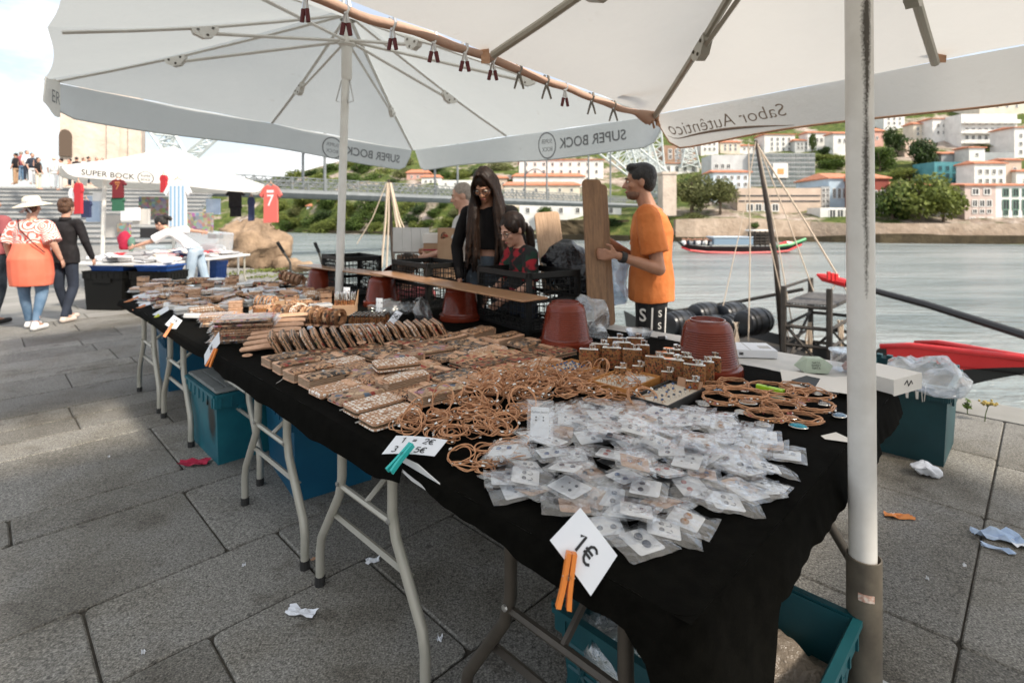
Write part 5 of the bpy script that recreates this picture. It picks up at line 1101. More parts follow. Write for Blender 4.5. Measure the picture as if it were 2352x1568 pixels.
# someone bent down behind the crates: braided hair
bw, P, hm, hs_ = person('person crouching behind the middle black crate, only the braided dark head in view', px(936, -.62, 4.75), PI+.2, {}, H=1.70, skin='skin_tan', top=('maroon', 1, .95, .015), bot=('navy', 1, 1.0, .012), shoe=None, hpitch=-.95, vox=.011, face=False)
hair_cap(bw, hm, hs_, MATS['hair_dark'], low=-.01, ease=1.10)
mb = M()
for i in range(9):
    a = lerp(-1.25, 1.25, i/8); mb.tube([hm @ V((math.sin(a)*.09*hs_, math.cos(b)*-.100*hs_, (.045+math.sin(b)*.085*math.cos(a*.8))*hs_)) for b in (2.6, 2.2, 1.8, 1.4, 1.0, .6, .2, -.2)], [.008+.003*(k % 2) for k in range(8)], 6)
mb.build('braids', MATS['hair_brown'], bw, smooth=1)
bw.location.z = -.62
# walkers on the left, seen from behind
hw, P, hm, hs_ = person('woman walking away in a straw hat, coral swirl blouse and coral wrap skirt over jeans', g(72, 757, 0), .10, dict(shl=(-.185, 0, 1.39), shr=(.185, 0, 1.39), ell=(-.27, -.03, 1.14), elr=(.29, -.03, 1.15), wrl=(-.31, .06, .95), wrr=(.33, .05, .94), anl=(-.10, .10, .085), anr=(.12, -.10, .10), tol=(-.11, .26, .03), tor=(.12, .06, .03), knr=(.11, .03, .50)),
    H=1.66, fem=True, girth=1.26, skin='skin', top=('swirl', 1.05, 1.0, .028), bot=('denim', .93, 1.0, .0), hyaw=.1, vox=.010)
mb = M(); loft(mb, [((0, 0, .56), .225, .18), ((0, 0, .70), .243, .20), ((0, -.02, .90), .238, .195), ((0, -.01, 1.02), .205, .165), ((0, 0, 1.10), .19, .15)]); blob('wrap_skirt', mb, MATS['coral'], hw, .012, 3)
hair_cap(hw, hm, hs_, MATS['hair_brown'], low=-.01)
mb = M(); mb.lathe([(.001, .115), (.06, .112), (.088, .09), (.096, .05), (.10, .03), (.145, .012), (.195, -.008), (.200, -.012), (.195, -.015), (.14, .004), (.098, .018)], 28, 0, hm @ TR(0, -.01, .03) @ rot(.12, -.12, 0)); mb.build('straw_hat', MATS['straw'], hw, smooth=1)
mb = M(); mb.lathe([(.1015, .028), (.0985, .052)], 28, 0, hm @ TR(0, -.01, .03) @ rot(.12, -.12, 0)); q = hm @ V((0, -.12, .02)); mb.tube([q+V((-.03, 0, .03)), q+V((.01, -.01, -.02)), q+V((-.06, -.01, -.09))], [.01, .02, .03], 6, flat=.3); mb.tube([q+V((.02, 0, .02)), q+V((.01, -.01, -.02)), q+V((.06, -.01, -.09))], [.01, .02, .03], 6, flat=.3); mb.build('hat_scarf', mat('grey print scarf', (.12, .13, .17), .8, (.7, .7, .7), 70), hw, smooth=1)
mb = M(); mb.tube([(-.12, -.05, 1.40), (-.02, -.165, 1.28), (.14, -.165, 1.10), (.23, -.10, .98)], .007, 5); mb.build('bag_strap', MATS['ink'], hw)
bj, P, hm, hs_ = person('person with short curly brown hair walking away in a black jacket and navy trousers', g(150, 738, 0), .02, dict(ell=(-.25, -.05, 1.14), elr=(.27, .02, 1.14), wrl=(-.26, .03, .90), wrr=(.29, .12, .91), anl=(-.07, .14, .085), anr=(.08, -.12, .10), tol=(-.07, .28, .03), tor=(.09, .02, .03), hir=(.085, 0, .91)), H=1.665, fem=True, girth=1.02, skin='skin', top=('black_coat', 2, .84, .022), bot=('navy', 1, 1.0, .008), shoe='beige_shoe', vox=.010)
hair_cap(bj, hm, hs_, MATS['hair_brown'], low=-.015, ease=1.16, extra=tuple(((R_.uniform(-.06, .06), R_.uniform(-.1, .04), R_.uniform(.0, .12)), (.03, .03, .03)) for _ in range(14)))
mb = M(); loft(mb, [(P['nek']-V((0, 0, .02)), .075, .07), (P['nek']+V((0, 0, .035)), .066, .062)]); mb.build('collar', MATS['black_coat'], bj, smooth=1)
mm_, P, hm, hs_ = person('dark haired man in a dusty maroon shirt cut by the left edge', g(-22, 745, 0), .05, dict(anl=(-.1, .1, .085), anr=(.1, -.08, .09)), H=1.72, skin='skin_tan', top=('maroon', .8, .95, .02), bot=('denim_dark', 1, 1.0, .015), shoe='rubber', vox=.011, girth=1.08)
hair_cap(mm_, hm, hs_, MATS['hair_dark'], low=.0)
# stall keeper in white leaning over the clothes table, facing left
lw, P, hm, hs_ = person('woman in a white shirt and pale jeans leaning over the clothes table', px(441, 0, 8.75), PI/2+.12, dict(pel=(0, -.06, .94), wai=(0, .08, 1.07), che=(0, .25, 1.20), nek=(0, .38, 1.29), hed=(0, .50, 1.40), shl=(-.17, .32, 1.25), shr=(.17, .30, 1.27), ell=(-.2, .56, 1.10), elr=(.36, .22, 1.28), wrl=(-.2, .80, 1.02), wrr=(.56, .10, 1.24), hil=(-.09, -.06, .90), hir=(.09, -.06, .90), knl=(-.1, 0, .48), knr=(.1, -.16, .48), anl=(-.1, -.03, .085), anr=(.1, -.32, .1), tor=(.1, -.16, .03)),
    H=1.66, fem=True, skin='skin', top=('white_tee', .9, 1.0, .022), bot=('denim_light', 1, 1.03, .012), hpitch=-.55, vox=.011)
hair_cap(lw, hm, hs_, MATS['hair_black'], low=-.0, extra=(((0, -.12, .06), (.045, .045, .045)), ((0, -.16, .0), (.03, .04, .05))))
# tiny visitors on the steps and by the tower
def small(kind, topm, botm):
    t = thing('person', None, 'person'); t['category'] = 'person'
    mb = M(); mb.ell((0, .01, 1.60), (.085, .10, .12)); cap_(mb, (0, 0, 1.3), (0, 0, 1.5), .07, .055, 8)
    for e in (-1, 1): cap_(mb, (e*.19, 0, 1.38), (e*.26, 0, 1.1), .04, .035, 7); cap_(mb, (e*.26, 0, 1.1), (e*.22, .1, .86), .035, .03, 7); cap_(mb, (e*.09, 0, .1), (e*.1, .14, .04), .04, .03, 7); cap_(mb, (e*.09, 0, .5), (e*.09, 0, .1), .05, .04, 7)
    cap_(mb, (0, 0, .95), (0, 0, 1.3), .12, .13, 8); mb.build('body', MATS['skin'], t, smooth=1)
    mb = M(); loft(mb, [((0, 0, .9), .18, .13), ((0, 0, 1.1), .16, .12), ((0, 0, 1.32), .19, .13), ((0, 0, 1.47), .09, .08)], 10)
    for e in (-1, 1): cap_(mb, (e*.17, 0, 1.38), (e*.25, 0, 1.15), .06, .06, 7)
    mb.build('top', MATS[topm], t, smooth=1)
    mb = M(); loft(mb, [((0, 0, .78), .17, .13), ((0, 0, .98), .16, .12)], 10)
    for e in (-1, 1): cap_(mb, (e*.09, 0, .85), (e*.09, 0, .12), .085, .06, 7)
    mb.build('trousers', MATS[botm], t, smooth=1)
    mb = M(); mb.ell((0, -.015, 1.635), (.092, .10, .10)); mb.build('hair', MATS[kind], t, smooth=1); return t
def stairz(D): return 0
SM = [(36, 352, 420, 29, 'black_coat', 'boxboard', 'hair_dark', 'small figure in dark jacket at the left of the group on the stone steps'), (62, 346, 412, 30, 'white_tee', 'navy', 'hair_brown', 'small figure in a white top standing highest on the stone steps'),
      (74, 352, 416, 29, 'navy', 'white_tee', 'hair_dark', 'small figure in white trousers in the middle of the step group'), (88, 362, 416, 28.5, 'black_coat', 'straw', 'hair_brown', 'small figure in black with cream trousers at the right of the step group'),
      (48, 348, 400, 31, 'maroon', 'denim', 'hair_grey', 'small figure in maroon behind the step group'), (124, 360, 414, 29, 'white_tee', 'white_tee', 'straw', 'small figure all in white alone on the steps near the parasol'), (140, 364, 414, 28.5, 'boxgrey', 'boxgrey', 'hair_dark', 'small figure in grey beside the one in white on the steps'),
      (160, 365, 410, 33, 'coral', 'navy', 'hair_dark', 'small figure in coral in front of the tower foot'), (176, 361, 410, 33, 'black_coat', 'navy', 'hair_black', 'small figure in black under the tower niche'), (192, 363, 410, 34, 'white_tee', 'denim', 'hair_brown', 'small figure in white further along the tower foot'),
      (204, 360, 410, 33, 'navy', 'navy', 'hair_black', 'small dark figure against the middle of the tower'), (222, 361, 410, 34, 'maroon', 'navy', 'hair_grey', 'small reddish figure at the right of the tower crowd'), (234, 364, 410, 34, 'black_coat', 'denim', 'hair_dark', 'rightmost small figure of the crowd by the tower')]
protoS = {}
for x, yt, yb, D, a, b, h, lb in SM:
    key = (a, b, h)
    if key not in protoS: o = protoS[key] = small(h, a, b)
    else: o = dup(protoS[key])
    top = dd(x, yt, D); o.location = (top.x, top.y, top.z-1.72); o.rotation_euler = (0, 0, U(0, 6)); o['label'] = lb; o['category'] = 'person'; o['group'] = 'visitors by the stone tower'
# ------------------------------------------------------------------ things under and behind the tables
ORD = ['first', 'second', 'third', 'fourth', 'fifth', 'sixth', 'seventh', 'eighth', 'ninth', 'tenth', 'eleventh', 'twelfth', 'thirteenth', 'fourteenth', 'fifteenth', 'sixteenth', 'seventeenth', 'eighteenth', 'nineteenth', 'twentieth']
def bin_(label, loc, rz, lx, ly, h, m, lid=None, lattice=False, cat='storage bin', grey_lid=False):
    t = thing('storage_bin', label, cat, loc, rz); th = .006; tp = .88
    mb = M(); x0, y0, x1, y1 = lx/2*tp, ly/2*tp, lx/2*.985, ly/2*.985
    def ring(x, y, z): return [(-x, -y, z), (x, -y, z), (x, y, z), (-x, y, z)]
    vs = ring(x0, y0, 0)+ring(x1, y1, h*.99)+ring(x1-th, y1-th, h*.99)+ring(x0-th, y0-th, th); fs = [(3, 2, 1, 0), (12, 13, 14, 15)]
    for k in range(3): fs += [(k*4+i, k*4+(i+1) % 4, k*4+4+(i+1) % 4, k*4+4+i) for i in range(4)]
    mb.add(vs, fs); mb.build('tub', MATS[m], t)
    mb = M()
    for s in (-1, 1):
        mb.box((0, s*ly/2, h*.90), (lx, .014, h*.18)); mb.box((s*lx/2, 0, h*.90), (.014, ly, h*.18)); mb.box((0, s*(ly/2+.006), h*.985), (lx*1.01, .022, .016)); mb.box((s*(lx/2+.006), 0, h*.985), (.022, ly*1.01, .016))
        for k in range(7):
            u = lerp(-.44, .44, k/6); mb.box((u*lx, s*(ly/2+.006), h*.88), (.010, .014, h*.14)); mb.box((s*(lx/2+.006), u*ly, h*.88), (.014, .010, h*.14))
        mb.box((0, s*(ly/2+.004), h*.76), (lx*.42, .012, h*.12))
    mb.build('rim', MATS[m], t)
    if lattice:
        mb = M()
        for s in (-1, 1):
            for k in range(5):
                u = lerp(-.42, .42, k/4)
                for v in (-1, 1): mb.tube([(u*lx*.9-v*.06, s*(ly/2*.89+.012), .06), (u*lx*.95+v*.03, s*(ly/2*.955+.004), h*.72)], .005, 4)
            for k in range(4):
                u = lerp(-.40, .40, k/3)
                for v in (-1, 1): mb.tube([(s*(lx/2*.89+.012), u*ly*.9-v*.05, .06), (s*(lx/2*.955+.004), u*ly*.95+v*.03, h*.72)], .005, 4)
            for z in (.1, .3, .52, .72): mb.tube([(-lx/2*.9, s*(ly/2*lerp(.885, .97, z)+.004), h*z), (lx/2*.9, s*(ly/2*lerp(.885, .97, z)+.004), h*z)], .005, 4); mb.tube([(s*(lx/2*lerp(.885, .97, z)+.004), -ly/2*.9, h*z), (s*(lx/2*lerp(.885, .97, z)+.004), ly/2*.9, h*z)], .005, 4)
        mb.build('ribs', MATS[m], t)
    if lid == 'flat':
        for s in (-1, 1):
            mb = M(); mb.rbox((s*lx*.25, 0, h+.012), (lx*.5-.004, ly*1.0, .014), .02, .004)
            for k in range(3): mb.box((s*lx*lerp(.08, .42, k/2), 0, h+.021), (.05, ly*.8, .006))
            mb.build('lid_flap', MATS['lid_grey' if grey_lid else m], t)
    if lid == 'open':
        mb = M(); mb.rbox((lx/2+.045, 0, h*.80), (.014, ly*.98, h*.42), .006, .003)
        for k in range(8): mb.box((lx/2+.02, lerp(-.46, .46, k/7)*ly, h+.008), (.045, .03, .022))
        mb.build('lid_flap', MATS[m], t)
    return t
bin_('teal lidded bin with a dusty grey lid and a black smudge on its side', ab(1.14, 3.58, 0), RZA, .40, .58, .41, 'teal_smudged', 'flat', grey_lid=True)
bin_('big deep blue bin under the middle of the tables', ab(1.34, 2.86, 0), RZA-.14, .44, .62, .45, 'blue_bin', 'flat')
bin_('far blue bin under the farthest table', ab(1.30, 5.28, 0), RZA-.1, .42, .62, .45, 'blue_bin')
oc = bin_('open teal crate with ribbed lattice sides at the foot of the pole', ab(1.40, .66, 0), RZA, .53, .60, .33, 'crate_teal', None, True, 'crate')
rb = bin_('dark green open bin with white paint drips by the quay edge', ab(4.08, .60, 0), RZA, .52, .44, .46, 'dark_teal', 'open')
mb = M()
for k in range(9): u = -.02+.022*k; mb.tube([(-.268, u-.10, .452), (-.268, u-.10+U(-.01, .01), .452-U(.03, .10))], [.012, .006], 6, flat=.3)
mb.build('paint_drip', MATS['paper_cream'], rb)
# black spray smudge on the teal bin
mb = M(); pl = [(.075*math.cos(a)*(1+.25*math.sin(3*a)), .13*math.sin(a)*(1+.2*math.sin(2*a+1))) for a in [2*PI*k/24 for k in range(24)]]
o = None
bag = M(); bag.ell((0, 0, 0), (.17, .13, .10), 18, 12)
def crumple(mb, amp, fr, seed=0):
    mb.v = [tuple(V(p)+NZ.noise_vector(V(p)*fr+V((seed, seed, seed)))*amp+NZ.noise_vector(V(p)*fr*2.7+V((seed, 0, 3)))*amp*.4) for p in mb.v]; return mb
crumple(bag, .05, 9); o = bag.build('plastic_bag', mat('grey beige plastic bag', (.20, .165, .13), .35, (.30, .25, .2), 12, bump=1, bscale=16, bdist=.03), smooth=1); o.location = ab(1.50, .53, .14); tag(o, 'crumpled beige bag lying inside the open teal crate', 'bag')
bag = M(); bag.ell((0, 0, 0), (.14, .12, .09), 18, 12); crumple(bag, .05, 10, 4); o = bag.build('plastic_bag', MATS['film_big'], smooth=1); o.location = ab(1.26, .80, .24); tag(o, 'clear bag of jewellery in the left corner of the open teal crate', 'bag')
def pot(label, a, b, tilt=None):
    t = thing('flower_pot', label, 'flower pot', ab(a, b, TT), U(0, 6)); pr = [(.150, 0), (.152, .006), (.148, .034), (.132, .040)]
    for k in range(15): z = .05+k*.0098; r = lerp(.131, .108, k/14); pr += [(r, z), (r-.0018, z+.0035), (r, z+.007)]
    pr += [(.104, .206), (.094, .224), (.080, .232), (.070, .233)]
    mb = M(); mb.lathe(pr, 36); mb.build('pot_body', MATS['terracotta'], t, smooth=35)
    mb = M(); mb.lathe([(.070, .233), (.069, .228), (.0, .229)], 36); mb.lathe([(.078, .232), (.077, .240), (.071, .240), (.070, .23)], 36); mb.build('pot_base', MATS['terracotta'], t, smooth=35)
    if tilt: t.rotation_euler = tilt
    return t
pot('terracotta plastic pot upside down beside the flasks, nearest of the pots', 2.32, 1.075)
pot('terracotta plastic pot upside down in front of the black crate', 2.27, 1.856)
pot('terracotta plastic pot under the near end of the long plank', 2.36, 2.86)
pot('terracotta plastic pot under the joint of the two planks', 2.30, 3.78)
pot('terracotta plastic pot under the far end of the planks', 2.26, 4.78)
o = pot('dark terracotta pot tipped on its side showing its open mouth', 2.62, 4.05, (PI/2*.96, 0, PI+.35)); o.location = ab(2.60, 4.02, TT+.150)
# planks on the pots
def plank(label, p, q, w):
    p, q = V(p), V(q); d = q-p; mb = M(); mb.rbox((0, 0, 0), (d.length, w, .010), .02, .002); o = mb.build('plank', MATS['plank'], smooth=30); o.matrix_world = frame_mx((p+q)/2, d, d.cross(V((0, 0, -1)))); return tag(o, label, 'plank')
zt = TT+.246
plank('long oak plank lying across the pots, its near end sticking out', ab(2.17, 1.98, zt), ab(2.32, 3.84, zt+.012), .20)
plank('second oak plank continuing the shelf towards the far end', ab(2.30, 3.62, zt+.001), ab(2.24, 5.05, zt), .20)
# black crates
def crate(label, a, b, rz, lx, ly, h, z=TT, diamond=False):
    t = thing('plastic_crate', label, 'crate', ab(a, b, z), rz); m = MATS['black_plastic']
    mb = M()
    for z_ in (h-.02, h*.52, .02):
        for s in (-1, 1): mb.box((0, s*ly/2, z_), (lx, .012, .034 if z_ > h*.6 else .018)); mb.box((s*lx/2, 0, z_), (.012, ly, .034 if z_ > h*.6 else .018))
    for sx in (-1, 1):
        for sy in (-1, 1): mb.box((sx*(lx/2-.008), sy*(ly/2-.008), h/2), (.028, .028, h))
    mb.build('crate_frame', m, t)
    for (n, ax) in ((14, 0), (10, 1)):
        for s in (-1, 1):
            mb = M(); ln = lx if ax == 0 else ly; ot = (ly if ax == 0 else lx)/2*s
            def bar(p, q, r=.0035): mb.tube([(p[0], ot, p[1]) if ax == 0 else (ot, p[0], p[1]), (q[0], ot, q[1]) if ax == 0 else (ot, q[0], q[1])], r, 4)
            if diamond and ax == 0:
                for k in range(-5, n): x0 = -ln/2+k*ln/n*1.0; bar((max(-ln/2, x0), .02), (min(ln/2, x0+.2), h)); bar((min(ln/2, x0+.2), .02), (max(-ln/2, x0), h))
            else:
                for k in range(1, n): bar((-ln/2+k*ln/n, .02), (-ln/2+k*ln/n, h-.02))
                for k in range(1, 9): bar((-ln/2, k*h/9), (ln/2, k*h/9))
            mb.build('crate_side', m, t)
    mb = M()
    for k in range(1, 9): mb.tube([(-lx/2+k*lx/9, -ly/2, .012), (-lx/2+k*lx/9, ly/2, .012)], .005, 4)
    for k in range(1, 7): mb.tube([(-lx/2, -ly/2+k*ly/7, .012), (lx/2, -ly/2+k*ly/7, .012)], .005, 4)
    mb.build('crate_floor', m, t); return t
crate('black crate with diamond mesh, farthest of the three, left of the far pole', 2.44, 4.55, RZA+PI/2-.15, .54, .36, .36, diamond=True)
crate('black mesh crate in the middle, in front of the woman in black', 2.56, 3.50, RZA+PI/2-.1, .56, .36, .36)
crate('nearest black mesh crate, in front of the girl', 2.56, 2.42, RZA+PI/2-.18, .58, .40, .37)
# bags, cardboard
def softbag(label, c, r, m, amp, fr, seed, name='plastic_bag', cat='bag', rz=0):
    mb = M(); mb.ell((0, 0, 0), r, 28, 18); crumple(mb, amp, fr, seed); mb.v = [(p[0], p[1], max(p[2], -r[2]*.8)) for p in mb.v]; o = mb.build(name, MATS[m], smooth=1); o.location = c; o.rotation_euler = (0, 0, rz); return tag(o, label, cat)
softbag('clear plastic bag on the black cloth between two pots under the planks', ab(2.13, 3.35, TT+.045), (.17, .11, .055), 'film_dark', .05, 11, 1)
softbag('greenish clear bag leaning on the pot under the plank end', ab(2.12, 2.98, TT+.06), (.06, .12, .09), 'film_dark', .05, 10, 6)
softbag('big crumpled clear bag between the pot and the bare white table', ab(2.52, 1.88, TT+.10), (.13, .13, .12), 'film_big', .07, 9, 3)
softbag('black bin bag behind the nearest black crate', dd(1308, 616, 3.75), (.17, .15, .20), 'binbag', .07, 6, 9, 'bin_bag', 'bin bag')
softbag('black bin bag sagging low beside the boards', dd(1340, 668, 3.7), (.17, .15, .22), 'binbag', .07, 6, 12, 'bin_bag', 'bin bag')
softbag('bluish translucent bag behind the boards, next to the man in orange', dd(1408, 640, 3.75), (.10, .12, .22), 'bluebag', .06, 7, 15)
mb = M(); mb.rbox((0, 0, 0), (.19, .62, .018), .03, .004, seg=4); o = mb.build('wooden_board', MATS['plank_pale'], smooth=30); o.matrix_world = frame_mx(dd(1266, 580, 3.95), V((1, .1, .08)), V((.06, .25, 1))); tag(o, 'pale wooden board with a rounded top standing beside the bin bag', 'board')
t = thing('cardboard_box', 'flattened grey cardboard box tilted up behind the crates', 'box', dd(945, 552, 5.3)); m3 = frame_mx(V((0, 0, 0)), V((1, .25, -.02)), V((.32, .55, .55)))
for k in range(4):
    mb = M(); mb.box((lerp(-.135, .135, k/3), 0, 0), (.088, .30, .03), 0, m3); mb.build('cardboard_panel', MATS['boxgrey'], t)
t = thing('cardboard_box', 'brown cardboard box half wrapped in a white sack beside the older man', 'box', dd(1008, 610, 5.2)); mb = M(); mb.box((0, 0, .09), (.26, .24, .40)); mb.build('carton', MATS['boxboard'], t); mb = M(); mb.box((0, 0, .27), (.275, .255, .09)); mb.build('white_sack', MATS['paper_cream'], t)
mb = M(); mb.box((0, -.1225, .16), (.262, .004, .012)); mb.build('red_tape', MATS['red_cloth'], t)
mb = M(); put_text(mb, 'CORK', .05, frame_mx(V((-.02, -.131, .285)), V((1, 0, 0)), V((0, 0, 1)))); bpy.data.meshes.remove(mb.build('x', MATS['frame_g'], data=True))
t = thing('cardboard_box', 'tall brown carton behind the woman in black', 'box', dd(1036, 640, 5.0)); mb = M(); mb.box((0, 0, .2), (.22, .24, .55)); mb.build('carton', MATS['boxboard'], t)
# hand truck
t = thing('hand_truck', 'black hand truck standing behind the far end of the stall', 'hand truck', dd(690, 640, 6.6))
o0 = V(t.location)
for pts in ([(637, 556), (652, 580), (666, 602), (670, 650), (690, 660)], [(723, 557), (733, 580), (739, 604), (741, 660), (720, 668)]):
    q = [dd(x, y, 6.6) for x, y in pts]; mb = M(); mb.tube(q, .014, 8); h = mb.build('handle', MATS['dark_steel'], t, smooth=1, off=o0); mb = M(); mb.tube(q[:2], .021, 8); mb.build('grip', MATS['rubber'], h, off=o0)
mb = M(); mb.tube([dd(664, 628, 6.6), dd(645, 642, 6.5), dd(640, 668, 6.5)], .014, 8); mb.tube([dd(670, 630, 6.6), dd(738, 628, 6.6)], .012, 8); mb.build('frame', MATS['dark_steel'], t, smooth=1, off=o0)
# ------------------------------------------------------------------ goods: wallets
def wallet(kind, pat):
    t = thing('wallet', 'x', 'wallet'); lx, ly = .195, .112
    if kind == 'zip':
        mb = M(); mb.rbox((0, 0, .026), (lx, ly, .007), .016, .003, seg=4); mb.build('cover', MATS[pat], t, smooth=35)
        mb = M(); mb.rbox((0, 0, .004), (lx, ly, .007), .016, .003, seg=4); mb.build('cover', MATS[pat], t, smooth=35)
        mb = M(); mb.rbox((0, 0, .0105), (lx-.003, ly-.003, .007), .016, .001, seg=4); mb.rbox((0, 0, .0195), (lx-.003, ly-.003, .007), .016, .001, seg=4); mb.build('edging', MATS['cork_edge'], t)
        mb = M(); mb.rbox((0, 0, .015), (lx-.0005, ly-.0005, .0085), .016, .001, seg=4); mb.build('zip', MATS['zip_dark'], t)
        mb = M(); mb.box((-.02, 0, .0298), (.026, .014, .0012)); mb.build('label_patch', MATS['cork_dark'], t)
        mb = M(); mb.box((-lx/2-.008, .03, .015), (.022, .006, .003)); mb.build('zip_pull', MATS['galv'], t)
    elif kind == 'purse':
        mb = M(); mb.rbox((0, 0, .003), (lx, ly, .006), .010, .002, seg=2); mb.rbox((lx/2-.006, 0, .019), (.014, ly, .032), .006, .003, seg=2); mb.rbox((0, -.0, .037), (lx, ly, .005), .010, .002, seg=2); mb.build('cover', MATS['cork'], t, smooth=35)
        for k in range(4): mb = M(); mb.box((-.006, 0, .009+k*.0072), (lx-.018, ly-.008, .0035)); mb.build('leaf', MATS['pages'], t)
        mb = M(); mb.sheet(8, 6, lambda u, v: ((u-.5)*lx*(.94-.45*abs(v-.5)**1.0*0), lerp(-ly*.52, ly*.10+.03*math.sin(PI*u), v), .0405+.006*math.sin(PI*v)), thick=.004); mb.build('flap', MATS[pat], t, smooth=35)
        mb = M(); mb.tube([((lx*.45)*math.cos(a)-.0, .0+ly*.38*math.sin(a)-.01, .0445+.001*math.sin(a)) for a in [PI*k/10 for k in range(11)]], .0016, 4); mb.build('piping', MATS['zip_dark'], t)
        mb = M(); mb.lathe([(.007, .0435), (.006, .0475), (0, .048)], 10, 0, TR(0, .022, 0)); mb.build('button', MATS['galv'], t)
    else:
        mb = M(); mb.rbox((0, 0, .014), (lx*1.0, ly*.98, .026), .014, .008, seg=3); mb.build('cover', MATS[pat], t, smooth=35)
        for k in range(2): mb = M(); mb.rbox((0, 0, .008+k*.009), (lx*1.006, ly*.986, .0028), .014, .001, seg=3); mb.build('edging', MATS['cork_edge'], t)
        mb = M(); mb.sheet(2, 12, lambda u, v: (lerp(-.018, .018, u)+.05, lerp(-ly*.53, ly*.25, v), .0285 if v > .2 else lerp(-.0, .0285, v/.2)), thick=.003)
        mb.build('strap', MATS['cork'], t, smooth=35); mb = M(); mb.lathe([(.018, .0285), (.016, .0305), (0, .031)], 14, 0, TR(.05, ly*.26, 0)); mb.build('strap_end', MATS['cork'], t)
    return t
PW = {'daisy print cork': 'white daisy print', 'dark floral print cork': 'dark floral print', 'grey paisley print cork': 'grey paisley print', 'red floral print cork': 'red flower print', 'patchwork print cork': 'patchwork print', 'speckled print cork': 'speckled cork'}
KW = {'zip': 'zip wallet', 'purse': 'accordion purse', 'strap': 'strapped wallet'}
WP = {}
def put_wallet(kind, pat, loc, rot_, label, group):
    if (kind, pat) not in WP: o = WP[(kind, pat)] = wallet(kind, pat)
    else: o = dup(WP[(kind, pat)])
    o.location = loc; o.rotation_euler = rot_; o['label'] = label; o['category'] = 'wallet'; o['group'] = group; return o
front = [(1.585, 'zip', 'daisy print cork'), (1.73, 'zip', 'daisy print cork'), (1.87, 'strap', 'patchwork print cork'), (2.0, 'strap', 'daisy print cork'), (2.15, 'purse', 'grey paisley print cork'), (2.285, 'purse', 'speckled print cork'), (2.43, 'purse', 'dark floral print cork'), (2.575, 'purse', 'grey paisley print cork')]
ln = [.99, 1.01, 1.02, 1.02, 1.03, 1.03, 1.035, 1.035]
for i, ((b, k, p), a) in enumerate(zip(front, ln)):
    put_wallet(k, p, ab(a+U(-.012, .012), b, TT), (0, 0, RZA+U(-.06, .06)), f'{PW[p]} {KW[k]}, {ORD[i]} from the near end along the front table edge', 'wallets lying flat')
put_wallet('zip', 'daisy print cork', ab(1.30, 2.02, TT+.036), (0, .02, RZA-.28), 'white daisy print zip wallet lying on top of the others', 'wallets lying flat')
for r in range(1, 6):
    a = .99+r*.215; bmin = [0, 1.62, 1.66, 1.70, 1.66, 1.74][r]; bmax = [0, 2.62, 2.58, 2.52, 2.46, 2.36][r]; b = bmin; i = 0
    while b < bmax:
        k = rnd.choice(('zip', 'strap', 'strap', 'purse', 'zip')); p = rnd.choice(PATW+['dark floral print cork', 'grey paisley print cork', 'speckled print cork', 'red floral print cork'])
        put_wallet(k, p, ab(a+U(-.03, .03), b, TT+U(0, .002)+(.012 if rnd.random() < .25 else 0)), (U(-.05, .05), U(-.05, .05), RZA+U(-.14, .14)+(PI if rnd.random() < .3 else 0)),
                   f'{PW[p]} {KW[k]}, {ORD[i]} from near end, {ORD[r]} row behind the front', 'wallets lying flat')
        b += U(.108, .128); i += 1
# the leaning row of zip wallets, like toppled dominoes
pa, pb = g(640, 818, TT), g(1020, 782, TT); n = 18
dr = (pb-pa).normalized(); 
for i in range(n):
    p = pa.lerp(pb, i/(n-1)); pat = ['speckled print cork', 'grey paisley print cork', 'grey paisley print cork', 'daisy print cork', 'red floral print cork', 'speckled print cork', 'grey paisley print cork', 'dark floral print cork', 'speckled print cork', 'dark floral print cork', 'red floral print cork', 'grey paisley print cork', 'dark floral print cork', 'speckled print cork', 'daisy print cork', 'dark floral print cork', 'red floral print cork', 'dark floral print cork'][i]
    lean = .58+U(-.06, .06); nrm = (-dr*math.cos(lean)+V((0, 0, math.sin(lean)))); up = (dr*0+V((0, 0, 1)))-nrm*nrm.z; up.normalize()
    e = up.cross(nrm)
    m3 = frame_mx(p+up*.055-nrm*.012+V((0, 0, .012)), e if e.y > 0 else -e, up)
    # local x: length away from the viewer, y: up the leaning face
    nx = V((-dr.y, dr.x, 0))
    o = put_wallet('zip', pat, (0, 0, 0), (0, 0, 0), f'{PW[pat]} zip wallet leaning in the toppled row, {ORD[i]} from its left end', 'zip wallets leaning in a row')
    o.rotation_euler = (0, 0, 0)
    m4 = Matrix.Identity(4); ex, ey = nx, (V((0, 0, 1))*math.cos(.50)-dr*math.sin(.50)*1.0); ez = ex.cross(ey)
    for q in range(3): m4[q][0] = ex[q]; m4[q][1] = ey[q]; m4[q][2] = ez[q]; m4[q][3] = (p+ey*.056+nx*.05)[q]
    o.matrix_world = m4
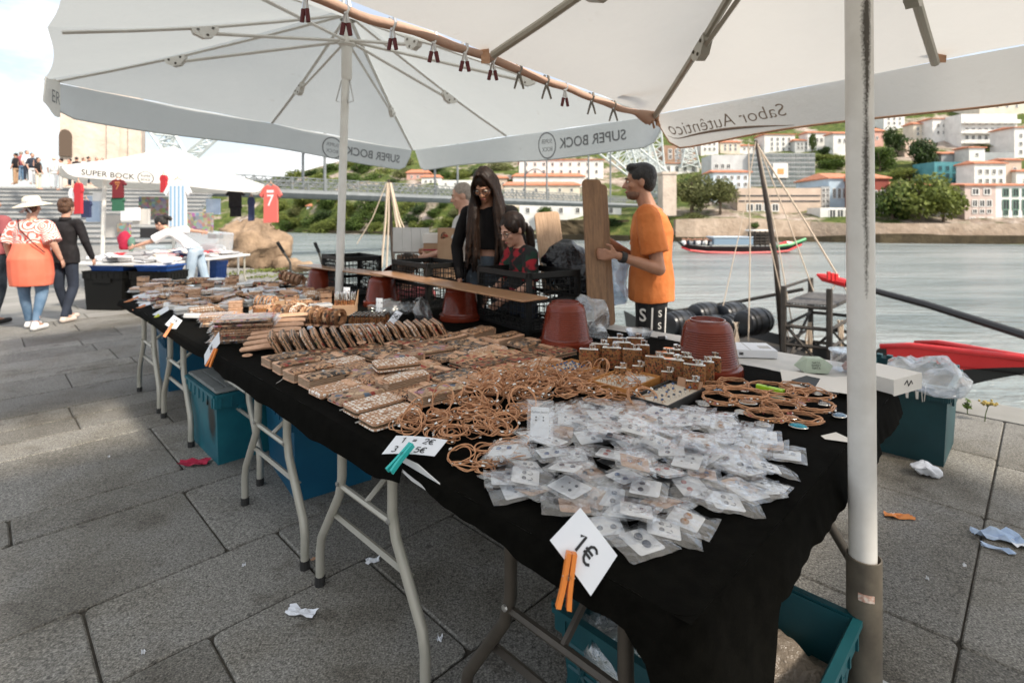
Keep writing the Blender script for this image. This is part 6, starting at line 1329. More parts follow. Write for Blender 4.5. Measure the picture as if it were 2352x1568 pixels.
# rolled cork pouches with a snap, left of the leaning wallets
for i in range(7):
    q = g(560+i*8, 812-i*8, TT); t = thing('cork_pouch', ['lowest plain cork pouch of the sheaf left of the leaning wallets', 'plain cork pouch second from the bottom of the sheaf', 'plain cork pouch third from the bottom of the sheaf', 'plain cork pouch in the middle of the sheaf', 'plain cork pouch third from the top of the sheaf', 'plain cork pouch second from the top of the sheaf', 'topmost plain cork pouch of the sheaf'][i], 'pouch', q+V((.09, .05, .014+.011*i)), .55+U(-.22, .22), 'plain cork pouches')
    mb = M(); mb.tube([(-.12, 0, 0), (-.112, 0, .004), (0, 0, .012), (.10, 0, .010), (.14, 0, .008)], [.014, .022, .028, .030, .024], 10, flat=.55); mb.build('sleeve', MATS['cork_edge'], t, smooth=50)
    mb = M(); mb.lathe([(.0045, 0), (.004, .003), (0, .004)], 8, 0, TR(-.06, -.004, .016)); mb.build('snap', MATS['dark_steel'], t)
# tags
t = thing('price_tag', 'oval cork tag with a white sticker hanging by a string over the cloth edge', 'tag', g(637, 905, .66)+V((-.004, -.012, 0)), .5)
mb = M(); mb.lathe([(.0, 0), (1, 0), (1, .12), (0, .12)], 20, 0, rot(PI/2, 0, 0) @ Matrix.Diagonal((.0165, .028, .012, 1))); mb.build('tag_card', MATS['cork_edge'], t); mb = M(); mb.box((0, -.003, -.003), (.018, .002, .013), 0, rot(0, .2, 0)); mb.build('sticker', MATS['paper'], t)
mb = M(); mb.tube([(0, -.002, .024), (-.006, 0, .035), (-.002, .004, .045), (.02, .006, .055), (.03, .01, .062)], .0008, 4); mb.build('string', MATS['paper_cream'], t)
def roundtag(label, p, rz=0):
    mb = M(); mb.lathe([(.0, 0), (.024, 0), (.024, .0015), (0, .0015)], 20); mb.lathe([(.021, .0016), (.0195, .0018)], 20, 1); mb.lathe([(.004, .0017), (.010, .0019)], 9, 1)
    o = mb.build('round_tag', [MATS['cork_edge'], MATS['cork_dark']]); o.location = p; o.rotation_euler = (U(-.2, .2), U(-.2, .2), rz); return tag(o, label, 'tag', 'round cork tags')
roundtag('round brown cork tag lying in front of the pouch sheaf', g(568, 816, TT+.004))
roundtag('round brown cork tag on the nearest strapped wallet', ab(1.14, 1.86, TT+.044))
roundtag('round brown cork tag in the middle of the wallets', ab(1.56, 1.95, TT+.052))
roundtag('round brown cork tag at the back among the wallets', ab(1.40, 2.5, TT+.052))
# ------------------------------------------------------------------ goods: cork bracelets
def inpoly(p, poly):
    x, y = p; r = False; j = len(poly)-1
    for i in range(len(poly)):
        if (poly[i][1] > y) != (poly[j][1] > y) and x < (poly[j][0]-poly[i][0])*(y-poly[i][1])/(poly[j][1]-poly[i][1])+poly[i][0]: r = not r
        j = i
    return r
def bracelet_proto():
    t = thing('bracelet', 'x', 'bracelet'); mb = M(); R0 = U(.034, .050); ph = U(0, 6)
    for lp in range(rnd.choice((2, 2, 3))):
        r = R0*U(.9, 1.06); e = U(.72, 1.0); a0 = U(0, 6); tx, ty = U(-.35, .35), U(-.35, .35); off = V((U(-.006, .006), U(-.006, .006), U(0, .008))); pts = []
        for k in range(26):
            a = 2*PI*k/26; q = V((r*math.cos(a), r*e*math.sin(a), .003*math.sin(2*a+a0))); q = (rot(tx, ty, a0) @ q)+off; q.z = abs(q.z)*.9; pts.append(q)
        mb.tube(pts, .0021, 5, closed=True)
    mb.build('cord', MATS['cord'], t, smooth=1)
    for _ in range(2): a = U(0, 6); mb = M(); mb.lathe([(.0025, -.006), (.0042, -.005), (.0045, 0), (.0042, .005), (.0025, .006)], 8, 0, TR(R0*math.cos(a), R0*.9*math.sin(a), .006) @ rot(PI/2, 0, a)); mb.build('bead', MATS['silver'], t, smooth=1)
    return t
BL = ('thin tan cork cord bracelet with silver beads in the tangled heap', 'cork cord bracelets in the heap')
polyB = [(.955, 1.52), (1.0, 1.34), (.94, 1.12), (.98, 1.0), (1.10, 1.06), (1.30, 1.22), (1.52, 1.30), (1.72, 1.02), (1.84, 1.08), (1.98, 1.42), (1.86, 1.62), (1.56, 1.74), (1.28, 1.62), (1.16, 1.50)]
protos = [bracelet_proto() for _ in range(12)]; used = 0; placed = 0
def heapB(a, b): return .055*max(0, 1-((a-1.42)/.50)**2)*max(0, 1-((b-1.44)/.30)**2)
while placed < 235:
    a, b = U(.9, 2.0), U(.98, 1.75)
    if not inpoly((a, b), polyB): continue
    o = protos[placed] if placed < 12 else dup(protos[placed % 12])
    z = TT+.004+heapB(a, b)*U(.15, 1.0)+(.012 if a < 1.2 else .0)*U(0, 1); up = U(0, 1) < .16
    o.location = ab(a, b, z+(.022 if up else 0)); o.rotation_euler = (U(-.22, .22)+(U(.6, 1.1) if up else 0), U(-.22, .22), U(0, 6)); o.scale = (U(.85, 1.15),)*3
    o['label'], o['group'] = BL; placed += 1
# ------------------------------------------------------------------ goods: earrings on cards in clear bags
def bag_proto(cm, stud, style):
    t = thing('earring_bag', 'x', 'jewellery bag'); w, h = .100, .132; cs = .071
    s0, amp = U(0, 50), .005
    def top(u, v):
        x, y = (u-.5)*w, (v-.5)*h; m_ = min(1, 3.2*min(u, 1-u, v, 1-v)*2); n = NZ.noise(V((u*3.5+s0, v*3.5, 1)))*.006+NZ.noise(V((u*8+s0, v*7, 7)))*.0028
        return (x, y, .0012+m_*.0065+n*1.0)
    mb = M(); mb.sheet(7, 9, top); mb.build('film', MATS['film'], t, smooth=0)
    mb = M(); cy0 = -.012 if style != 2 else .0; hh = cs if style != 3 else cs*1.25
    mb.rbox((0, cy0, .0016), (cs, hh, .0012), .006, .0003, seg=2); c = mb.build('card', MATS[cm], t)
    dk = 'stud_dark'
    for e in (-1, 1):
        if style == 0: mb = M(); mb.lathe([(.0, .0068), (.0052, .006), (.0072, .0038), (.0072, .0022)], 10, 0, TR(e*.015, cy0+.010, 0)); mb.build('earring', MATS[stud], c, smooth=30)
        elif style == 1:
            mb = M(); mb.tube([(e*.012+.006*math.cos(a), cy0+.010+.008*math.sin(a), .0035) for a in [PI*k/7-.6 for k in range(8)]], .0009, 4); mb.lathe([(.0, .0062), (.005, .0055), (.0060, .0028)], 10, 0, TR(e*.012, cy0-.004, 0)); mb.build('earring', MATS[stud], c)
        elif style == 2: mb = M(); mb.lathe([(.0, .0095), (.007, .008), (.0098, .005), (.0098, .0022)], 12, 0, TR(e*.0125, cy0+.002, 0)); mb.build('earring', MATS[stud], c, smooth=30)
        else:
            mb = M(); mb.lathe([(.0, .0042), (.0042, .0042), (.0042, .0022)], 10, 0, TR(e*.012, cy0+.012, 0)); mb.build('earring', MATS[stud], c)
            mb = M(); mb.lathe([(.0, .0027), (.0030, .0027), (.0030, .0022)], 8, 0, TR(e*.013, cy0-.012, 0)); mb.build('slot', MATS['zip_dark'], c)
    return t
CW = {'card_white': 'white', 'card_kraft': 'brown'}
SW = {'stud_dark': 'dark glittering', 'stud_blue': 'blue', 'stud_red': 'red', 'stud_cork': 'cork'}; YW = ['small studs', 'drop hooks', 'large round studs', 'flat studs and slots']
BP = [(bag_proto(c, s, y), c, s, y) for c, s, y in (('card_white', 'stud_dark', 3), ('card_white', 'stud_dark', 1), ('card_white', 'stud_blue', 0), ('card_kraft', 'stud_dark', 1), ('card_white', 'stud_dark', 2), ('card_white', 'stud_red', 0), ('card_kraft', 'stud_cork', 0), ('card_white', 'stud_cork', 2), ('card_white', 'stud_dark', 0), ('card_kraft', 'stud_blue', 1))]
polyE = [(.915, 1.0), (1.0, 1.06), (1.22, 1.16), (1.44, 1.29), (1.58, 1.22), (1.78, .92), (1.84, .80), (1.72, .55), (1.60, .50), (1.34, .49), (1.16, .57), (1.0, .58), (.955, .70), (.94, .85)]
def heapE(a, b): return .046*max(0, 1-((a-1.34)/.48)**2)*max(0, 1-((b-.86)/.36)**2)
first = [True]*10; cnt = 0; pts_ = []
def put_bag(k, loc, rt, z=0):
    global cnt
    o, c, s, y = BP[k]
    if first[k]: first[k] = False
    else: o = dup(o)
    o.location = loc; o.rotation_euler = rt
    o['label'] = f'clear bag with {SW[s]} {YW[y]} on a {CW[c]} card, in the pile'; o['group'] = 'earring bags with '+SW[s]+' '+YW[y]+' on '+CW[c]+' card'; cnt += 1; return o
while cnt < 100:
    a, b = U(.9, 1.86), U(.46, 1.32)
    if not inpoly((a, b), polyE): continue
    if any((a-p[0])**2+(b-p[1])**2 < .052**2 for p in pts_) and rnd.random() < .95: continue
    pts_.append((a, b)); h = heapE(a, b); k = rnd.choice((0, 1, 2, 3, 4, 5, 6, 7, 8, 8, 0, 1, 0, 1, 9))
    put_bag(k, ab(a, b, TT+.006+h*U(.25, 1.0)), (U(-.17, .17), U(-.17, .17), U(0, 2*PI)))
for (a, b, k, dz) in ((.985, .60, 4, .012), (1.06, .66, 0, .03), (1.36, .52, 0, .012), (.97, .98, 2, .02), (1.40, 1.30, 9, .03), (1.66, .53, 8, .008), (1.02, 1.05, 2, .06), (1.18, .74, 3, .075), (1.30, .90, 0, .082), (1.34, .84, 1, .086), (1.06, .86, 8, .06), (1.44, .70, 7, .07)):
    put_bag(k, ab(a, b, TT+dz), (U(-.2, .2), U(-.2, .2), -PI/4+U(-.7, .7)))
# card with two dark studs standing upright: Fashion Jewelry
t = thing('earring_card', 'white card reading Fashion Jewelry sticking up at the back of the bag pile', 'jewellery card'); t.matrix_world = frame_mx(g(1240, 968, TT+.10)+V((0, 0, .0)), V((1, .15, -.10)), V((.22, .35, 1)))
mb = M(); mb.rbox((0, 0, 0), (.055, .080, .0012), .004, .0003); mb.build('card', MATS['card_white'], t); mb = M(); put_text(mb, 'Fashion Jewelry', .0085, TR(.0, .026, .0012), 0, 0, .3); mb.build('print', MATS['ink'], t)
mb = M(); [mb.lathe([(.0026, .001), (.0026, .0014), (0, .0015)], 8, 0, TR(x, y, 0)) for x in (-.012, .010) for y in (.012, .004)]; mb.build('slot', MATS['ink'], t)
mb = M(); mb.sheet(5, 6, lambda u, v: ((u-.5)*.078, (v-.5)*.115, .004+.004*NZ.noise(V((u*5, v*5, 2))))); mb.build('film', MATS['film'], t)
# ------------------------------------------------------------------ necklaces
def necklace(label, c, rx, ry, rz, stone, ps):
    t = thing('necklace', label, 'necklace', c, rz, 'cork cord necklaces'); mb = M(); s0 = U(0, 20)
    for lp in range(4):
        rx, ry = rx*U(.88, 1.05), ry*U(.85, 1.12)
        pts = [V((rx*math.cos(a)*(1+.22*NZ.noise(V((math.cos(a)*1.5+s0, math.sin(a)*1.5, lp)))), ry*math.sin(a)*(1+.24*NZ.noise(V((math.cos(a)*1.5, s0+math.sin(a)*1.5, lp)))), .004+.010*(.5+.5*NZ.noise(V((math.cos(a)*2+lp*3, math.sin(a)*2, s0))))+lp*.004)) for a in [2*PI*k/44 for k in range(44)]]
        mb.tube(pts, .0022, 6, closed=True)
    mb.build('cord', MATS['cord'], t, smooth=1)
    mb = M(); mb.lathe([(0, .010), (.6, .009), (.9, .006), (1, .002), (1, 0)], 18, 0, TR(0, -ry-.018*ps, .004) @ Matrix.Diagonal((.021*ps, .0155*ps, 1, 1))); p = mb.build('pendant_stone', stone, t, smooth=1)
    mb = M(); mb.tube([(.022*ps*math.cos(a), -ry-.018*ps+.0165*ps*math.sin(a), .006) for a in [2*PI*k/20 for k in range(20)]], .0020, 5, closed=True); mb.build('pendant_rim', MATS['silver'], t)
    for _ in range(12): a = U(-2.9, .2); mb = M(); mb.ell((rx*math.cos(a), ry*math.sin(a), .012), (.0055, .0055, .005), 8, 6); mb.build('bead', rnd.choice((MATS['silver'], MATS['stud_red'], MATS['gold'], MATS['silver'], MATS['stud_dark'])), t, smooth=1)
    return t
NP = [('turquoise blue', mat('turquoise mosaic stone', (.01, .16, .26), .15, (.04, .40, .50), 220)), ('navy mosaic', mat('navy mosaic stone', (.02, .05, .12), .15, (.25, .38, .5), 260)), ('black white', mat('black and white stone', (.02, .02, .02), .2, (.6, .6, .6), 300)), ('brown rosette', mat('brown rosette stone', (.12, .04, .02), .2, (.5, .32, .2), 280)), ('red mosaic', mat('red mosaic stone', (.25, .02, .02), .2, (.5, .4, .35), 240)), ('pale grey', mat('pale stone', (.35, .35, .33), .2, (.65, .63, .58), 260)), ('green', mat('green stone', (.02, .08, .05), .2, (.3, .4, .3), 260))]
nn = [(1845, 975, .085, .06, -.5, 0, 1.3, 'near edge of the pile, nearest the card bags'), (1885, 950, .09, .06, .5, 1, 1.2, 'right end of the necklace pile'), (1770, 975, .09, .055, -.6, 2, 1.1, 'front of the necklace pile'), (1720, 925, .10, .06, -.3, 3, 1.4, 'left part of the pile under the lime peg'), (1660, 930, .085, .06, -1.2, 2, 1.3, 'left end of the necklace pile'), (1815, 925, .11, .07, .2, 4, 1.0, 'middle of the necklace pile'),
      (1780, 910, .11, .075, -.2, 6, 1.2, 'back of the middle of the necklace pile'), (1690, 900, .09, .06, .3, 4, .9, 'back left of the necklace pile'), (1740, 945, .10, .06, -.9, 5, 1.1, 'centre of the necklace pile'), (1840, 905, .09, .065, .8, 5, 1.0, 'back right of the necklace pile'), (1870, 925, .10, .06, .1, 2, 1.0, 'right of the middle of the necklace pile'), (1640, 905, .075, .05, .2, 1, .9, 'far left corner of the necklace pile'), (1800, 950, .095, .055, .0, 3, 1.1, 'right front of the necklace pile')]
for i, (x, y, rx, ry, rz, k, ps, w) in enumerate(nn): necklace(f'necklace with a {NP[k][0]} pendant, {w}', g(x, y, TT+.003)+V((0, .03, .004*(i % 4))), rx*.85, ry*.95, rz, NP[k][1], ps)
# ------------------------------------------------------------------ hip flasks
def flask_proto(small=False):
    t = thing('hip_flask', 'x', 'hip flask'); w, d, h = (.088, .026, .092) if not small else (.052, .02, .045)
    mb = M(); mb.rbox((0, 0, h/2+.004), (w, d, h), d*.49, .002, seg=5); mb.build('wrap', MATS['flask print cork'], t, smooth=40)
    mb = M(); mb.rbox((0, 0, h+.0075), (w-.001, d-.001, .009), d*.48, .004, seg=5); mb.build('shoulder', MATS['chrome'], t, smooth=40); mb = M(); mb.rbox((0, 0, .003), (w-.001, d-.001, .006), d*.48, .002, seg=5); mb.build('base_rim', MATS['chrome'], t, smooth=40)
    mb = M(); mb.lathe([(.008, h+.01), (.008, h+.016), (.0108, h+.017), (.0112, h+.029), (.0095, h+.031), (0, h+.031)], 14, 0, TR(w*.16, 0, 0)); mb.build('cap', MATS['chrome'], t, smooth=40)
    mb = M(); mb.box((w*.16+.014, 0, h+.020), (.012, .005, .018)); mb.build('cap_hinge', MATS['chrome'], t); return t
fp = flask_proto(); fs_ = flask_proto(True)
fl = [(1352, 852), (1405, 848), (1452, 852), (1378, 838), (1428, 834), (1470, 840), (1415, 822), (1458, 822), (1505, 872), (1548, 880), (1595, 893), (1528, 862), (1570, 872), (1615, 884), (1545, 852), (1588, 862), (1632, 872)]
for i, (x, y) in enumerate(fl):
    o = fp if i == 0 else dup(fp); rw = ['front', 'front', 'front', 'middle', 'middle', 'middle', 'back', 'back'] if i < 8 else None
    o.location = g(x, y, TT); o.rotation_euler = (0, 0, -.22+U(-.08, .08)+(-.25 if i >= 8 else 0)); o['category'] = 'hip flask'; o['group'] = 'cork wrapped hip flasks'
    o['label'] = f'cork steel hip flask, {ORD[[0, 1, 2, 0, 1, 2, 0, 1][i]]} from left in the {rw[i]} row, left cluster' if i < 8 else f'cork steel hip flask, {ORD[(i-8) % 3]} from left in the {["front", "middle", "back"][(i-8)//3]} row, right cluster'
for i, (x, y, w) in enumerate(((1425, 872, 'left of the price card'), (1465, 868, 'behind the small price card'), (1532, 882, 'left in front of the right cluster'), (1590, 905, 'right in front of the right cluster'))):
    o = fs_ if i == 0 else dup(fs_); o.location = g(x, y, TT); o.rotation_euler = (0, 0, -.3); o['label'] = f'tiny keyring hip flask {w}'; o['category'] = 'hip flask'; o['group'] = 'tiny keyring flasks'
# ------------------------------------------------------------------ ring trays
def ring_proto(k):
    t = thing('ring', 'x', 'ring'); mb = M(); mb.tube([(.009*math.cos(a), 0, .009*math.sin(a)+.008) for a in [2*PI*j/14 for j in range(14)]], .0012, 5, closed=True); mb.build('band', MATS['gold' if k < 2 else 'silver'], t, smooth=1)
    mb = M(); mb.ell((0, 0, .019), (.0065, .006, .004), 8, 6); mb.build('stone', MATS[('gold', 'stud_blue', 'stud_dark')[k]], t, smooth=1); return t
rp = [ring_proto(k) for k in range(3)]; rf = [True]*3
def tray(label, a, b, lx, ly, m, kind, nx, ny, lbl):
    t = thing('ring_tray', label, 'tray', ab(a, b, TT+.003), RZA); mb = M(); mb.rbox((0, 0, .012), (lx-.016, ly-.016, .012), .003, .001); mb.build('lining', MATS['tray_white'], t)
    for s in (-1, 1):
        mb = M(); mb.box((s*(lx/2-.004), 0, .014), (.008, ly, .028)); mb.build('side', MATS[m], t); mb = M(); mb.box((0, s*(ly/2-.004), .014), (lx-.0165, .008, .028)); mb.build('side', MATS[m], t)
    for i in range(nx):
        for j in range(ny):
            if rnd.random() < .12: continue
            k = kind if kind < 2 else rnd.choice((1, 2)); o = rp[k] if rf[k] else dup(rp[k]); rf[k] = False
            q = ab(a+lerp(-.42, .42, (i+.5)/nx)*(lx-.02), b+lerp(-.42, .42, (j+.5)/ny)*(ly-.02), TT+.014); o.location = q+V((0, 0, .003)); o.rotation_euler = (U(-.9, .3), U(-.3, .3), RZA+U(-.7, .7)); o['label'] = lbl; o['category'] = 'ring'; o['group'] = 'rings in the '+label
    return t
tray('black ring tray', 1.86, 1.015, .29, .155, 'tray_black', 2, 6, 3, 'silver ring with a coloured stone in the black tray')['label'] = 'black tray with a cream lining holding stone rings'
tray('near orange wood ring tray', 1.90, 1.235, .26, .19, 'tray_wood', 0, 7, 5, 'small rose gold ring in the nearer orange wood tray')['label'] = 'orange wood tray of rose gold rings nearer the black tray'
tray('far orange wood ring tray', 1.86, 1.50, .24, .17, 'tray_wood', 1, 7, 4, 'small gold ring with a blue stone in the farther wood tray')['label'] = 'orange wood tray of rings farther left, partly under the bracelets'
mb = M(); mb.box((0, 0, 0), (.10, .012, .035)); o = mb.build('card_strip', MATS['card_kraft']); o.location = ab(2.0, 1.0, TT+.035); o.rotation_euler = (.3, 0, RZA+PI/2); tag(o, 'brown card strip with a green pen mark at the back of the black tray', 'card')
# ------------------------------------------------------------------ price cards and pegs
def peg(label, p, q, m, grp=None, w=.011):
    p, q = V(p), V(q); d = (q-p); L_ = d.length; t = thing('clothes_peg', label, 'peg', p, 0, grp)
    sd = d.cross(V((0, 0, 1))) if abs(d.normalized().z) < .9 else d.cross(V((0, 1, 0)))
    m3 = frame_mx(V((0, 0, 0)), d, sd)
    for s in (-1, 1):
        mb = M(); y = [.0008, .0012, .0014, .0024, .0055]; xs = [0, .25, .45, .7, 1.0]; vs = []
        for x, yy in zip(xs, y):
            for (oy, oz) in ((0, -w/2), (w*.55, -w/2), (w*.55, w/2), (0, w/2)): vs.append((x*L_, s*(yy+oy), oz))
        fs = [(0, 1, 2, 3), (19, 18, 17, 16)]+[(k*4+i, k*4+(i+1) % 4, k*4+4+(i+1) % 4, k*4+4+i) for k in range(4) for i in range(4)]
        mb.add(vs, fs, 0, m3); mb.build('prong', MATS[m], t)
    mb = M(); mb.lathe([(.0045, -w*.62), (.0045, w*.62)], 8, 0, m3 @ TR(L_*.42, 0, 0)); mb.tube([(L_*.42, -.012, w*.4), (L_*.42, .012, w*.4)], .0012, 4, mx=m3); mb.build('spring', MATS['galv'], t); return t
def card(label, quad, lines, grp=None, m='paper', ink='ink', up=None, tx=None):
    """quad: corners top left, top right, bottom right, bottom left as the writing reads; lines: (text, size, u, v)"""
    q = [V(p) for p in quad]; c = sum(q, V((0, 0, 0)))/4; t = thing('price_card', label, 'price card', c, 0, grp); ex = (q[1]-q[0]+q[2]-q[3]).normalized(); ey = (q[0]-q[3]+q[1]-q[2]).normalized(); nz = ex.cross(ey).normalized()
    mb = M(); n = 6
    def fn(u, v): return (q[3].lerp(q[2], u)).lerp(q[0].lerp(q[1], u), v)-c+nz*.004*math.sin(PI*u)
    vs = [fn(i/n, j/n) for j in range(n+1) for i in range(n+1)]; mb.v = [tuple(p) for p in vs]+[tuple(p-nz*.0008) for p in vs]; o = len(vs)
    f = [(j*(n+1)+i, j*(n+1)+i+1, (j+1)*(n+1)+i+1, (j+1)*(n+1)+i) for j in range(n) for i in range(n)]; mb.f = f+[tuple(k+o for k in w_[::-1]) for w_ in f]; mb.m = [0]*len(mb.f)
    mb.build('card_sheet', MATS[m], t, smooth=1)
    W_, H_ = ((q[1]-q[0]).length+(q[2]-q[3]).length)/2, ((q[0]-q[3]).length+(q[1]-q[2]).length)/2
    for (s, size, u, v) in lines:
        mb = M(); vs, fs = stroke_text(s, size*H_*.95); mb.add([fn(min(.99, max(.01, u+x/W_)), min(.99, max(.01, v+y/H_)))+nz*.0012 for x, y in vs], fs); mb.build('print', MATS[ink], t)
    return t
def cq(pts, zs): return [dd(x, y, D) for (x, y), D in zip(pts, zs)]
card('big white square card reading 1€ turned on its corner at the near cloth edge', cq([(1333, 1165), (1418, 1275), (1357, 1368), (1263, 1240)], [1.06, 1.02, .985, 1.02]), [('1€', .48, .50, .50)])
peg('big orange clothes peg holding the 1€ card', dd(1313, 1268, 1.0), dd(1294, 1396, .98), 'orange_pin', w=.016)
card('white card reading 1 = 2€ and 3 = 5€ held by a turquoise peg', cq([(910, 1000), (1028, 1010), (998, 1047), (877, 1042)], [1.60, 1.53, 1.47, 1.51]), [('1 = 2€', .36, .50, .74), ('3 = 5€', .36, .46, .24)])
peg('turquoise clothes peg at the joint of the two black cloths', dd(946, 1020, 1.49), dd(894, 1082, 1.43), 'turq_pin', w=.014)
card('white card reading 5€ hanging sideways below the bagged stack', cq([(469, 815), (503, 761), (505, 788), (470, 839)], [2.78, 2.72, 2.70, 2.76]), [('5€', .50, .52, .5)])
peg('orange clothes peg on the sideways 5€ card', dd(496, 800, 2.69), dd(478, 842, 2.66), 'orange_pin', w=.014)
card('white card reading 1=5€ clipped at the cloth edge near the far table legs', cq([(399, 723), (419, 736), (402, 759), (379, 745)], [3.42, 3.38, 3.36, 3.40]), [('1=5€', .26, .5, .72), ('2', .30, .3, .25)])
peg('orange peg on the 1=5€ card', dd(397, 742, 3.35), dd(377, 773, 3.32), 'orange_pale', w=.014)
card('white folded card held by a yellow green peg', cq([(350, 722), (386, 702), (388, 712), (352, 736)], [3.86, 3.8, 3.78, 3.82]), [])
peg('yellow green peg on a white card at the far cloth edge', dd(366, 722, 3.78), dd(342, 740, 3.74), 'yellow_pin', w=.014)
card('small white card held by the second orange peg from the far corner', cq([(318, 700), (344, 692), (346, 699), (320, 709)], [4.25, 4.2, 4.18, 4.22]), [])
peg('second pale orange peg from the far corner of the cloth', dd(334, 700, 4.18), dd(305, 713, 4.14), 'orange_pale', w=.014)
card('small white card held by the orange peg at the far corner', cq([(305, 680), (333, 673), (335, 680), (307, 690)], [4.6, 4.5, 4.5, 4.55]), [])
peg('pale orange peg at the far corner of the cloth', dd(318, 682, 4.5), dd(286, 695, 4.45), 'orange_pale', w=.014)
card('upright white card reading 1 = 3€ and 2 = 5€ behind the pen box', cq([(789, 659), (804, 660), (803, 690), (788, 689)], [4.15]*4), [('1 = 3€', .125, .5, .72), ('2 = 5€', .125, .5, .28)])
card('upright white card reading 1 = 3€ and 2 = 5€ behind the lighters', cq([(864, 684), (879, 685), (878, 722), (863, 721)], [3.62]*4), [('1 = 3€', .115, .5, .72), ('2 = 5€', .115, .5, .38)])
card('narrow tilted card reading 5€ above the leaning wallets', cq([(910, 713), (925, 719), (895, 757), (879, 753)], [3.28, 3.28, 3.22, 3.22]), [('5€', .27, .5, .72)])
peg('small orange peg at the foot of the tilted 5€ card', dd(887, 752, 3.2), dd(912, 758, 3.18), 'orange_pin', w=.012)
card('small white card reading 5€ standing in the nearer wood tray', cq([(1442, 862), (1484, 864), (1483, 882), (1441, 880)], [2.16]*4), [('5€', .62, .5, .5)])
card('small white card reading 5€ standing in the farther wood tray', cq([(1336, 846), (1378, 848), (1377, 862), (1335, 860)], [2.42]*4), [('5€', .62, .5, .42)])
card('pale card with a 5 lying on the necklaces under the lime peg', cq([(1702, 880), (1738, 874), (1800, 892), (1760, 902)], [2.26, 2.30, 2.2, 2.14]), [('5', .5, .3, .6)])
peg('lime green peg on the card over the necklaces', dd(1738, 886, 2.13), dd(1800, 900, 2.06), 'lime_pin', w=.016)
# ------------------------------------------------------------------ goods on the far tables
def coil(mb_o, mb_i, r0, r1, turns, w, n=22):
    pts = []
    N_ = int(n*turns)
    for i in range(N_+1):
        a = 2*PI*i/n; r = lerp(r0, r1, i/N_); pts.append((r*math.cos(a), r*math.sin(a)))
    th = .0028
    vs = []
    for x, y in pts:
        l = math.hypot(x, y); ux, uy = x/l, y/l; vs += [(x, y, -w/2), (x, y, w/2), (x-ux*th, y-uy*th, w/2), (x-ux*th, y-uy*th, -w/2)]
    fo = [(i*4, i*4+1, i*4+5, i*4+4) for i in range(N_)]; fi = []
    for i in range(N_): fi += [(i*4+1, i*4+2, i*4+6, i*4+5), (i*4+2, i*4+3, i*4+7, i*4+6), (i*4+3, i*4, i*4+4, i*4+7)]
    e = N_*4; fi += [(0, 3, 2, 1), (e, e+1, e+2, e+3)]
    return vs, fo, fi
def belt(label, p, axis, r, pat, w=.034, group='rolled belts'):
    t = thing('rolled_belt', label, 'belt', p, 0, group); vs, fo, fi = coil(None, None, r*.58, r, 4.2, w)
    m3 = frame_mx(V((0, 0, r)), V(axis).cross(V((0, 0, 1))), V((0, 0, 1)))
    mb = M(); mb.add(vs, fo, 0, m3); mb.add(vs, fi, 1, m3); mb.build('strap', [MATS[pat], MATS['cork_dark']], t, smooth=45)
    mb = M(); mb.box((r*.72*math.cos(-.9)*1.38, r*.72*math.sin(-.9)*1.38, 0), (.028, .010, w*1.15), 0, m3); mb.build('keeper', MATS['cork_edge'], t)
    return t
bA, bB = g(632, 742, TT), g(778, 752, TT); ax = (bB-bA).normalized()
for i in range(9):
    belt(f'rolled printed cork belt standing on edge, {ORD[i]} from the left in the front belt row', bA.lerp(bB, i/8), ax+V((0, U(-.25, .1), 0)), U(.062, .070), ['red floral print cork', 'dark floral print cork', 'grey paisley print cork', 'daisy print cork', 'speckled print cork', 'grey paisley print cork', 'speckled print cork', 'dark floral print cork', 'dark floral print cork'][i])
cA, cB = g(652, 648, TT+.02), g(690, 660, TT+.0)
for i in range(5): belt(f'rolled belt leaning in the far coil group under the hand truck, {ORD[i]} from the left', cA.lerp(cB, i/4), (1, -.35, 0), .066, rnd.choice(['dark floral print cork', 'speckled print cork', 'cork_dark']), group='far rolled belts')
# pen box and lighters
t = thing('pen_box', 'open brown card box of steel and cork pens with a slanted side', 'pen box', g(792, 722, TT), .1)
mb = M(); mb.box((0, 0, .035), (.16, .10, .07)); mb.build('box_body', MATS['boxboard'], t); mb = M(); mb.add([(.08, -.05, .07), (.08, .05, .07), (.085, .05, .17), (.05, -.05, .07), (.083, -.05, .07), (.083, .05, .07), (.088, .05, .17)], [(0, 1, 2), (6, 5, 4), (0, 2, 6, 4), (1, 5, 6, 2)]); mb.build('side_flap', MATS['boxboard'], t)
for i in range(9):
    for j in range(2):
        q = thing('pen', f'steel tipped cork pen standing in the pen box', 'pen', t.matrix_basis @ V((-.066+i*.0165, -.022+j*.045, .055)), 0, 'pens in the box'); q.rotation_euler = (U(-.08, .08), U(-.06, .06), 0)
        mb = M(); mb.tube([(0, 0, 0), (0, 0, .05)], .0048, 7); mb.build('barrel', MATS['flask print cork'], q); mb = M(); mb.tube([(0, 0, .05), (0, 0, .098), (0, 0, .108)], [.0052, .005, .002], 7); mb.box((0, -.006, .08), (.003, .003, .034)); mb.build('cap', MATS['chrome'], q, smooth=40)
lt = None
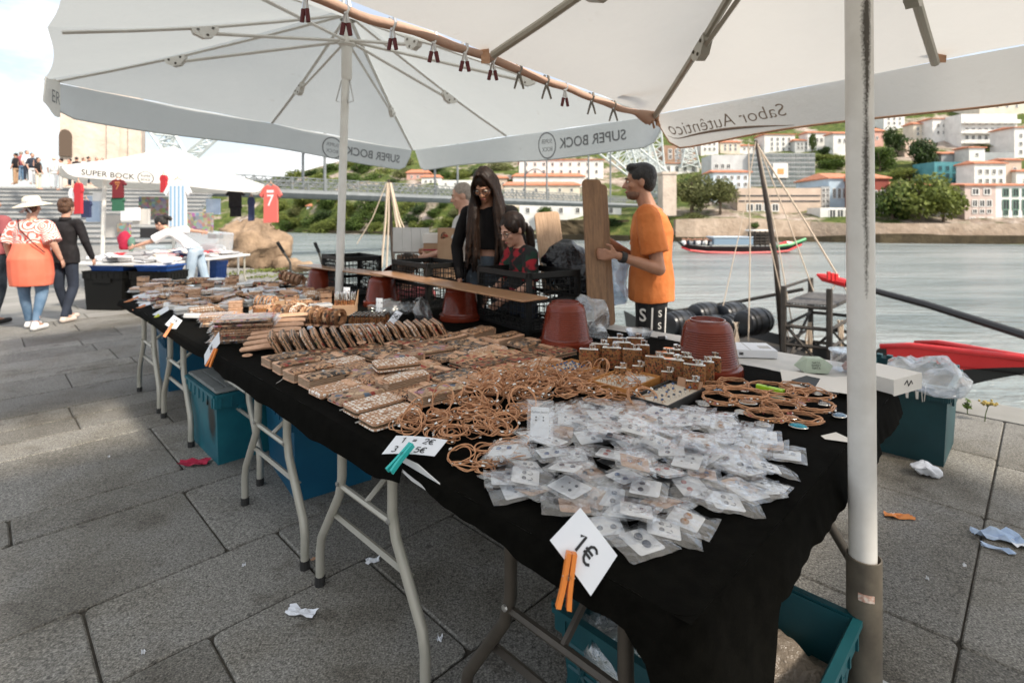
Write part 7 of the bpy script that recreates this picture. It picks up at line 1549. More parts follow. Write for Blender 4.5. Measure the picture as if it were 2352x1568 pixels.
for i in range(9):
    for j in range(4):
        p = g(845, 750, TT)+V((-.105+i*.026+U(-.003, .003), -.02+j*.042, 0))
        if lt is None:
            lt = thing('lighter', 'x', 'lighter'); mb = M(); mb.rbox((0, 0, .031), (.022, .012, .062), .0055, .001); mb.build('case', MATS['flask print cork'], lt); mb = M(); mb.rbox((0, 0, .070), (.020, .011, .015), .004, .001); mb.build('hood', MATS['chrome'], lt); mb = M(); mb.box((.006, 0, .079), (.007, .009, .005)); mb.build('thumb_piece', MATS['ink'], lt); o = lt
        else: o = dup(lt)
        o.location = p; o.rotation_euler = (0, 0, U(-.2, .2)); o['label'] = 'steel topped lighter in a cork print sleeve, in the block of lighters'; o['category'] = 'lighter'; o['group'] = 'lighters standing in a block'
# round tins, triangular open box
for i, (x, y, w) in enumerate(((600, 738, 'left'), (622, 736, 'right'))):
    for j in range(3 if i == 0 else 2):
        t = thing('round_box', f'{["bottom", "middle", "top"][j] if i == 0 else ["bottom", "top"][j]} round cork box of the {w} stack', 'box', g(x, y, TT)+V((0, 0, .036*j)), 0, 'round cork boxes'); mb = M(); mb.lathe([(0, 0), (.052, 0), (.052, .024), (.0, .024)], 22); mb.build('base', MATS['flask print cork'], t, smooth=40); mb = M(); mb.lathe([(.0535, .022), (.0535, .033), (.05, .035), (0, .035)], 22); mb.build('lid', MATS['speckled print cork'], t, smooth=40)
t = thing('display_box', 'cream card display box with a cut away side holding dark oval purses', 'box', g(612, 722, TT), -.35)
mb = M(); mb.prism([(-.10, 0), (.10, 0), (.10, .10), (-.10, .03)], .004, 0, frame_mx(V((0, -.06, 0)), (1, 0, 0), (0, 0, 1))); mb.build('front', MATS['paper_cream'], t); mb = M(); mb.prism([(-.10, 0), (.10, 0), (.10, .10), (-.10, .12)], .004, 0, frame_mx(V((0, .07, 0)), (1, 0, 0), (0, 0, 1))); mb.build('back', MATS['paper_cream'], t); mb = M(); mb.box((.1, .005, .05), (.004, .13, .10)); mb.box((-.1, .005, .03), (.004, .13, .06)); mb.build('side', MATS['boxboard'], t)
for i in range(6):
    q = thing('oval_purse', 'dark oval coin purse standing in the cream display box', 'purse', t.matrix_basis @ V((-.075+i*.03, .0, .055)), -.35, 'oval coin purses'); mb = M(); mb.ell((0, 0, .03), (.012, .045, .055), 10, 8); mb.build('purse_body', MATS[rnd.choice(['dark floral print cork', 'cork_dark', 'speckled print cork'])], q, smooth=1); mb = M(); mb.tube([(0, .045*math.cos(a), .03+.055*math.sin(a)) for a in [PI*k/8 for k in range(9)]], .003, 5); mb.build('zip', MATS['galv'], q)
# bagged stacks, notebooks, boxes, pouches
def slab(name, label, cat, p, sz, pat, rz, film=False, group=None, r=.008, tilt=(0, 0)):
    t = thing(name, label, cat, p, rz, group); t.rotation_euler = (tilt[0], tilt[1], rz)
    mb = M(); mb.rbox((0, 0, sz[2]/2), sz, r, min(.003, sz[2]*.3), seg=2); mb.build('print_cover' if film else 'cover', MATS[pat], t, smooth=35)
    if film: s0 = U(0, 90); mb = M(); mb.sheet(7, 6, lambda u, v: ((u-.5)*sz[0]*1.12, (v-.5)*sz[1]*1.14, (sz[2]+.004+.006*NZ.noise(V((u*5+s0, v*4, 1)))) if .05 < u < .95 and .05 < v < .95 else sz[2]*.3)); mb.build('film', MATS['film'], t)
    return t
for i in range(10):
    slab('bagged_placemat', f'printed cork placemat in a clear bag, {ORD[i]} from the bottom of the big stack', 'bagged cork', g(543, 785, TT)+V((.02+U(-.012, .012), .07+U(-.012, .012), .0135*i)), (.30, .22, .011), rnd.choice(PATW), .30+U(-.06, .06), True, 'bagged placemats in the big stack')
for i in range(5):
    slab('bagged_placemat', f'bagged cork print, {ORD[i]} from the bottom of the lower stack behind the big one', 'bagged cork', g(470, 748, TT)+V((.06+U(-.01, .01), .06, .014*i)), (.20, .16, .011), rnd.choice(PATW), .4+U(-.1, .1), True, 'bagged prints in the lower stack')
far = [(348, 690), (330, 676), (365, 684), (400, 700), (385, 690), (430, 712), (415, 698), (445, 702), (470, 716), (500, 712), (525, 706), (545, 716), (462, 694), (490, 690), (520, 686), (555, 696), (440, 684), (410, 678), (380, 670), (350, 664), (318, 664), (585, 690), (610, 686), (640, 690), (660, 684), (690, 684), (710, 680), (735, 678), (690, 700), (720, 698), (740, 706), (665, 700),
       (360, 655), (390, 658), (420, 662), (450, 666), (480, 664), (510, 668), (540, 664), (570, 670), (600, 668), (630, 664), (655, 670), (685, 668), (715, 664), (745, 664), (330, 650), (370, 646), (410, 650), (450, 650), (490, 652), (530, 652), (570, 654), (610, 654), (640, 652), (590, 648), (540, 646), (500, 644), (455, 644), (560, 684), (600, 678), (745, 690), (850, 770), (830, 762), (700, 712)]
kinds = ['bagged cork pouch', 'cork pencil case', 'small printed cork box', 'printed cork purse', 'wrapped cork notebook']
for i, (x, y) in enumerate(far):
    k = i*7 % 5; p = g(x, y+6, TT)+V((U(-.02, .02), U(-.02, .02), 0)); rz = U(-.5, .9)
    pos = f'{"far left" if x < 400 else "left" if x < 500 else "middle" if x < 610 else "right"} of the far table'
    pat = rnd.choice(PATW+['cork', 'speckled print cork', 'dark floral print cork'])
    if k == 1:
        t = thing('pencil_case', f'rounded cork pencil case, {pos}', 'pencil case', p, rz, 'cork pencil cases'); mb = M(); mb.tube([(-.10, 0, .03), (-.097, 0, .03), (.097, 0, .03), (.10, 0, .03)], [.01, .036, .036, .01], 14, flat=.85); mb.build('case', MATS[pat], t, smooth=50); mb = M(); mb.tube([(-.09, 0, .061), (.09, 0, .061)], .003, 5); mb.build('zip', MATS['galv'], t)
    elif k == 2:
        for j in range(2):
            t = thing('cork_box', f'{["lower", "upper"][j]} small domed cork box of a pair, {pos}', 'box', p+V((.0, 0, .048*j)), rz, 'small domed cork boxes'); mb = M(); mb.rbox((0, 0, .02), (.09, .07, .036), .008, .002); mb.build('base', MATS['cork'], t); mb = M(); mb.rbox((0, 0, .042), (.094, .074, .012), .01, .005); mb.build('lid', MATS[pat], t, smooth=40)
    elif k == 3: slab('cork_purse', f'flat printed cork purse leaning on its neighbours, {pos}', 'purse', p+V((0, 0, .02)), (.15, .10, .022), pat, rz, False, 'flat cork purses', .012, (U(-.5, .1), U(-.2, .5)))
    elif k == 4:
        for j in range(3): slab('notebook', f'wrapped notebook, {ORD[j]} from the bottom of a pile, {pos}', 'notebook', p+V((U(-.01, .01), U(-.01, .01), .017*j)), (.17, .12, .014), rnd.choice(['paper_cream', 'cork_edge', pat]), rz+U(-.1, .1), j == 2, 'wrapped notebooks')
    else:
        for j in range(2): slab('bagged_pouch', f'{["lower", "upper"][j]} silvery bagged cork pouch of a pair, {pos}', 'bagged pouch', p+V((U(-.01, .01), 0, .024*j)), (.16, .11, .02), rnd.choice([pat, 'paper_cream', 'boxgrey']), rz, True, 'bagged cork pouches')
ZN = {0: 'left', 1: 'middle', 2: 'right'}
for i in range(70):
    a, b = U(1.0, 2.5), U(3.45, 5.5); p = ab(a, b, TT)
    xx = CX+F*p.x/p.y; yy = HY+F*(CH-TT)/p.y
    if (600 < xx < 800 and 690 < yy < 765) or yy > 765 or xx > 770: continue
    slab('bagged_pouch', f'clear bagged cork piece among the crowded goods, {ZN[i % 3] if False else ("left" if xx < 440 else "middle" if xx < 580 else "right")} of the far table', 'bagged pouch', p+V((0, 0, U(.0, .05))), (U(.10, .19), U(.08, .13), U(.012, .035)), rnd.choice(PATW+['paper_cream', 'cork_edge', 'boxgrey', 'cork_edge']), U(-.4, 1.2), rnd.random() < .6, 'loose bagged pieces', .01, (U(-.2, .2), U(-.2, .2)))
for i, (x, y, w) in enumerate(((716, 686, 'left'), (738, 680, 'middle'), (760, 676, 'right'))):
    t = thing('cork_pouch', f'{w} brown cork pouch of the three by the far pole foot', 'pouch', g(x, y+4, TT), .3, 'pouches by the pole'); mb = M(); mb.ell((0, 0, .04), (.075, .06, .045), 14, 10); mb.build('pouch_body', MATS[['daisy print cork', 'cork_dark', 'speckled print cork'][i]], t, smooth=1)
for i in range(12):
    x = 552+i*9; slab('key_fob', f'silver wrapped key fob, {ORD[i]} from the left in the glinting row at the back', 'key fob', g(x, 672+U(-3, 3), TT+.02), (.05, .11, .02), 'silver' if i % 2 else 'boxgrey', .4, True, 'silver wrapped fobs', .006, (.4, 0))
for i, (x, y) in enumerate(((560, 764), (585, 758), (610, 760), (640, 762), (672, 760), (700, 762))): slab('glass_trinket', f'light blue glass trinket, {ORD[i]} from the left behind the leaning wallets', 'trinket', g(x+40, y-4, TT), (.035, .028, .018), 'tissue_blue', U(0, 3), False, 'blue trinkets', .01)
# ------------------------------------------------------------------ on the white table
t = thing('white_carton', 'flat white carton with a barcode on the white table', 'carton', g(1735, 822, TT-.005), -.13); mb = M(); mb.box((0, .09, .019), (.215, .17, .038)); mb.build('carton_body', MATS['paper'], t)
mb = M(); mb.box((-.02, .09, .0385), (.003, .17, .0012)); mb.box((.065, .075, .0385), (.055, .055, .0012)); mb.build('window_print', MATS['boxgrey'], t)
mb = M(); [mb.box((-.075+k*.0026, .0042, .019), (.0013 if k % 3 else .002, .0012, .014)) for k in range(8)]; mb.build('barcode', MATS['ink'], t)
t = thing('sweet_box', 'pale sage folded card box printed NATA SWEET NATA', 'card box', g(1868, 852, TT-.003), -.12)
mb = M(); w, d, h = .10, .07, .062
vs = [(-w/2, -d/2, 0), (w/2, -d/2, 0), (w/2, d/2, 0), (-w/2, d/2, 0), (-w/2+.015, -d/2+.012, h), (w/2-.015, -d/2+.012, h), (w/2-.015, d/2-.012, h), (-w/2+.015, d/2-.012, h), (-w/2-.035, 0, .026), (w/2+.035, 0, .026)]
mb.add(vs, [(3, 2, 1, 0), (4, 5, 6, 7), (0, 1, 5, 4), (2, 3, 7, 6), (0, 4, 8), (4, 7, 8), (7, 3, 8), (3, 0, 8), (1, 9, 5), (5, 9, 6), (6, 9, 2), (2, 9, 1)]); mb.build('box_body', MATS['green_box'], t)
mb = M(); nrm = V((0, -h, .012)).normalized(); fm = frame_mx(V((0, -d/2+.005, .033))+nrm*.0012, V((1, 0, 0)), V((0, .012, h)))
for k, s in enumerate(('NATA', 'SWEET', 'NATA')): put_text(mb, s, .013, fm @ TR(0, .012-k*.012, 0))
mb.build('print', MATS['ink'], t)
t = thing('food_tub', 'clear plastic food tub with pinkish scraps half behind the pole', 'tub', g(1950, 850, TT-.003)); mb = M(); mb.rbox((0, 0, .045), (.14, .10, .085), .03, .004); mb.build('tub_wall', MATS['glassy'], t, smooth=40); mb = M(); mb.rbox((0, 0, .09), (.155, .115, .010), .035, .003); mb.build('tub_lid', MATS['glassy'], t, smooth=40)
mb = M()
for _ in range(16): mb.ell((U(-.05, .05), U(-.03, .03), U(.012, .035)), (.014, .012, .01), 7, 5)
mb.build('scraps', mat('pink scraps', (.45, .25, .22), .7, (.62, .45, .40), 40), t, smooth=1)
t = thing('clear_bowl', 'small clear plastic bowl on the white table beside the clear bag', 'bowl', g(1468, 776, TT-.004)); mb = M(); mb.lathe([(.055, 0), (.06, .004), (.078, .045), (.082, .046), (.080, .048), (.057, .006), (0, .005)], 24); mb.build('bowl_wall', MATS['glassy'], t, smooth=40)
t = thing('marker_cap', 'short black marker with a white end lying on the white table', 'marker', g(1520, 776, TT+.006)); mb = M(); mb.tube([(-.02, -.004, 0), (.018, .004, 0)], .011, 12); mb.build('barrel', MATS['ink'], t, smooth=40); mb = M(); mb.tube([(.0185, .004, 0), (.03, .006, 0)], .0108, 12); mb.build('end_cap', MATS['paper'], t, smooth=40)
def sheetq(name, label, cat, pts, z, m, bend=.0, th=.0015):
    q = [g(x, y, z) for x, y in pts]; mb = M(); mb.sheet(6, 6, lambda u, v: q[0].lerp(q[1], u).lerp(q[3].lerp(q[2], u), v)+V((0, 0, bend*math.sin(PI*u)*math.sin(PI*v*.8)+.001*NZ.noise(V((u*5, v*5, z*9))))), thick=th); return tag(mb.build(name, MATS[m], smooth=30), label, cat)
sheetq('cardboard_sheet', 'pale cardboard sheet flat on the white table behind the necklaces', 'cardboard', [(1792, 848), (1930, 868), (1925, 905), (1798, 882)], TT+.005, 'paper_cream')
sheetq('tablet', 'dark edged tablet lying on the cardboard sheet', 'tablet', [(1818, 872), (1852, 862), (1915, 876), (1872, 892)], TT+.014, 'black_plastic', 0, .007)
sheetq('tablet_glass', 'x', 'x', [(1824, 872), (1852, 864.5), (1907, 877), (1871, 889)], TT+.0155, 'tissue_blue', 0, .001)
bpy.data.objects.remove(bpy.data.objects['tablet_glass'])
sheetq('cardboard_sheet', 'white card sheet overhanging the black cloth beside the pole', 'cardboard', [(1885, 868), (1968, 862), (1962, 906), (1868, 896)], TT+.022, 'paper_cream', .004)
t = thing('white_box', 'white card box with a scribble right of the pole at the table corner', 'carton', ab(2.66, .47, TT-.004), RZA-.3); mb = M(); mb.box((0, 0, .032), (.21, .17, .064)); mb.build('carton_body', MATS['paper_cream'], t)
mb = M(); mb.tube([(-.03, -.0865, .035), (-.01, -.0865, .05), (0, -.0865, .025), (.02, -.0865, .045), (.03, -.0865, .03)], .0018, 4); mb.build('scribble', MATS['ink'], t)
softbag('clear plastic bag draped over the white box down to the green bin', ab(2.86, .38, TT+.02), (.15, .15, .08), 'film_big', .07, 8, 22)
# ------------------------------------------------------------------ litter on the ground
def litter(label, x, y, s, m, name='white_piece', cat='litter', n=5, asp=.5, rz=None, lift=.012):
    c = g(x, y, .004); s0 = U(0, 50); mb = M()
    mb.sheet(n, n, lambda u, v: ((u-.5)*s*(1+.2*NZ.noise(V((v*3+s0, 0, 0)))), (v-.5)*s*asp*(1+.5*NZ.noise(V((u*3, s0, 0)))), .001+abs(NZ.noise(V((u*3.2+s0, v*2.5, 1))))*lift*2), thick=.0008); o = mb.build(name, MATS[m]); o.location = c; o.rotation_euler = (0, 0, U(0, 3) if rz is None else rz); return tag(o, label, cat)
litter('crumpled white tissue strip on the pavement left of the table legs', 692, 1408, .11, 'tissue', asp=.35, rz=-.25, lift=.02)
litter('small white paper square under the second table', 856, 1288, .055, 'paper', rz=.2, asp=.7)
litter('tiny white paper flake in front of the curved leg', 1010, 1468, .022, 'paper', asp=.8)
litter('thin white plastic strip under the near table', 1285, 1312, .09, 'paper', asp=.2, rz=-.6)
litter('tan cigarette end by a black rubber foot', 720, 1286, .022, 'cork_edge', 'cigarette_end', asp=.3, rz=.5)
litter('crimson rag sticking out from under the teal bin', 445, 1066, .16, 'red_cloth', 'rag', asp=.5, rz=.2, lift=.03)
litter('orange snack wrapper on the slabs right of the pole', 2064, 1186, .12, 'wrap_orange', 'wrapper', 'wrapper', asp=.35, rz=-.15)
litter('white patch of crumpled label on the orange wrapper side', 2052, 1183, .03, 'paper', asp=.6)
litter('pale blue tissue sheet crumpled on the right hand slabs', 2290, 1236, .17, 'tissue_blue', 'tissue', 'tissue', 8, .35, -.4, .03)
litter('torn end of blue tissue trailing from the larger sheet', 2292, 1262, .11, 'tissue_blue', 'tissue', 'tissue', 5, .22, -.7)
litter('white paper at the right frame edge beside the blue tissue', 2350, 1250, .10, 'paper', asp=.8)
softbag('crumpled white paper ball at the foot of the green bin', g(2128, 1078, .035), (.075, .05, .04), 'tissue', .03, 16, 30, 'paper_ball', 'litter')
for i, (x, y) in enumerate(((250, 1050), (560, 1300), (2215, 1300), (2130, 1330), (1480, 1500), (330, 1500))): litter(f'tiny pale speck of litter on the paving, {ORD[i]} of six', x, y, .012, 'paper', asp=.8)
t = thing('wild_plant', 'dry yellow umbel weed growing at the quay edge', 'plant', g(2262, 968, 0)); mb = M(); mb.tube([(0, 0, 0), (.005, 0, .05), (.02, 0, .10)], .003, 5); [mb.tube([(.02, 0, .10), (.02+U(-.04, .04), U(-.03, .03), .13)], .0015, 4) for _ in range(9)]; mb.build('stem', MATS['leaf_mid'], t); mb = M(); [mb.ell((.02+U(-.045, .045), U(-.03, .03), .132+U(-.012, .01)), .008, 6, 4) for _ in range(40)]; mb.build('flower_head', mat('dry yellow flower', (.28, .2, .06), .9, (.42, .33, .1), 60), t)
t = thing('wild_plant', 'small green weed left of the dry umbel at the quay edge', 'plant', g(2222, 950, 0)); mb = M(); mb.tube([(0, 0, 0), (.0, 0, .1)], .003, 5); leaves(mb, (0, 0, .07), (.03, .02, .04), 26, .016); mb.build('foliage', MATS['leaf_mid'], t)
for i, (x, y, w) in enumerate(((600, 622, 'nearest the rock'), (640, 634, 'beside the hand truck'), (560, 628, 'in the middle of the quay'), (700, 640, 'by the far crate'))):
    mb = M(); leaves(mb, (0, 0, .02), (.8, .22, .03), 150, .035); o = mb.build('grass_patch', MATS['leaf_lime']); o.location = g(x, y, 0); o.rotation_euler = (0, 0, RZA); tag(o, None, None, None, 'stuff'); o['label'] = f'thin grass patch {w}'
# ------------------------------------------------------------------ the clothes stall across the way
t = thing('market_table', 'white topped clothes table of the neighbouring stall', 'table', (-6.05, 9.35, 0), -.10); mb = M(); mb.rbox((0, 0, .70), (1.62, 2.4, .04), .03, .008); mb.build('tabletop', MATS['cloth_under'], t)
for sx in (-1, 1):
    for sy in (-1, 1): mb = M(); mb.tube([(sx*.74, sy*1.1, .68), (sx*.74, sy*1.1, .3), (sx*.80, sy*1.15, 0)], .018, 8); mb.build('leg', MATS['legs'], t)
t = thing('market_table', 'second white table of the clothes stall with thin white legs', 'table', dd(500, 590, 11.4)-V((0, 0, .62)), -.1); mb = M(); mb.rbox((-.6, 0, .66), (1.6, 1.2, .04), .03, .008); mb.build('tabletop', MATS['cloth_under'], t)
for sx in (-1.3, .14):
    for sy in (-1, 1): mb = M(); mb.tube([(sx, sy*.5, .65), (sx, sy*.5, 0)], .022, 8); mb.build('leg', MATS['white_metal'], t)
CL = [mat('cloth '+n, c, .9) for n, c in (('red', (.50, .03, .04)), ('white', (.72, .70, .69)), ('grey', (.35, .35, .36)), ('navy', (.03, .04, .10)), ('pink', (.62, .34, .36)), ('dark green', (.03, .12, .07)), ('cream', (.62, .54, .46)), ('white two', (.76, .75, .76)))]
CN = ['red', 'white', 'grey', 'navy', 'pink', 'dark green', 'cream', 'white']
for i in range(110):
    x, y = U(-6.85, -5.32), U(8.2, 10.4); k = rnd.choice((0, 1, 1, 2, 4, 6, 7, 7, 7, 3, 1)); s = V((U(.16, .28), U(.13, .22), U(.03, .06))); mb = M(); mb.rbox((0, 0, s.z/2), tuple(s), .03, .012, seg=2); crumple(mb, .018, 9, i); o = mb.build('folded_garment', CL[k], smooth=40); o.location = (x, y, .72+U(0, .11)*(1-abs(x+6.05)/1.2)); o.rotation_euler = (U(-.1, .1), U(-.1, .1), U(0, 3)); tag(o, f'folded {CN[k]} garment in the heap on the clothes table', 'garment', f'folded {CN[k]} garments on the clothes table')
softb = softbag('red souvenir bundle in front of the leaning woman', dd(287, 555, 8.6), (.10, .08, .16), 'red_cloth', .03, 9, 41, 'souvenir', 'souvenir')
softbag('green tipped souvenir beside the red bundle', dd(303, 562, 8.6), (.05, .05, .13), 'frame_g', .03, 9, 42, 'souvenir', 'souvenir')
for i, (x0, x1, yt, yb, D, w) in enumerate(((214, 314, 628, 716, 8.15, 'left'), (320, 412, 628, 706, 8.05, 'right'))):
    bb = bin_(f'black storage bin under the clothes table, the {w} one', px((x0+x1)/2, 0, D+.25), -.1, (x1-x0)/F*D, .46, .60, 'black_plastic', cat='storage bin')
    cr = bin_(f'royal blue bottle crate on top of the {w} black bin', px((x0+x1)/2+3, .605, D+.22), -.1, (x1-x0)/F*D*.88, .38, .085, 'royal', cat='crate')
bin_('royal blue crate standing on the ground behind the clothes table', px(488, 0, 12.0), -.1, .46, .40, .46, 'royal', lattice=True, cat='crate')
t = thing('clear_tub', 'big translucent storage tub tipped on the second clothes table', 'tub', dd(470, 572, 10.3), -.1); mb = M(); mb.rbox((0, 0, .14), (.86, .5, .42), .05, .02); t.rotation_euler = (.0, .10, -.1); mb.build('tub_wall', m_film('milky tub', white=.28, gloss=.12, bump=.05), t, smooth=40)
mb = M(); mb.rbox((.22, -.1, .06), (.3, .25, .12), .02, .01); mb.build('contents', CL[2], t)
def jersey(label, x, yt, yb, wpx, D, m, extra=None, name='jersey', cat='jersey', sleeves=True, group=None, sh=None):
    k = D/F; w, h = wpx*k, (yb-yt)*k; t = thing(name, label, cat, dd(x, yt, D), U(-.2, .2), group)
    bw = w*.62 if sleeves else w*.8; pl = [(-bw*.22, 0), (-bw*.5, -h*.06), (-w*.5, -h*.26), (-w*.40, -h*.33), (-bw*.48, -h*.22), (-bw*.50, -h), (bw*.50, -h*.98), (bw*.48, -h*.22), (w*.40, -h*.33), (w*.5, -h*.26), (bw*.5, -h*.06), (bw*.22, 0), (0, -h*.05)]
    mb = M(); mb.prism(pl, .05, 0, frame_mx(V((0, .03, 0)), (1, 0, 0), (0, 0, 1))); mb.build('shirt_body', m, t)
    mb = M(); mb.tube([(-bw*.3, 0, -.01), (0, 0, .045), (bw*.3, 0, -.01)], .008, 5); mb.tube([(0, 0, .045), (0, 0, .09)], .006, 5); mb.build('hanger', MATS['cork_edge'], t)
    if extra: extra(t, w, h, bw)
    return t
def seven(mi): 
    def f(t, w, h, bw):
        mb = M(); put_text(mb, '7', h*.42, frame_mx(V((0, -.024, -h*.42)), (1, 0, 0), (0, 0, 1)), 0, .01); mb.box((0, -.022, -h*.17), (bw*.5, .004, h*.07)); mb.build('number', mi, t)
    return f
A('stripe_blue', mat('light blue stripe', (.30, .46, .62), .8))
def stripes(t, w, h, bw):
    for k in (-.36, -.12, .12, .36): mb = M(); mb.box((k*bw, -.0215, -h*.55), (bw*.13, .004, h*.86)); mb.build('stripe', MATS['stripe_blue'], t)
jersey('coral red jersey with a white 7 at the right corner of the neighbouring parasol', 622, 425, 512, 56, 11.0, mat('coral red jersey', (.68, .15, .125), .8), seven(MATS['white_tee']))
jersey('pale jersey with light blue stripes hanging in the middle of the clothes stall', 408, 414, 522, 66, 9.7, MATS['white_tee'], stripes)
jersey('dark red and green jersey hanging at the left of the clothes stall', 271, 412, 455, 36, 9.6, mat('dark red jersey', (.14, .012, .018), .8), seven(mat('dull gold', (.4, .16, .05), .6)))
jersey('dark green shorts hanging below the dark red jersey', 271, 452, 485, 30, 9.62, CL[5], None, 'shorts', 'shorts', False)
jersey('black child jersey hanging right of the striped one', 540, 437, 475, 44, 11.2, MATS['black_coat'])
jersey('black shorts hanging under the black child jersey', 541, 470, 498, 30, 11.22, MATS['black_coat'], None, 'shorts', 'shorts', False)
jersey('narrow dark scarf hanging beside the coral jersey', 577, 452, 508, 16, 11.3, CL[3], None, 'scarf', 'scarf', False)
jersey('red scarf hanging by the parasol left corner', 180, 420, 492, 22, 9.2, CL[0], None, 'scarf', 'scarf', False)
jersey('white flag cloth hanging at the left end of the clothes stall', 168, 432, 490, 20, 9.25, MATS['white_tee'], None, 'scarf', 'scarf', False)
jersey('blue and white pennant left of the stall post', 198, 460, 500, 24, 9.4, CL[3], None, 'pennant', 'pennant', False)
jersey('red striped scarf hanging behind the pale jersey', 376, 402, 442, 18, 9.9, CL[0], None, 'scarf', 'scarf', False)
q = NT('souvenir magnets'); co = q.coord(rand=True); vo = q.n('TexVoronoi'); q.set(vo, 'Vector', co); q.set(vo, 'Scale', 17.); q.col(q.mix(.78, vo.outputs['Color'], (.17, .12, .12))); q.p(Roughness=.7); MATS['magnets'] = q.mat
for i, (x, y, w, h, D, m, lb) in enumerate(((355, 478, 62, 52, 10.6, 'magnets', 'board of coloured souvenirs behind the leaning woman'), (455, 512, 66, 46, 10.4, 'magnets', 'low board of grey and coloured magnets right of the pale jersey'), (300, 492, 40, 30, 10.2, 'paper', 'white tote bag hanging in the middle of the stall'), (325, 498, 46, 36, 10.3, 'paper_cream', 'cream tote bag hanging beside the white one'), (490, 475, 32, 36, 11, 'tissue_blue', 'white tote bag with a blue picture'),
        (255, 520, 40, 52, 10.4, 'boxgrey', 'grey shirt pile panel at the left of the clothes table'), (395, 500, 40, 44, 10.8, 'boxgrey', 'grey textile panel behind the pale jersey'), (215, 480, 30, 60, 10.5, 'tissue_blue', 'pale blue textile hanging at the left of the stall'), (285, 530, 30, 34, 9.6, 'magnets', 'stack of small coloured souvenirs on the clothes table'), (345, 535, 44, 22, 9.3, 'ink', 'dark framed picture lying on the clothes table'), (495, 542, 34, 12, 10.4, 'ink', 'dark flat box on the second clothes table'), (225, 452, 24, 20, 10.0, 'white_tee', 'white cap shaped souvenir at the stall left corner'))):
    k = D/F; mb = M(); mb.rbox((0, 0, 0), (w*k, .05, h*k), .01, .004, seg=2); o = mb.build('display_board', MATS[m]); o.location = dd(x, y, D); o.rotation_euler = (0, 0, U(-.3, .3)); tag(o, lb, 'stall goods')
t = thing('stall_post', 'white post of the clothes stall', 'post', px(233, 0, 9.9)); mb = M(); mb.tube([(0, 0, 0), (.06, 0, 2.2)], .035, 10); mb.build('post_shaft', MATS['white_metal'], t)
# rocks at the water edge
t = thing('rock_outcrop', 'rough lichen covered rock wall at the quay end behind the clothes stall', 'rock', px(562, 0, 15.5)); mb = M(); mb.rbox((0, .4, .55), (1.75, 1.6, 1.15), .25, .1, seg=6)
mb2 = M(); mb2.ell((0, .6, .45), (1.05, .95, .85), 40, 28); crumple(mb2, .22, 2.2, 3); crumple(mb2, .08, 7, 5); mb2.build('rock_body', MATS['rock'], t, smooth=1)
for i, (x, y, s, w) in enumerate(((600, 598, .5, 'tallest, next to the rough wall'), (628, 606, .42, 'middle one of the low rocks'), (655, 612, .36, 'by the hand truck handle'), (590, 612, .32, 'in front of the rough wall'), (690, 618, .28, 'behind the far crate'))):
    mb = M(); mb.ell((0, 0, s*.25), (s*1.1, s*.8, s*.5), 18, 12); crumple(mb, s*.3, 3/s*.5, i); o = mb.build('rock', MATS['rock'], smooth=1); o.location = g(x, y, 0); tag(o, f'brown rock at the water edge, {w}', 'rock', 'rocks at the water edge')
# ------------------------------------------------------------------ boats
rbt = thing('rabelo_boat', 'moored wooden barrel boat with a red bow, deck platform and leaning mast', 'boat', dd(2000, 780, 9.5)); o0 = V(rbt.location)
bow, sternp = V((7.05, 6.9, -.47)), V((4.1, 16.4, -1.0)); axd = (sternp-bow); Lb = axd.length; axd.normalize(); nb = V((axd.y, -axd.x, 0)).normalized()
def hullsec(t):
    w = 1.1*min(1, (t/.5))**1.15*(1 if t < .8 else 1-(t-.8)*1.6); sheer = interp([0, .2, .27, 1], [-.47, -.63, -1.28, -1.45], t)+(.35*max(0, t-.75)); keel = lerp(-.58, -3.3, min(1, t/.42)**1.25)
    c = bow.lerp(sternp, t); c.z = 0; return c, max(.03, w), sheer, keel
def hull_strip(f0, f1, n=30, t0=0., t1=1.):
    mb = M(); vs = []
    for i in range(n+1):
        c, w, sh, ke = hullsec(lerp(t0, t1, i/n)); 
        for s in (-1, 1):
            for f in (f0, (f0+f1)/2, f1): vs.append(c+nb*s*w*(1-f**1.8*.75)+V((0, 0, lerp(sh, ke, f))))
    fs = []
    for i in range(n):
        for s in (0, 3):
            for k in (0, 1): a = i*6+s+k; fs.append((a, a+6, a+7, a+1))
    return mb.add(vs, fs)
hull_strip(0, .52, t1=.20).build('red_strake', MATS['red_paint'], rbt, smooth=1, off=o0); hull_strip(.52, 1.0, t1=.20).build('hull', MATS['black_paint'], rbt, smooth=1, off=o0); hull_strip(0, 1.0, t0=.20).build('hull', MATS['black_paint'], rbt, smooth=1, off=o0)
mb = M()
for s in (-1, 1): mb.tube([hullsec(i/24)[0]+nb*s*hullsec(i/24)[1]*.985+V((0, 0, hullsec(i/24)[2]+.02)) for i in range(6)], .045, 6)
mb.build('gunwale', MATS['red_paint'], rbt, smooth=1, off=o0)
mb = M(); mb.sheet(2, 24, lambda u, v: hullsec(v)[0]+nb*lerp(-1, 1, u)*hullsec(v)[1]*.9+V((0, 0, hullsec(v)[2]-.22))); mb.build('deck', MATS['boat_wood'], rbt, off=o0)
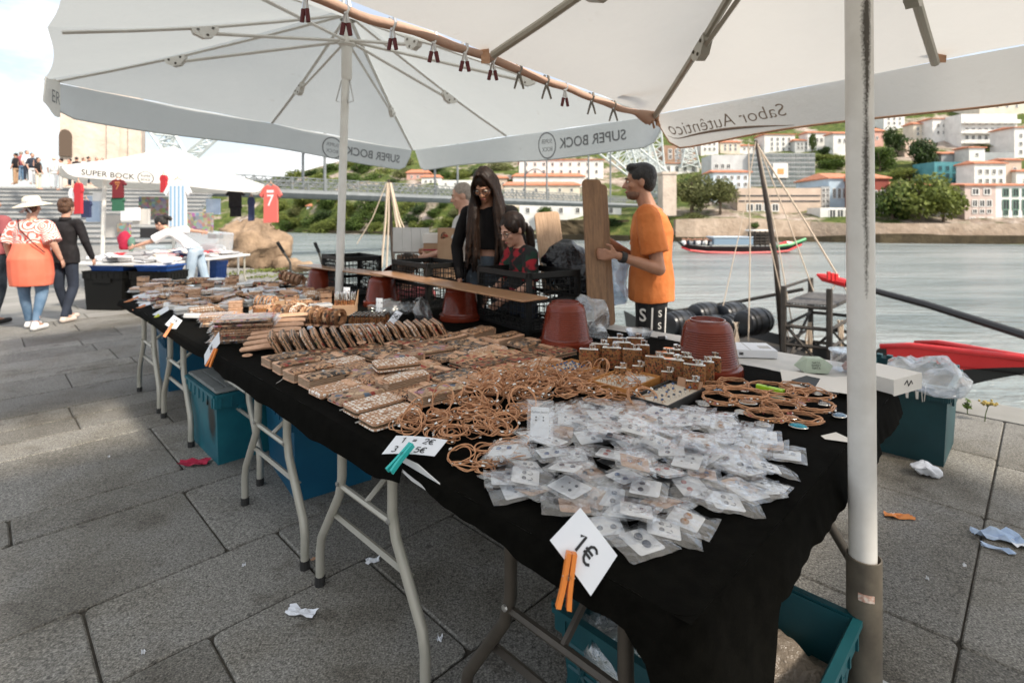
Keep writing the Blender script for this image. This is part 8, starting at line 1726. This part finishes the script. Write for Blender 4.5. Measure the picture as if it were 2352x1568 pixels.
# platform with ladder like legs
pf = [dd(1800, 700, 10.4), dd(1905, 712, 10.0), dd(1962, 672, 11.4), dd(1862, 664, 11.9)]; zt_ = sum(p.z for p in pf)/4
pf = [V((p.x, p.y, zt_)) for p in pf]
for i in range(16):
    a, b = pf[0].lerp(pf[1], i/15), pf[3].lerp(pf[2], i/15); mb = M(); mb.tube([a, b], .03, 4, flat=.5); mb.build('platform_slat', MATS['deck_wood'], rbt, off=o0)
for i in range(4):
    a = pf[i]; zb = -1.55; mb = M(); mb.tube([V((a.x, a.y, zb)), a+V((0, 0, .32))], .055, 6); mb.build('platform_post', MATS['boat_wood'], rbt, off=o0)
for i, j in ((0, 1), (1, 2), (2, 3), (3, 0)):
    for z in (zt_-.05, zt_-.45, zt_-.8, zt_-1.1): mb = M(); mb.tube([V((pf[i].x, pf[i].y, z)), V((pf[j].x, pf[j].y, z))], .036, 4); mb.build('platform_rail', MATS['boat_wood'], rbt, off=o0)
    mb = M(); mb.tube([V((pf[i].x, pf[i].y, zt_-.4)), V((pf[j].x, pf[j].y, zt_-1.3))], .03, 4); mb.build('platform_brace', MATS['boat_wood'], rbt, off=o0)
mb = M(); mb.tube([pf[0]+V((0, 0, .3)), pf[3]+V((0, 0, .3))], .03, 5); mb.build('platform_rail', MATS['boat_wood'], rbt, off=o0)
mp_ = [dd(1736, 322, 11.5), dd(1760, 460, 11.5), dd(1782, 600, 11.5), dd(1800, 815, 11.5)]
mb = M(); mb.tube(mp_, [.035, .050, .060, .068], 10); mb.build('mast', MATS['mast'], rbt, smooth=1, off=o0)
for a, b, r in (((1742, 338), (1958, 690), .02), ((1748, 350), (1868, 668), .013), ((1740, 330), (1822, 760), .013), ((1719, 330), (1719, 782), .014), ((1736, 325), (1661, 702), .010), ((1768, 560), (1812, 780), .012), ((1920, 650), (1880, 700), .015)):
    mb = M(); mb.tube([dd(*a, 11.3), dd((a[0]+b[0])/2+4, (a[1]+b[1])/2+3, 11.3), dd(*b, 11.2)], r, 5); mb.build('rigging_rope', MATS['rope'], rbt, off=o0)
for x, y in ((1690, 800), (1858, 800), (1952, 770), (1930, 795)):
    mb = M(); [mb.tube([dd(x+U(-6, 6), y-60, 10.9), dd(x+U(-9, 9), y-20, 10.9), dd(x+U(-8, 8), y+10, 10.9)], .018, 5) for _ in range(5)]; mb.build('rope_coil', MATS['rope'], rbt, off=o0)
t = thing('steering_oar', 'long black steering oar with a red notched end crossing the water to the right', 'oar', dd(1905, 640, 10.6)); o0 = V(t.location)
mb = M(); mb.tube([dd(1895, 640, 10.7), dd(1960, 655, 10.3), dd(2130, 700, 8.8), dd(2360, 772, 7.2)], [.05, .055, .06, .06], 8); mb.build('oar_shaft', MATS['black_paint'], t, off=o0)
mb = M(); mb.tube([dd(1876, 630, 10.8), dd(1890, 637, 10.75), dd(1944, 651, 10.4)], [.02, .08, .085], 8); [mb.box(tuple(dd(x, y, 10.5)), (.05, .05, .16)) for x, y in ((1903, 633), (1912, 636), (1921, 638))]; mb.build('red_end', MATS['red_paint'], t, off=o0)
t = thing('boat_pole', 'thin dark boat pole lying behind the barrels', 'pole', dd(1700, 690, 14)); o0 = V(t.location); mb = M(); mb.tube([dd(1545, 715, 14.5), dd(1700, 692, 13.5), dd(1845, 664, 12.6)], .045, 6); mb.build('pole_shaft', MATS['boat_wood'], t, off=o0)
def barrel(label, x, y, D, r, L_, ry):
    t = thing('barrel', label, 'barrel', dd(x, y, D), 0, 'black barrels on the boat'); t.rotation_euler = (0, PI/2, ry); pr = [(0, -L_/2), (r*.80, -L_/2), (r*.86, -L_/2+.01)]+[(r*(.86+.14*math.cos((k-4)/4*1.5)**1.0), lerp(-L_/2+.02, L_/2-.02, k/8)) for k in range(9)]+[(r*.86, L_/2-.01), (r*.8, L_/2), (0, L_/2)]
    mb = M(); mb.lathe(pr, 22); mb.build('staves', mat('black barrel', (.016, .018, .022), .32), t, smooth=50)
    for f in (-.36, -.17, .17, .36): mb = M(); rr = r*(.885+.115*math.cos(f*2*1.5)); mb.lathe([(rr+.004, f*L_-.02), (rr+.008, f*L_), (rr+.004, f*L_+.02)], 22); mb.build('hoop', MATS['black_plastic'], t, smooth=40)
    return t
for i, (x, y, w) in enumerate(((1560, 742, 'leftmost, half hidden by the man in orange'), (1618, 722, 'second from the left in the back'), (1680, 722, 'third from the left in the back'), (1732, 738, 'rightmost and largest in view'), (1688, 748, 'front one beside the pot'), (1640, 752, 'low one behind the pot'))): barrel('black barrel on the boat deck, '+w, x, y, 12.6+(.5 if i in (1, 2) else 0)-(.8 if i == 3 else 0), .30, .72, .5)
# cruise boat in mid river
cb = thing('river_cruise_boat', 'long black sightseeing boat with a pale blue awning and passengers in mid river', 'boat', dd(1700, 578, 70)); o0 = V(cb.location); zc = 70.
def hp(x, y, dz=0): return dd(x, y, 70+dz)
mb = M(); up_ = [(1552, 552), (1575, 562), (1620, 566), (1700, 566), (1780, 565), (1820, 560), (1852, 548)]; lo_ = [(1566, 566), (1585, 573), (1620, 577), (1700, 579), (1780, 579), (1810, 576), (1840, 562)]
vs = []
for (a, b), s in zip(zip(up_, lo_), (.1, .8, 1.2, 1.4, 1.3, .9, .1)): vs += [hp(*a, -s), hp(*b, -s*.8), hp(*b, s*.8), hp(*a, s)]
fs = [(i*4+k, (i+1)*4+k, (i+1)*4+k+1, i*4+k+1) for i in range(6) for k in range(3)]+[(i*4+3, i*4, i*4+4, i*4+7) for i in range(6)]
mb.add(vs, fs); mb.build('hull', MATS['black_paint'], cb, off=o0)
mb = M(); mb.tube([hp(a[0], a[1]+(2 if i < 4 else 0), -1.5 if 0 < i < 6 else -.2) for i, a in enumerate(lo_)], .14, 5); mb.build('red_line', MATS['red_paint'], cb, off=o0)
mb = M(); mb.tube([hp(1784, 566, -1.35), hp(1815, 562, -1.0), hp(1850, 549, -.2)], .2, 5); mb.build('green_bow_rail', MATS['green_paint'], cb, off=o0)
mb = M(); mb.tube([hp(1790, 563, -.6), hp(1806, 558, -.6), hp(1822, 560, -.6)], .28, 6); mb.build('red_prow_cloth', MATS['red_paint'], cb, off=o0)
k = 70/F; c = hp(1675, 544)
mb = M(); mb.box((0, 0, 0), (90*k, 2.6, .12)); o = mb.build('awning', MATS['awning_blue'], cb); o.location = c-o0
mb = M(); mb.box((0, 0, -.0), (88*k, 2.5, 14*k)); o = mb.build('awning_side', mat('blue window plastic', (.20, .28, .36), .3), cb); o.location = hp(1676, 554)-o0
mb = M(); mb.box((0, 0, 0), (52*k, 2.2, .14)); o = mb.build('wheelhouse_roof', MATS['w_white'], cb); o.location = hp(1746, 529)-o0
mb = M(); 
for x in (1722, 1734, 1746, 1758, 1770): mb.tube([hp(x, 530, -.9), hp(x, 566, -.9)], .09, 4)
for y in (538, 545, 552, 559): mb.tube([hp(1722, y, -.9), hp(1770, y, -.9)], .09, 4)
mb.build('wheelhouse_frame', MATS['boat_wood'], cb, off=o0); mb = M(); mb.box((0, 0, 0), (46*k, 1.4, 30*k)); o = mb.build('wheelhouse', MATS['mast'], cb); o.location = hp(1746, 548, .3)-o0
pr2 = None
for i in range(16):
    t = thing('passenger', 'seated passenger on the open stern of the sightseeing boat', 'person', hp(1568+i*4.4+U(-1, 1), 563+U(-2, 1)+i*.1, U(-.8, .9)), 0, 'boat passengers'); mb = M(); mb.ell((0, 0, .28), (.22, .16, .34), 8, 6); mb.build('torso', MATS[rnd.choice(('white_tee', 'navy', 'paper_cream', 'maroon', 'white_tee'))], t, smooth=1); mb = M(); mb.ell((0, 0, .74), .14, 8, 6); mb.build('head', MATS['skin_tan'], t, smooth=1)
# second moored boat: only its mast with furled pale lines shows
t = thing('moored_boat', 'moored boat behind the stall, only its dark mast and pale stays showing', 'boat', dd(905, 612, 22)); o0 = V(t.location)
mb = M(); mb.tube([dd(893, 413, 22), dd(897, 500, 22), dd(906, 640, 22)], [.05, .075, .09], 8); mb.build('mast', MATS['mast'], t, off=o0)
for x0, x1, x2, r in ((890, 886, 876, .045), (893, 893, 888, .035), (896, 912, 932, .06), (897, 908, 918, .04), (898, 918, 944, .025), (888, 856, 820, .018)): mb = M(); mb.tube([dd(x0, 420, 21.8), dd(x1, 500, 21.8), dd(x2, 560 if abs(x2-890) > 20 else 615, 21.8)], r, 5); mb.build('stay', MATS['rope'], t, off=o0)
c = dd(905, 660, 22); mb = M(); mb.rbox((0, 0, 0), (6.5, 2, 1.2), .9, .3, seg=5); o = mb.build('hull', MATS['black_paint'], t); o.location = V((c.x+.5, c.y, -2.7))-o0
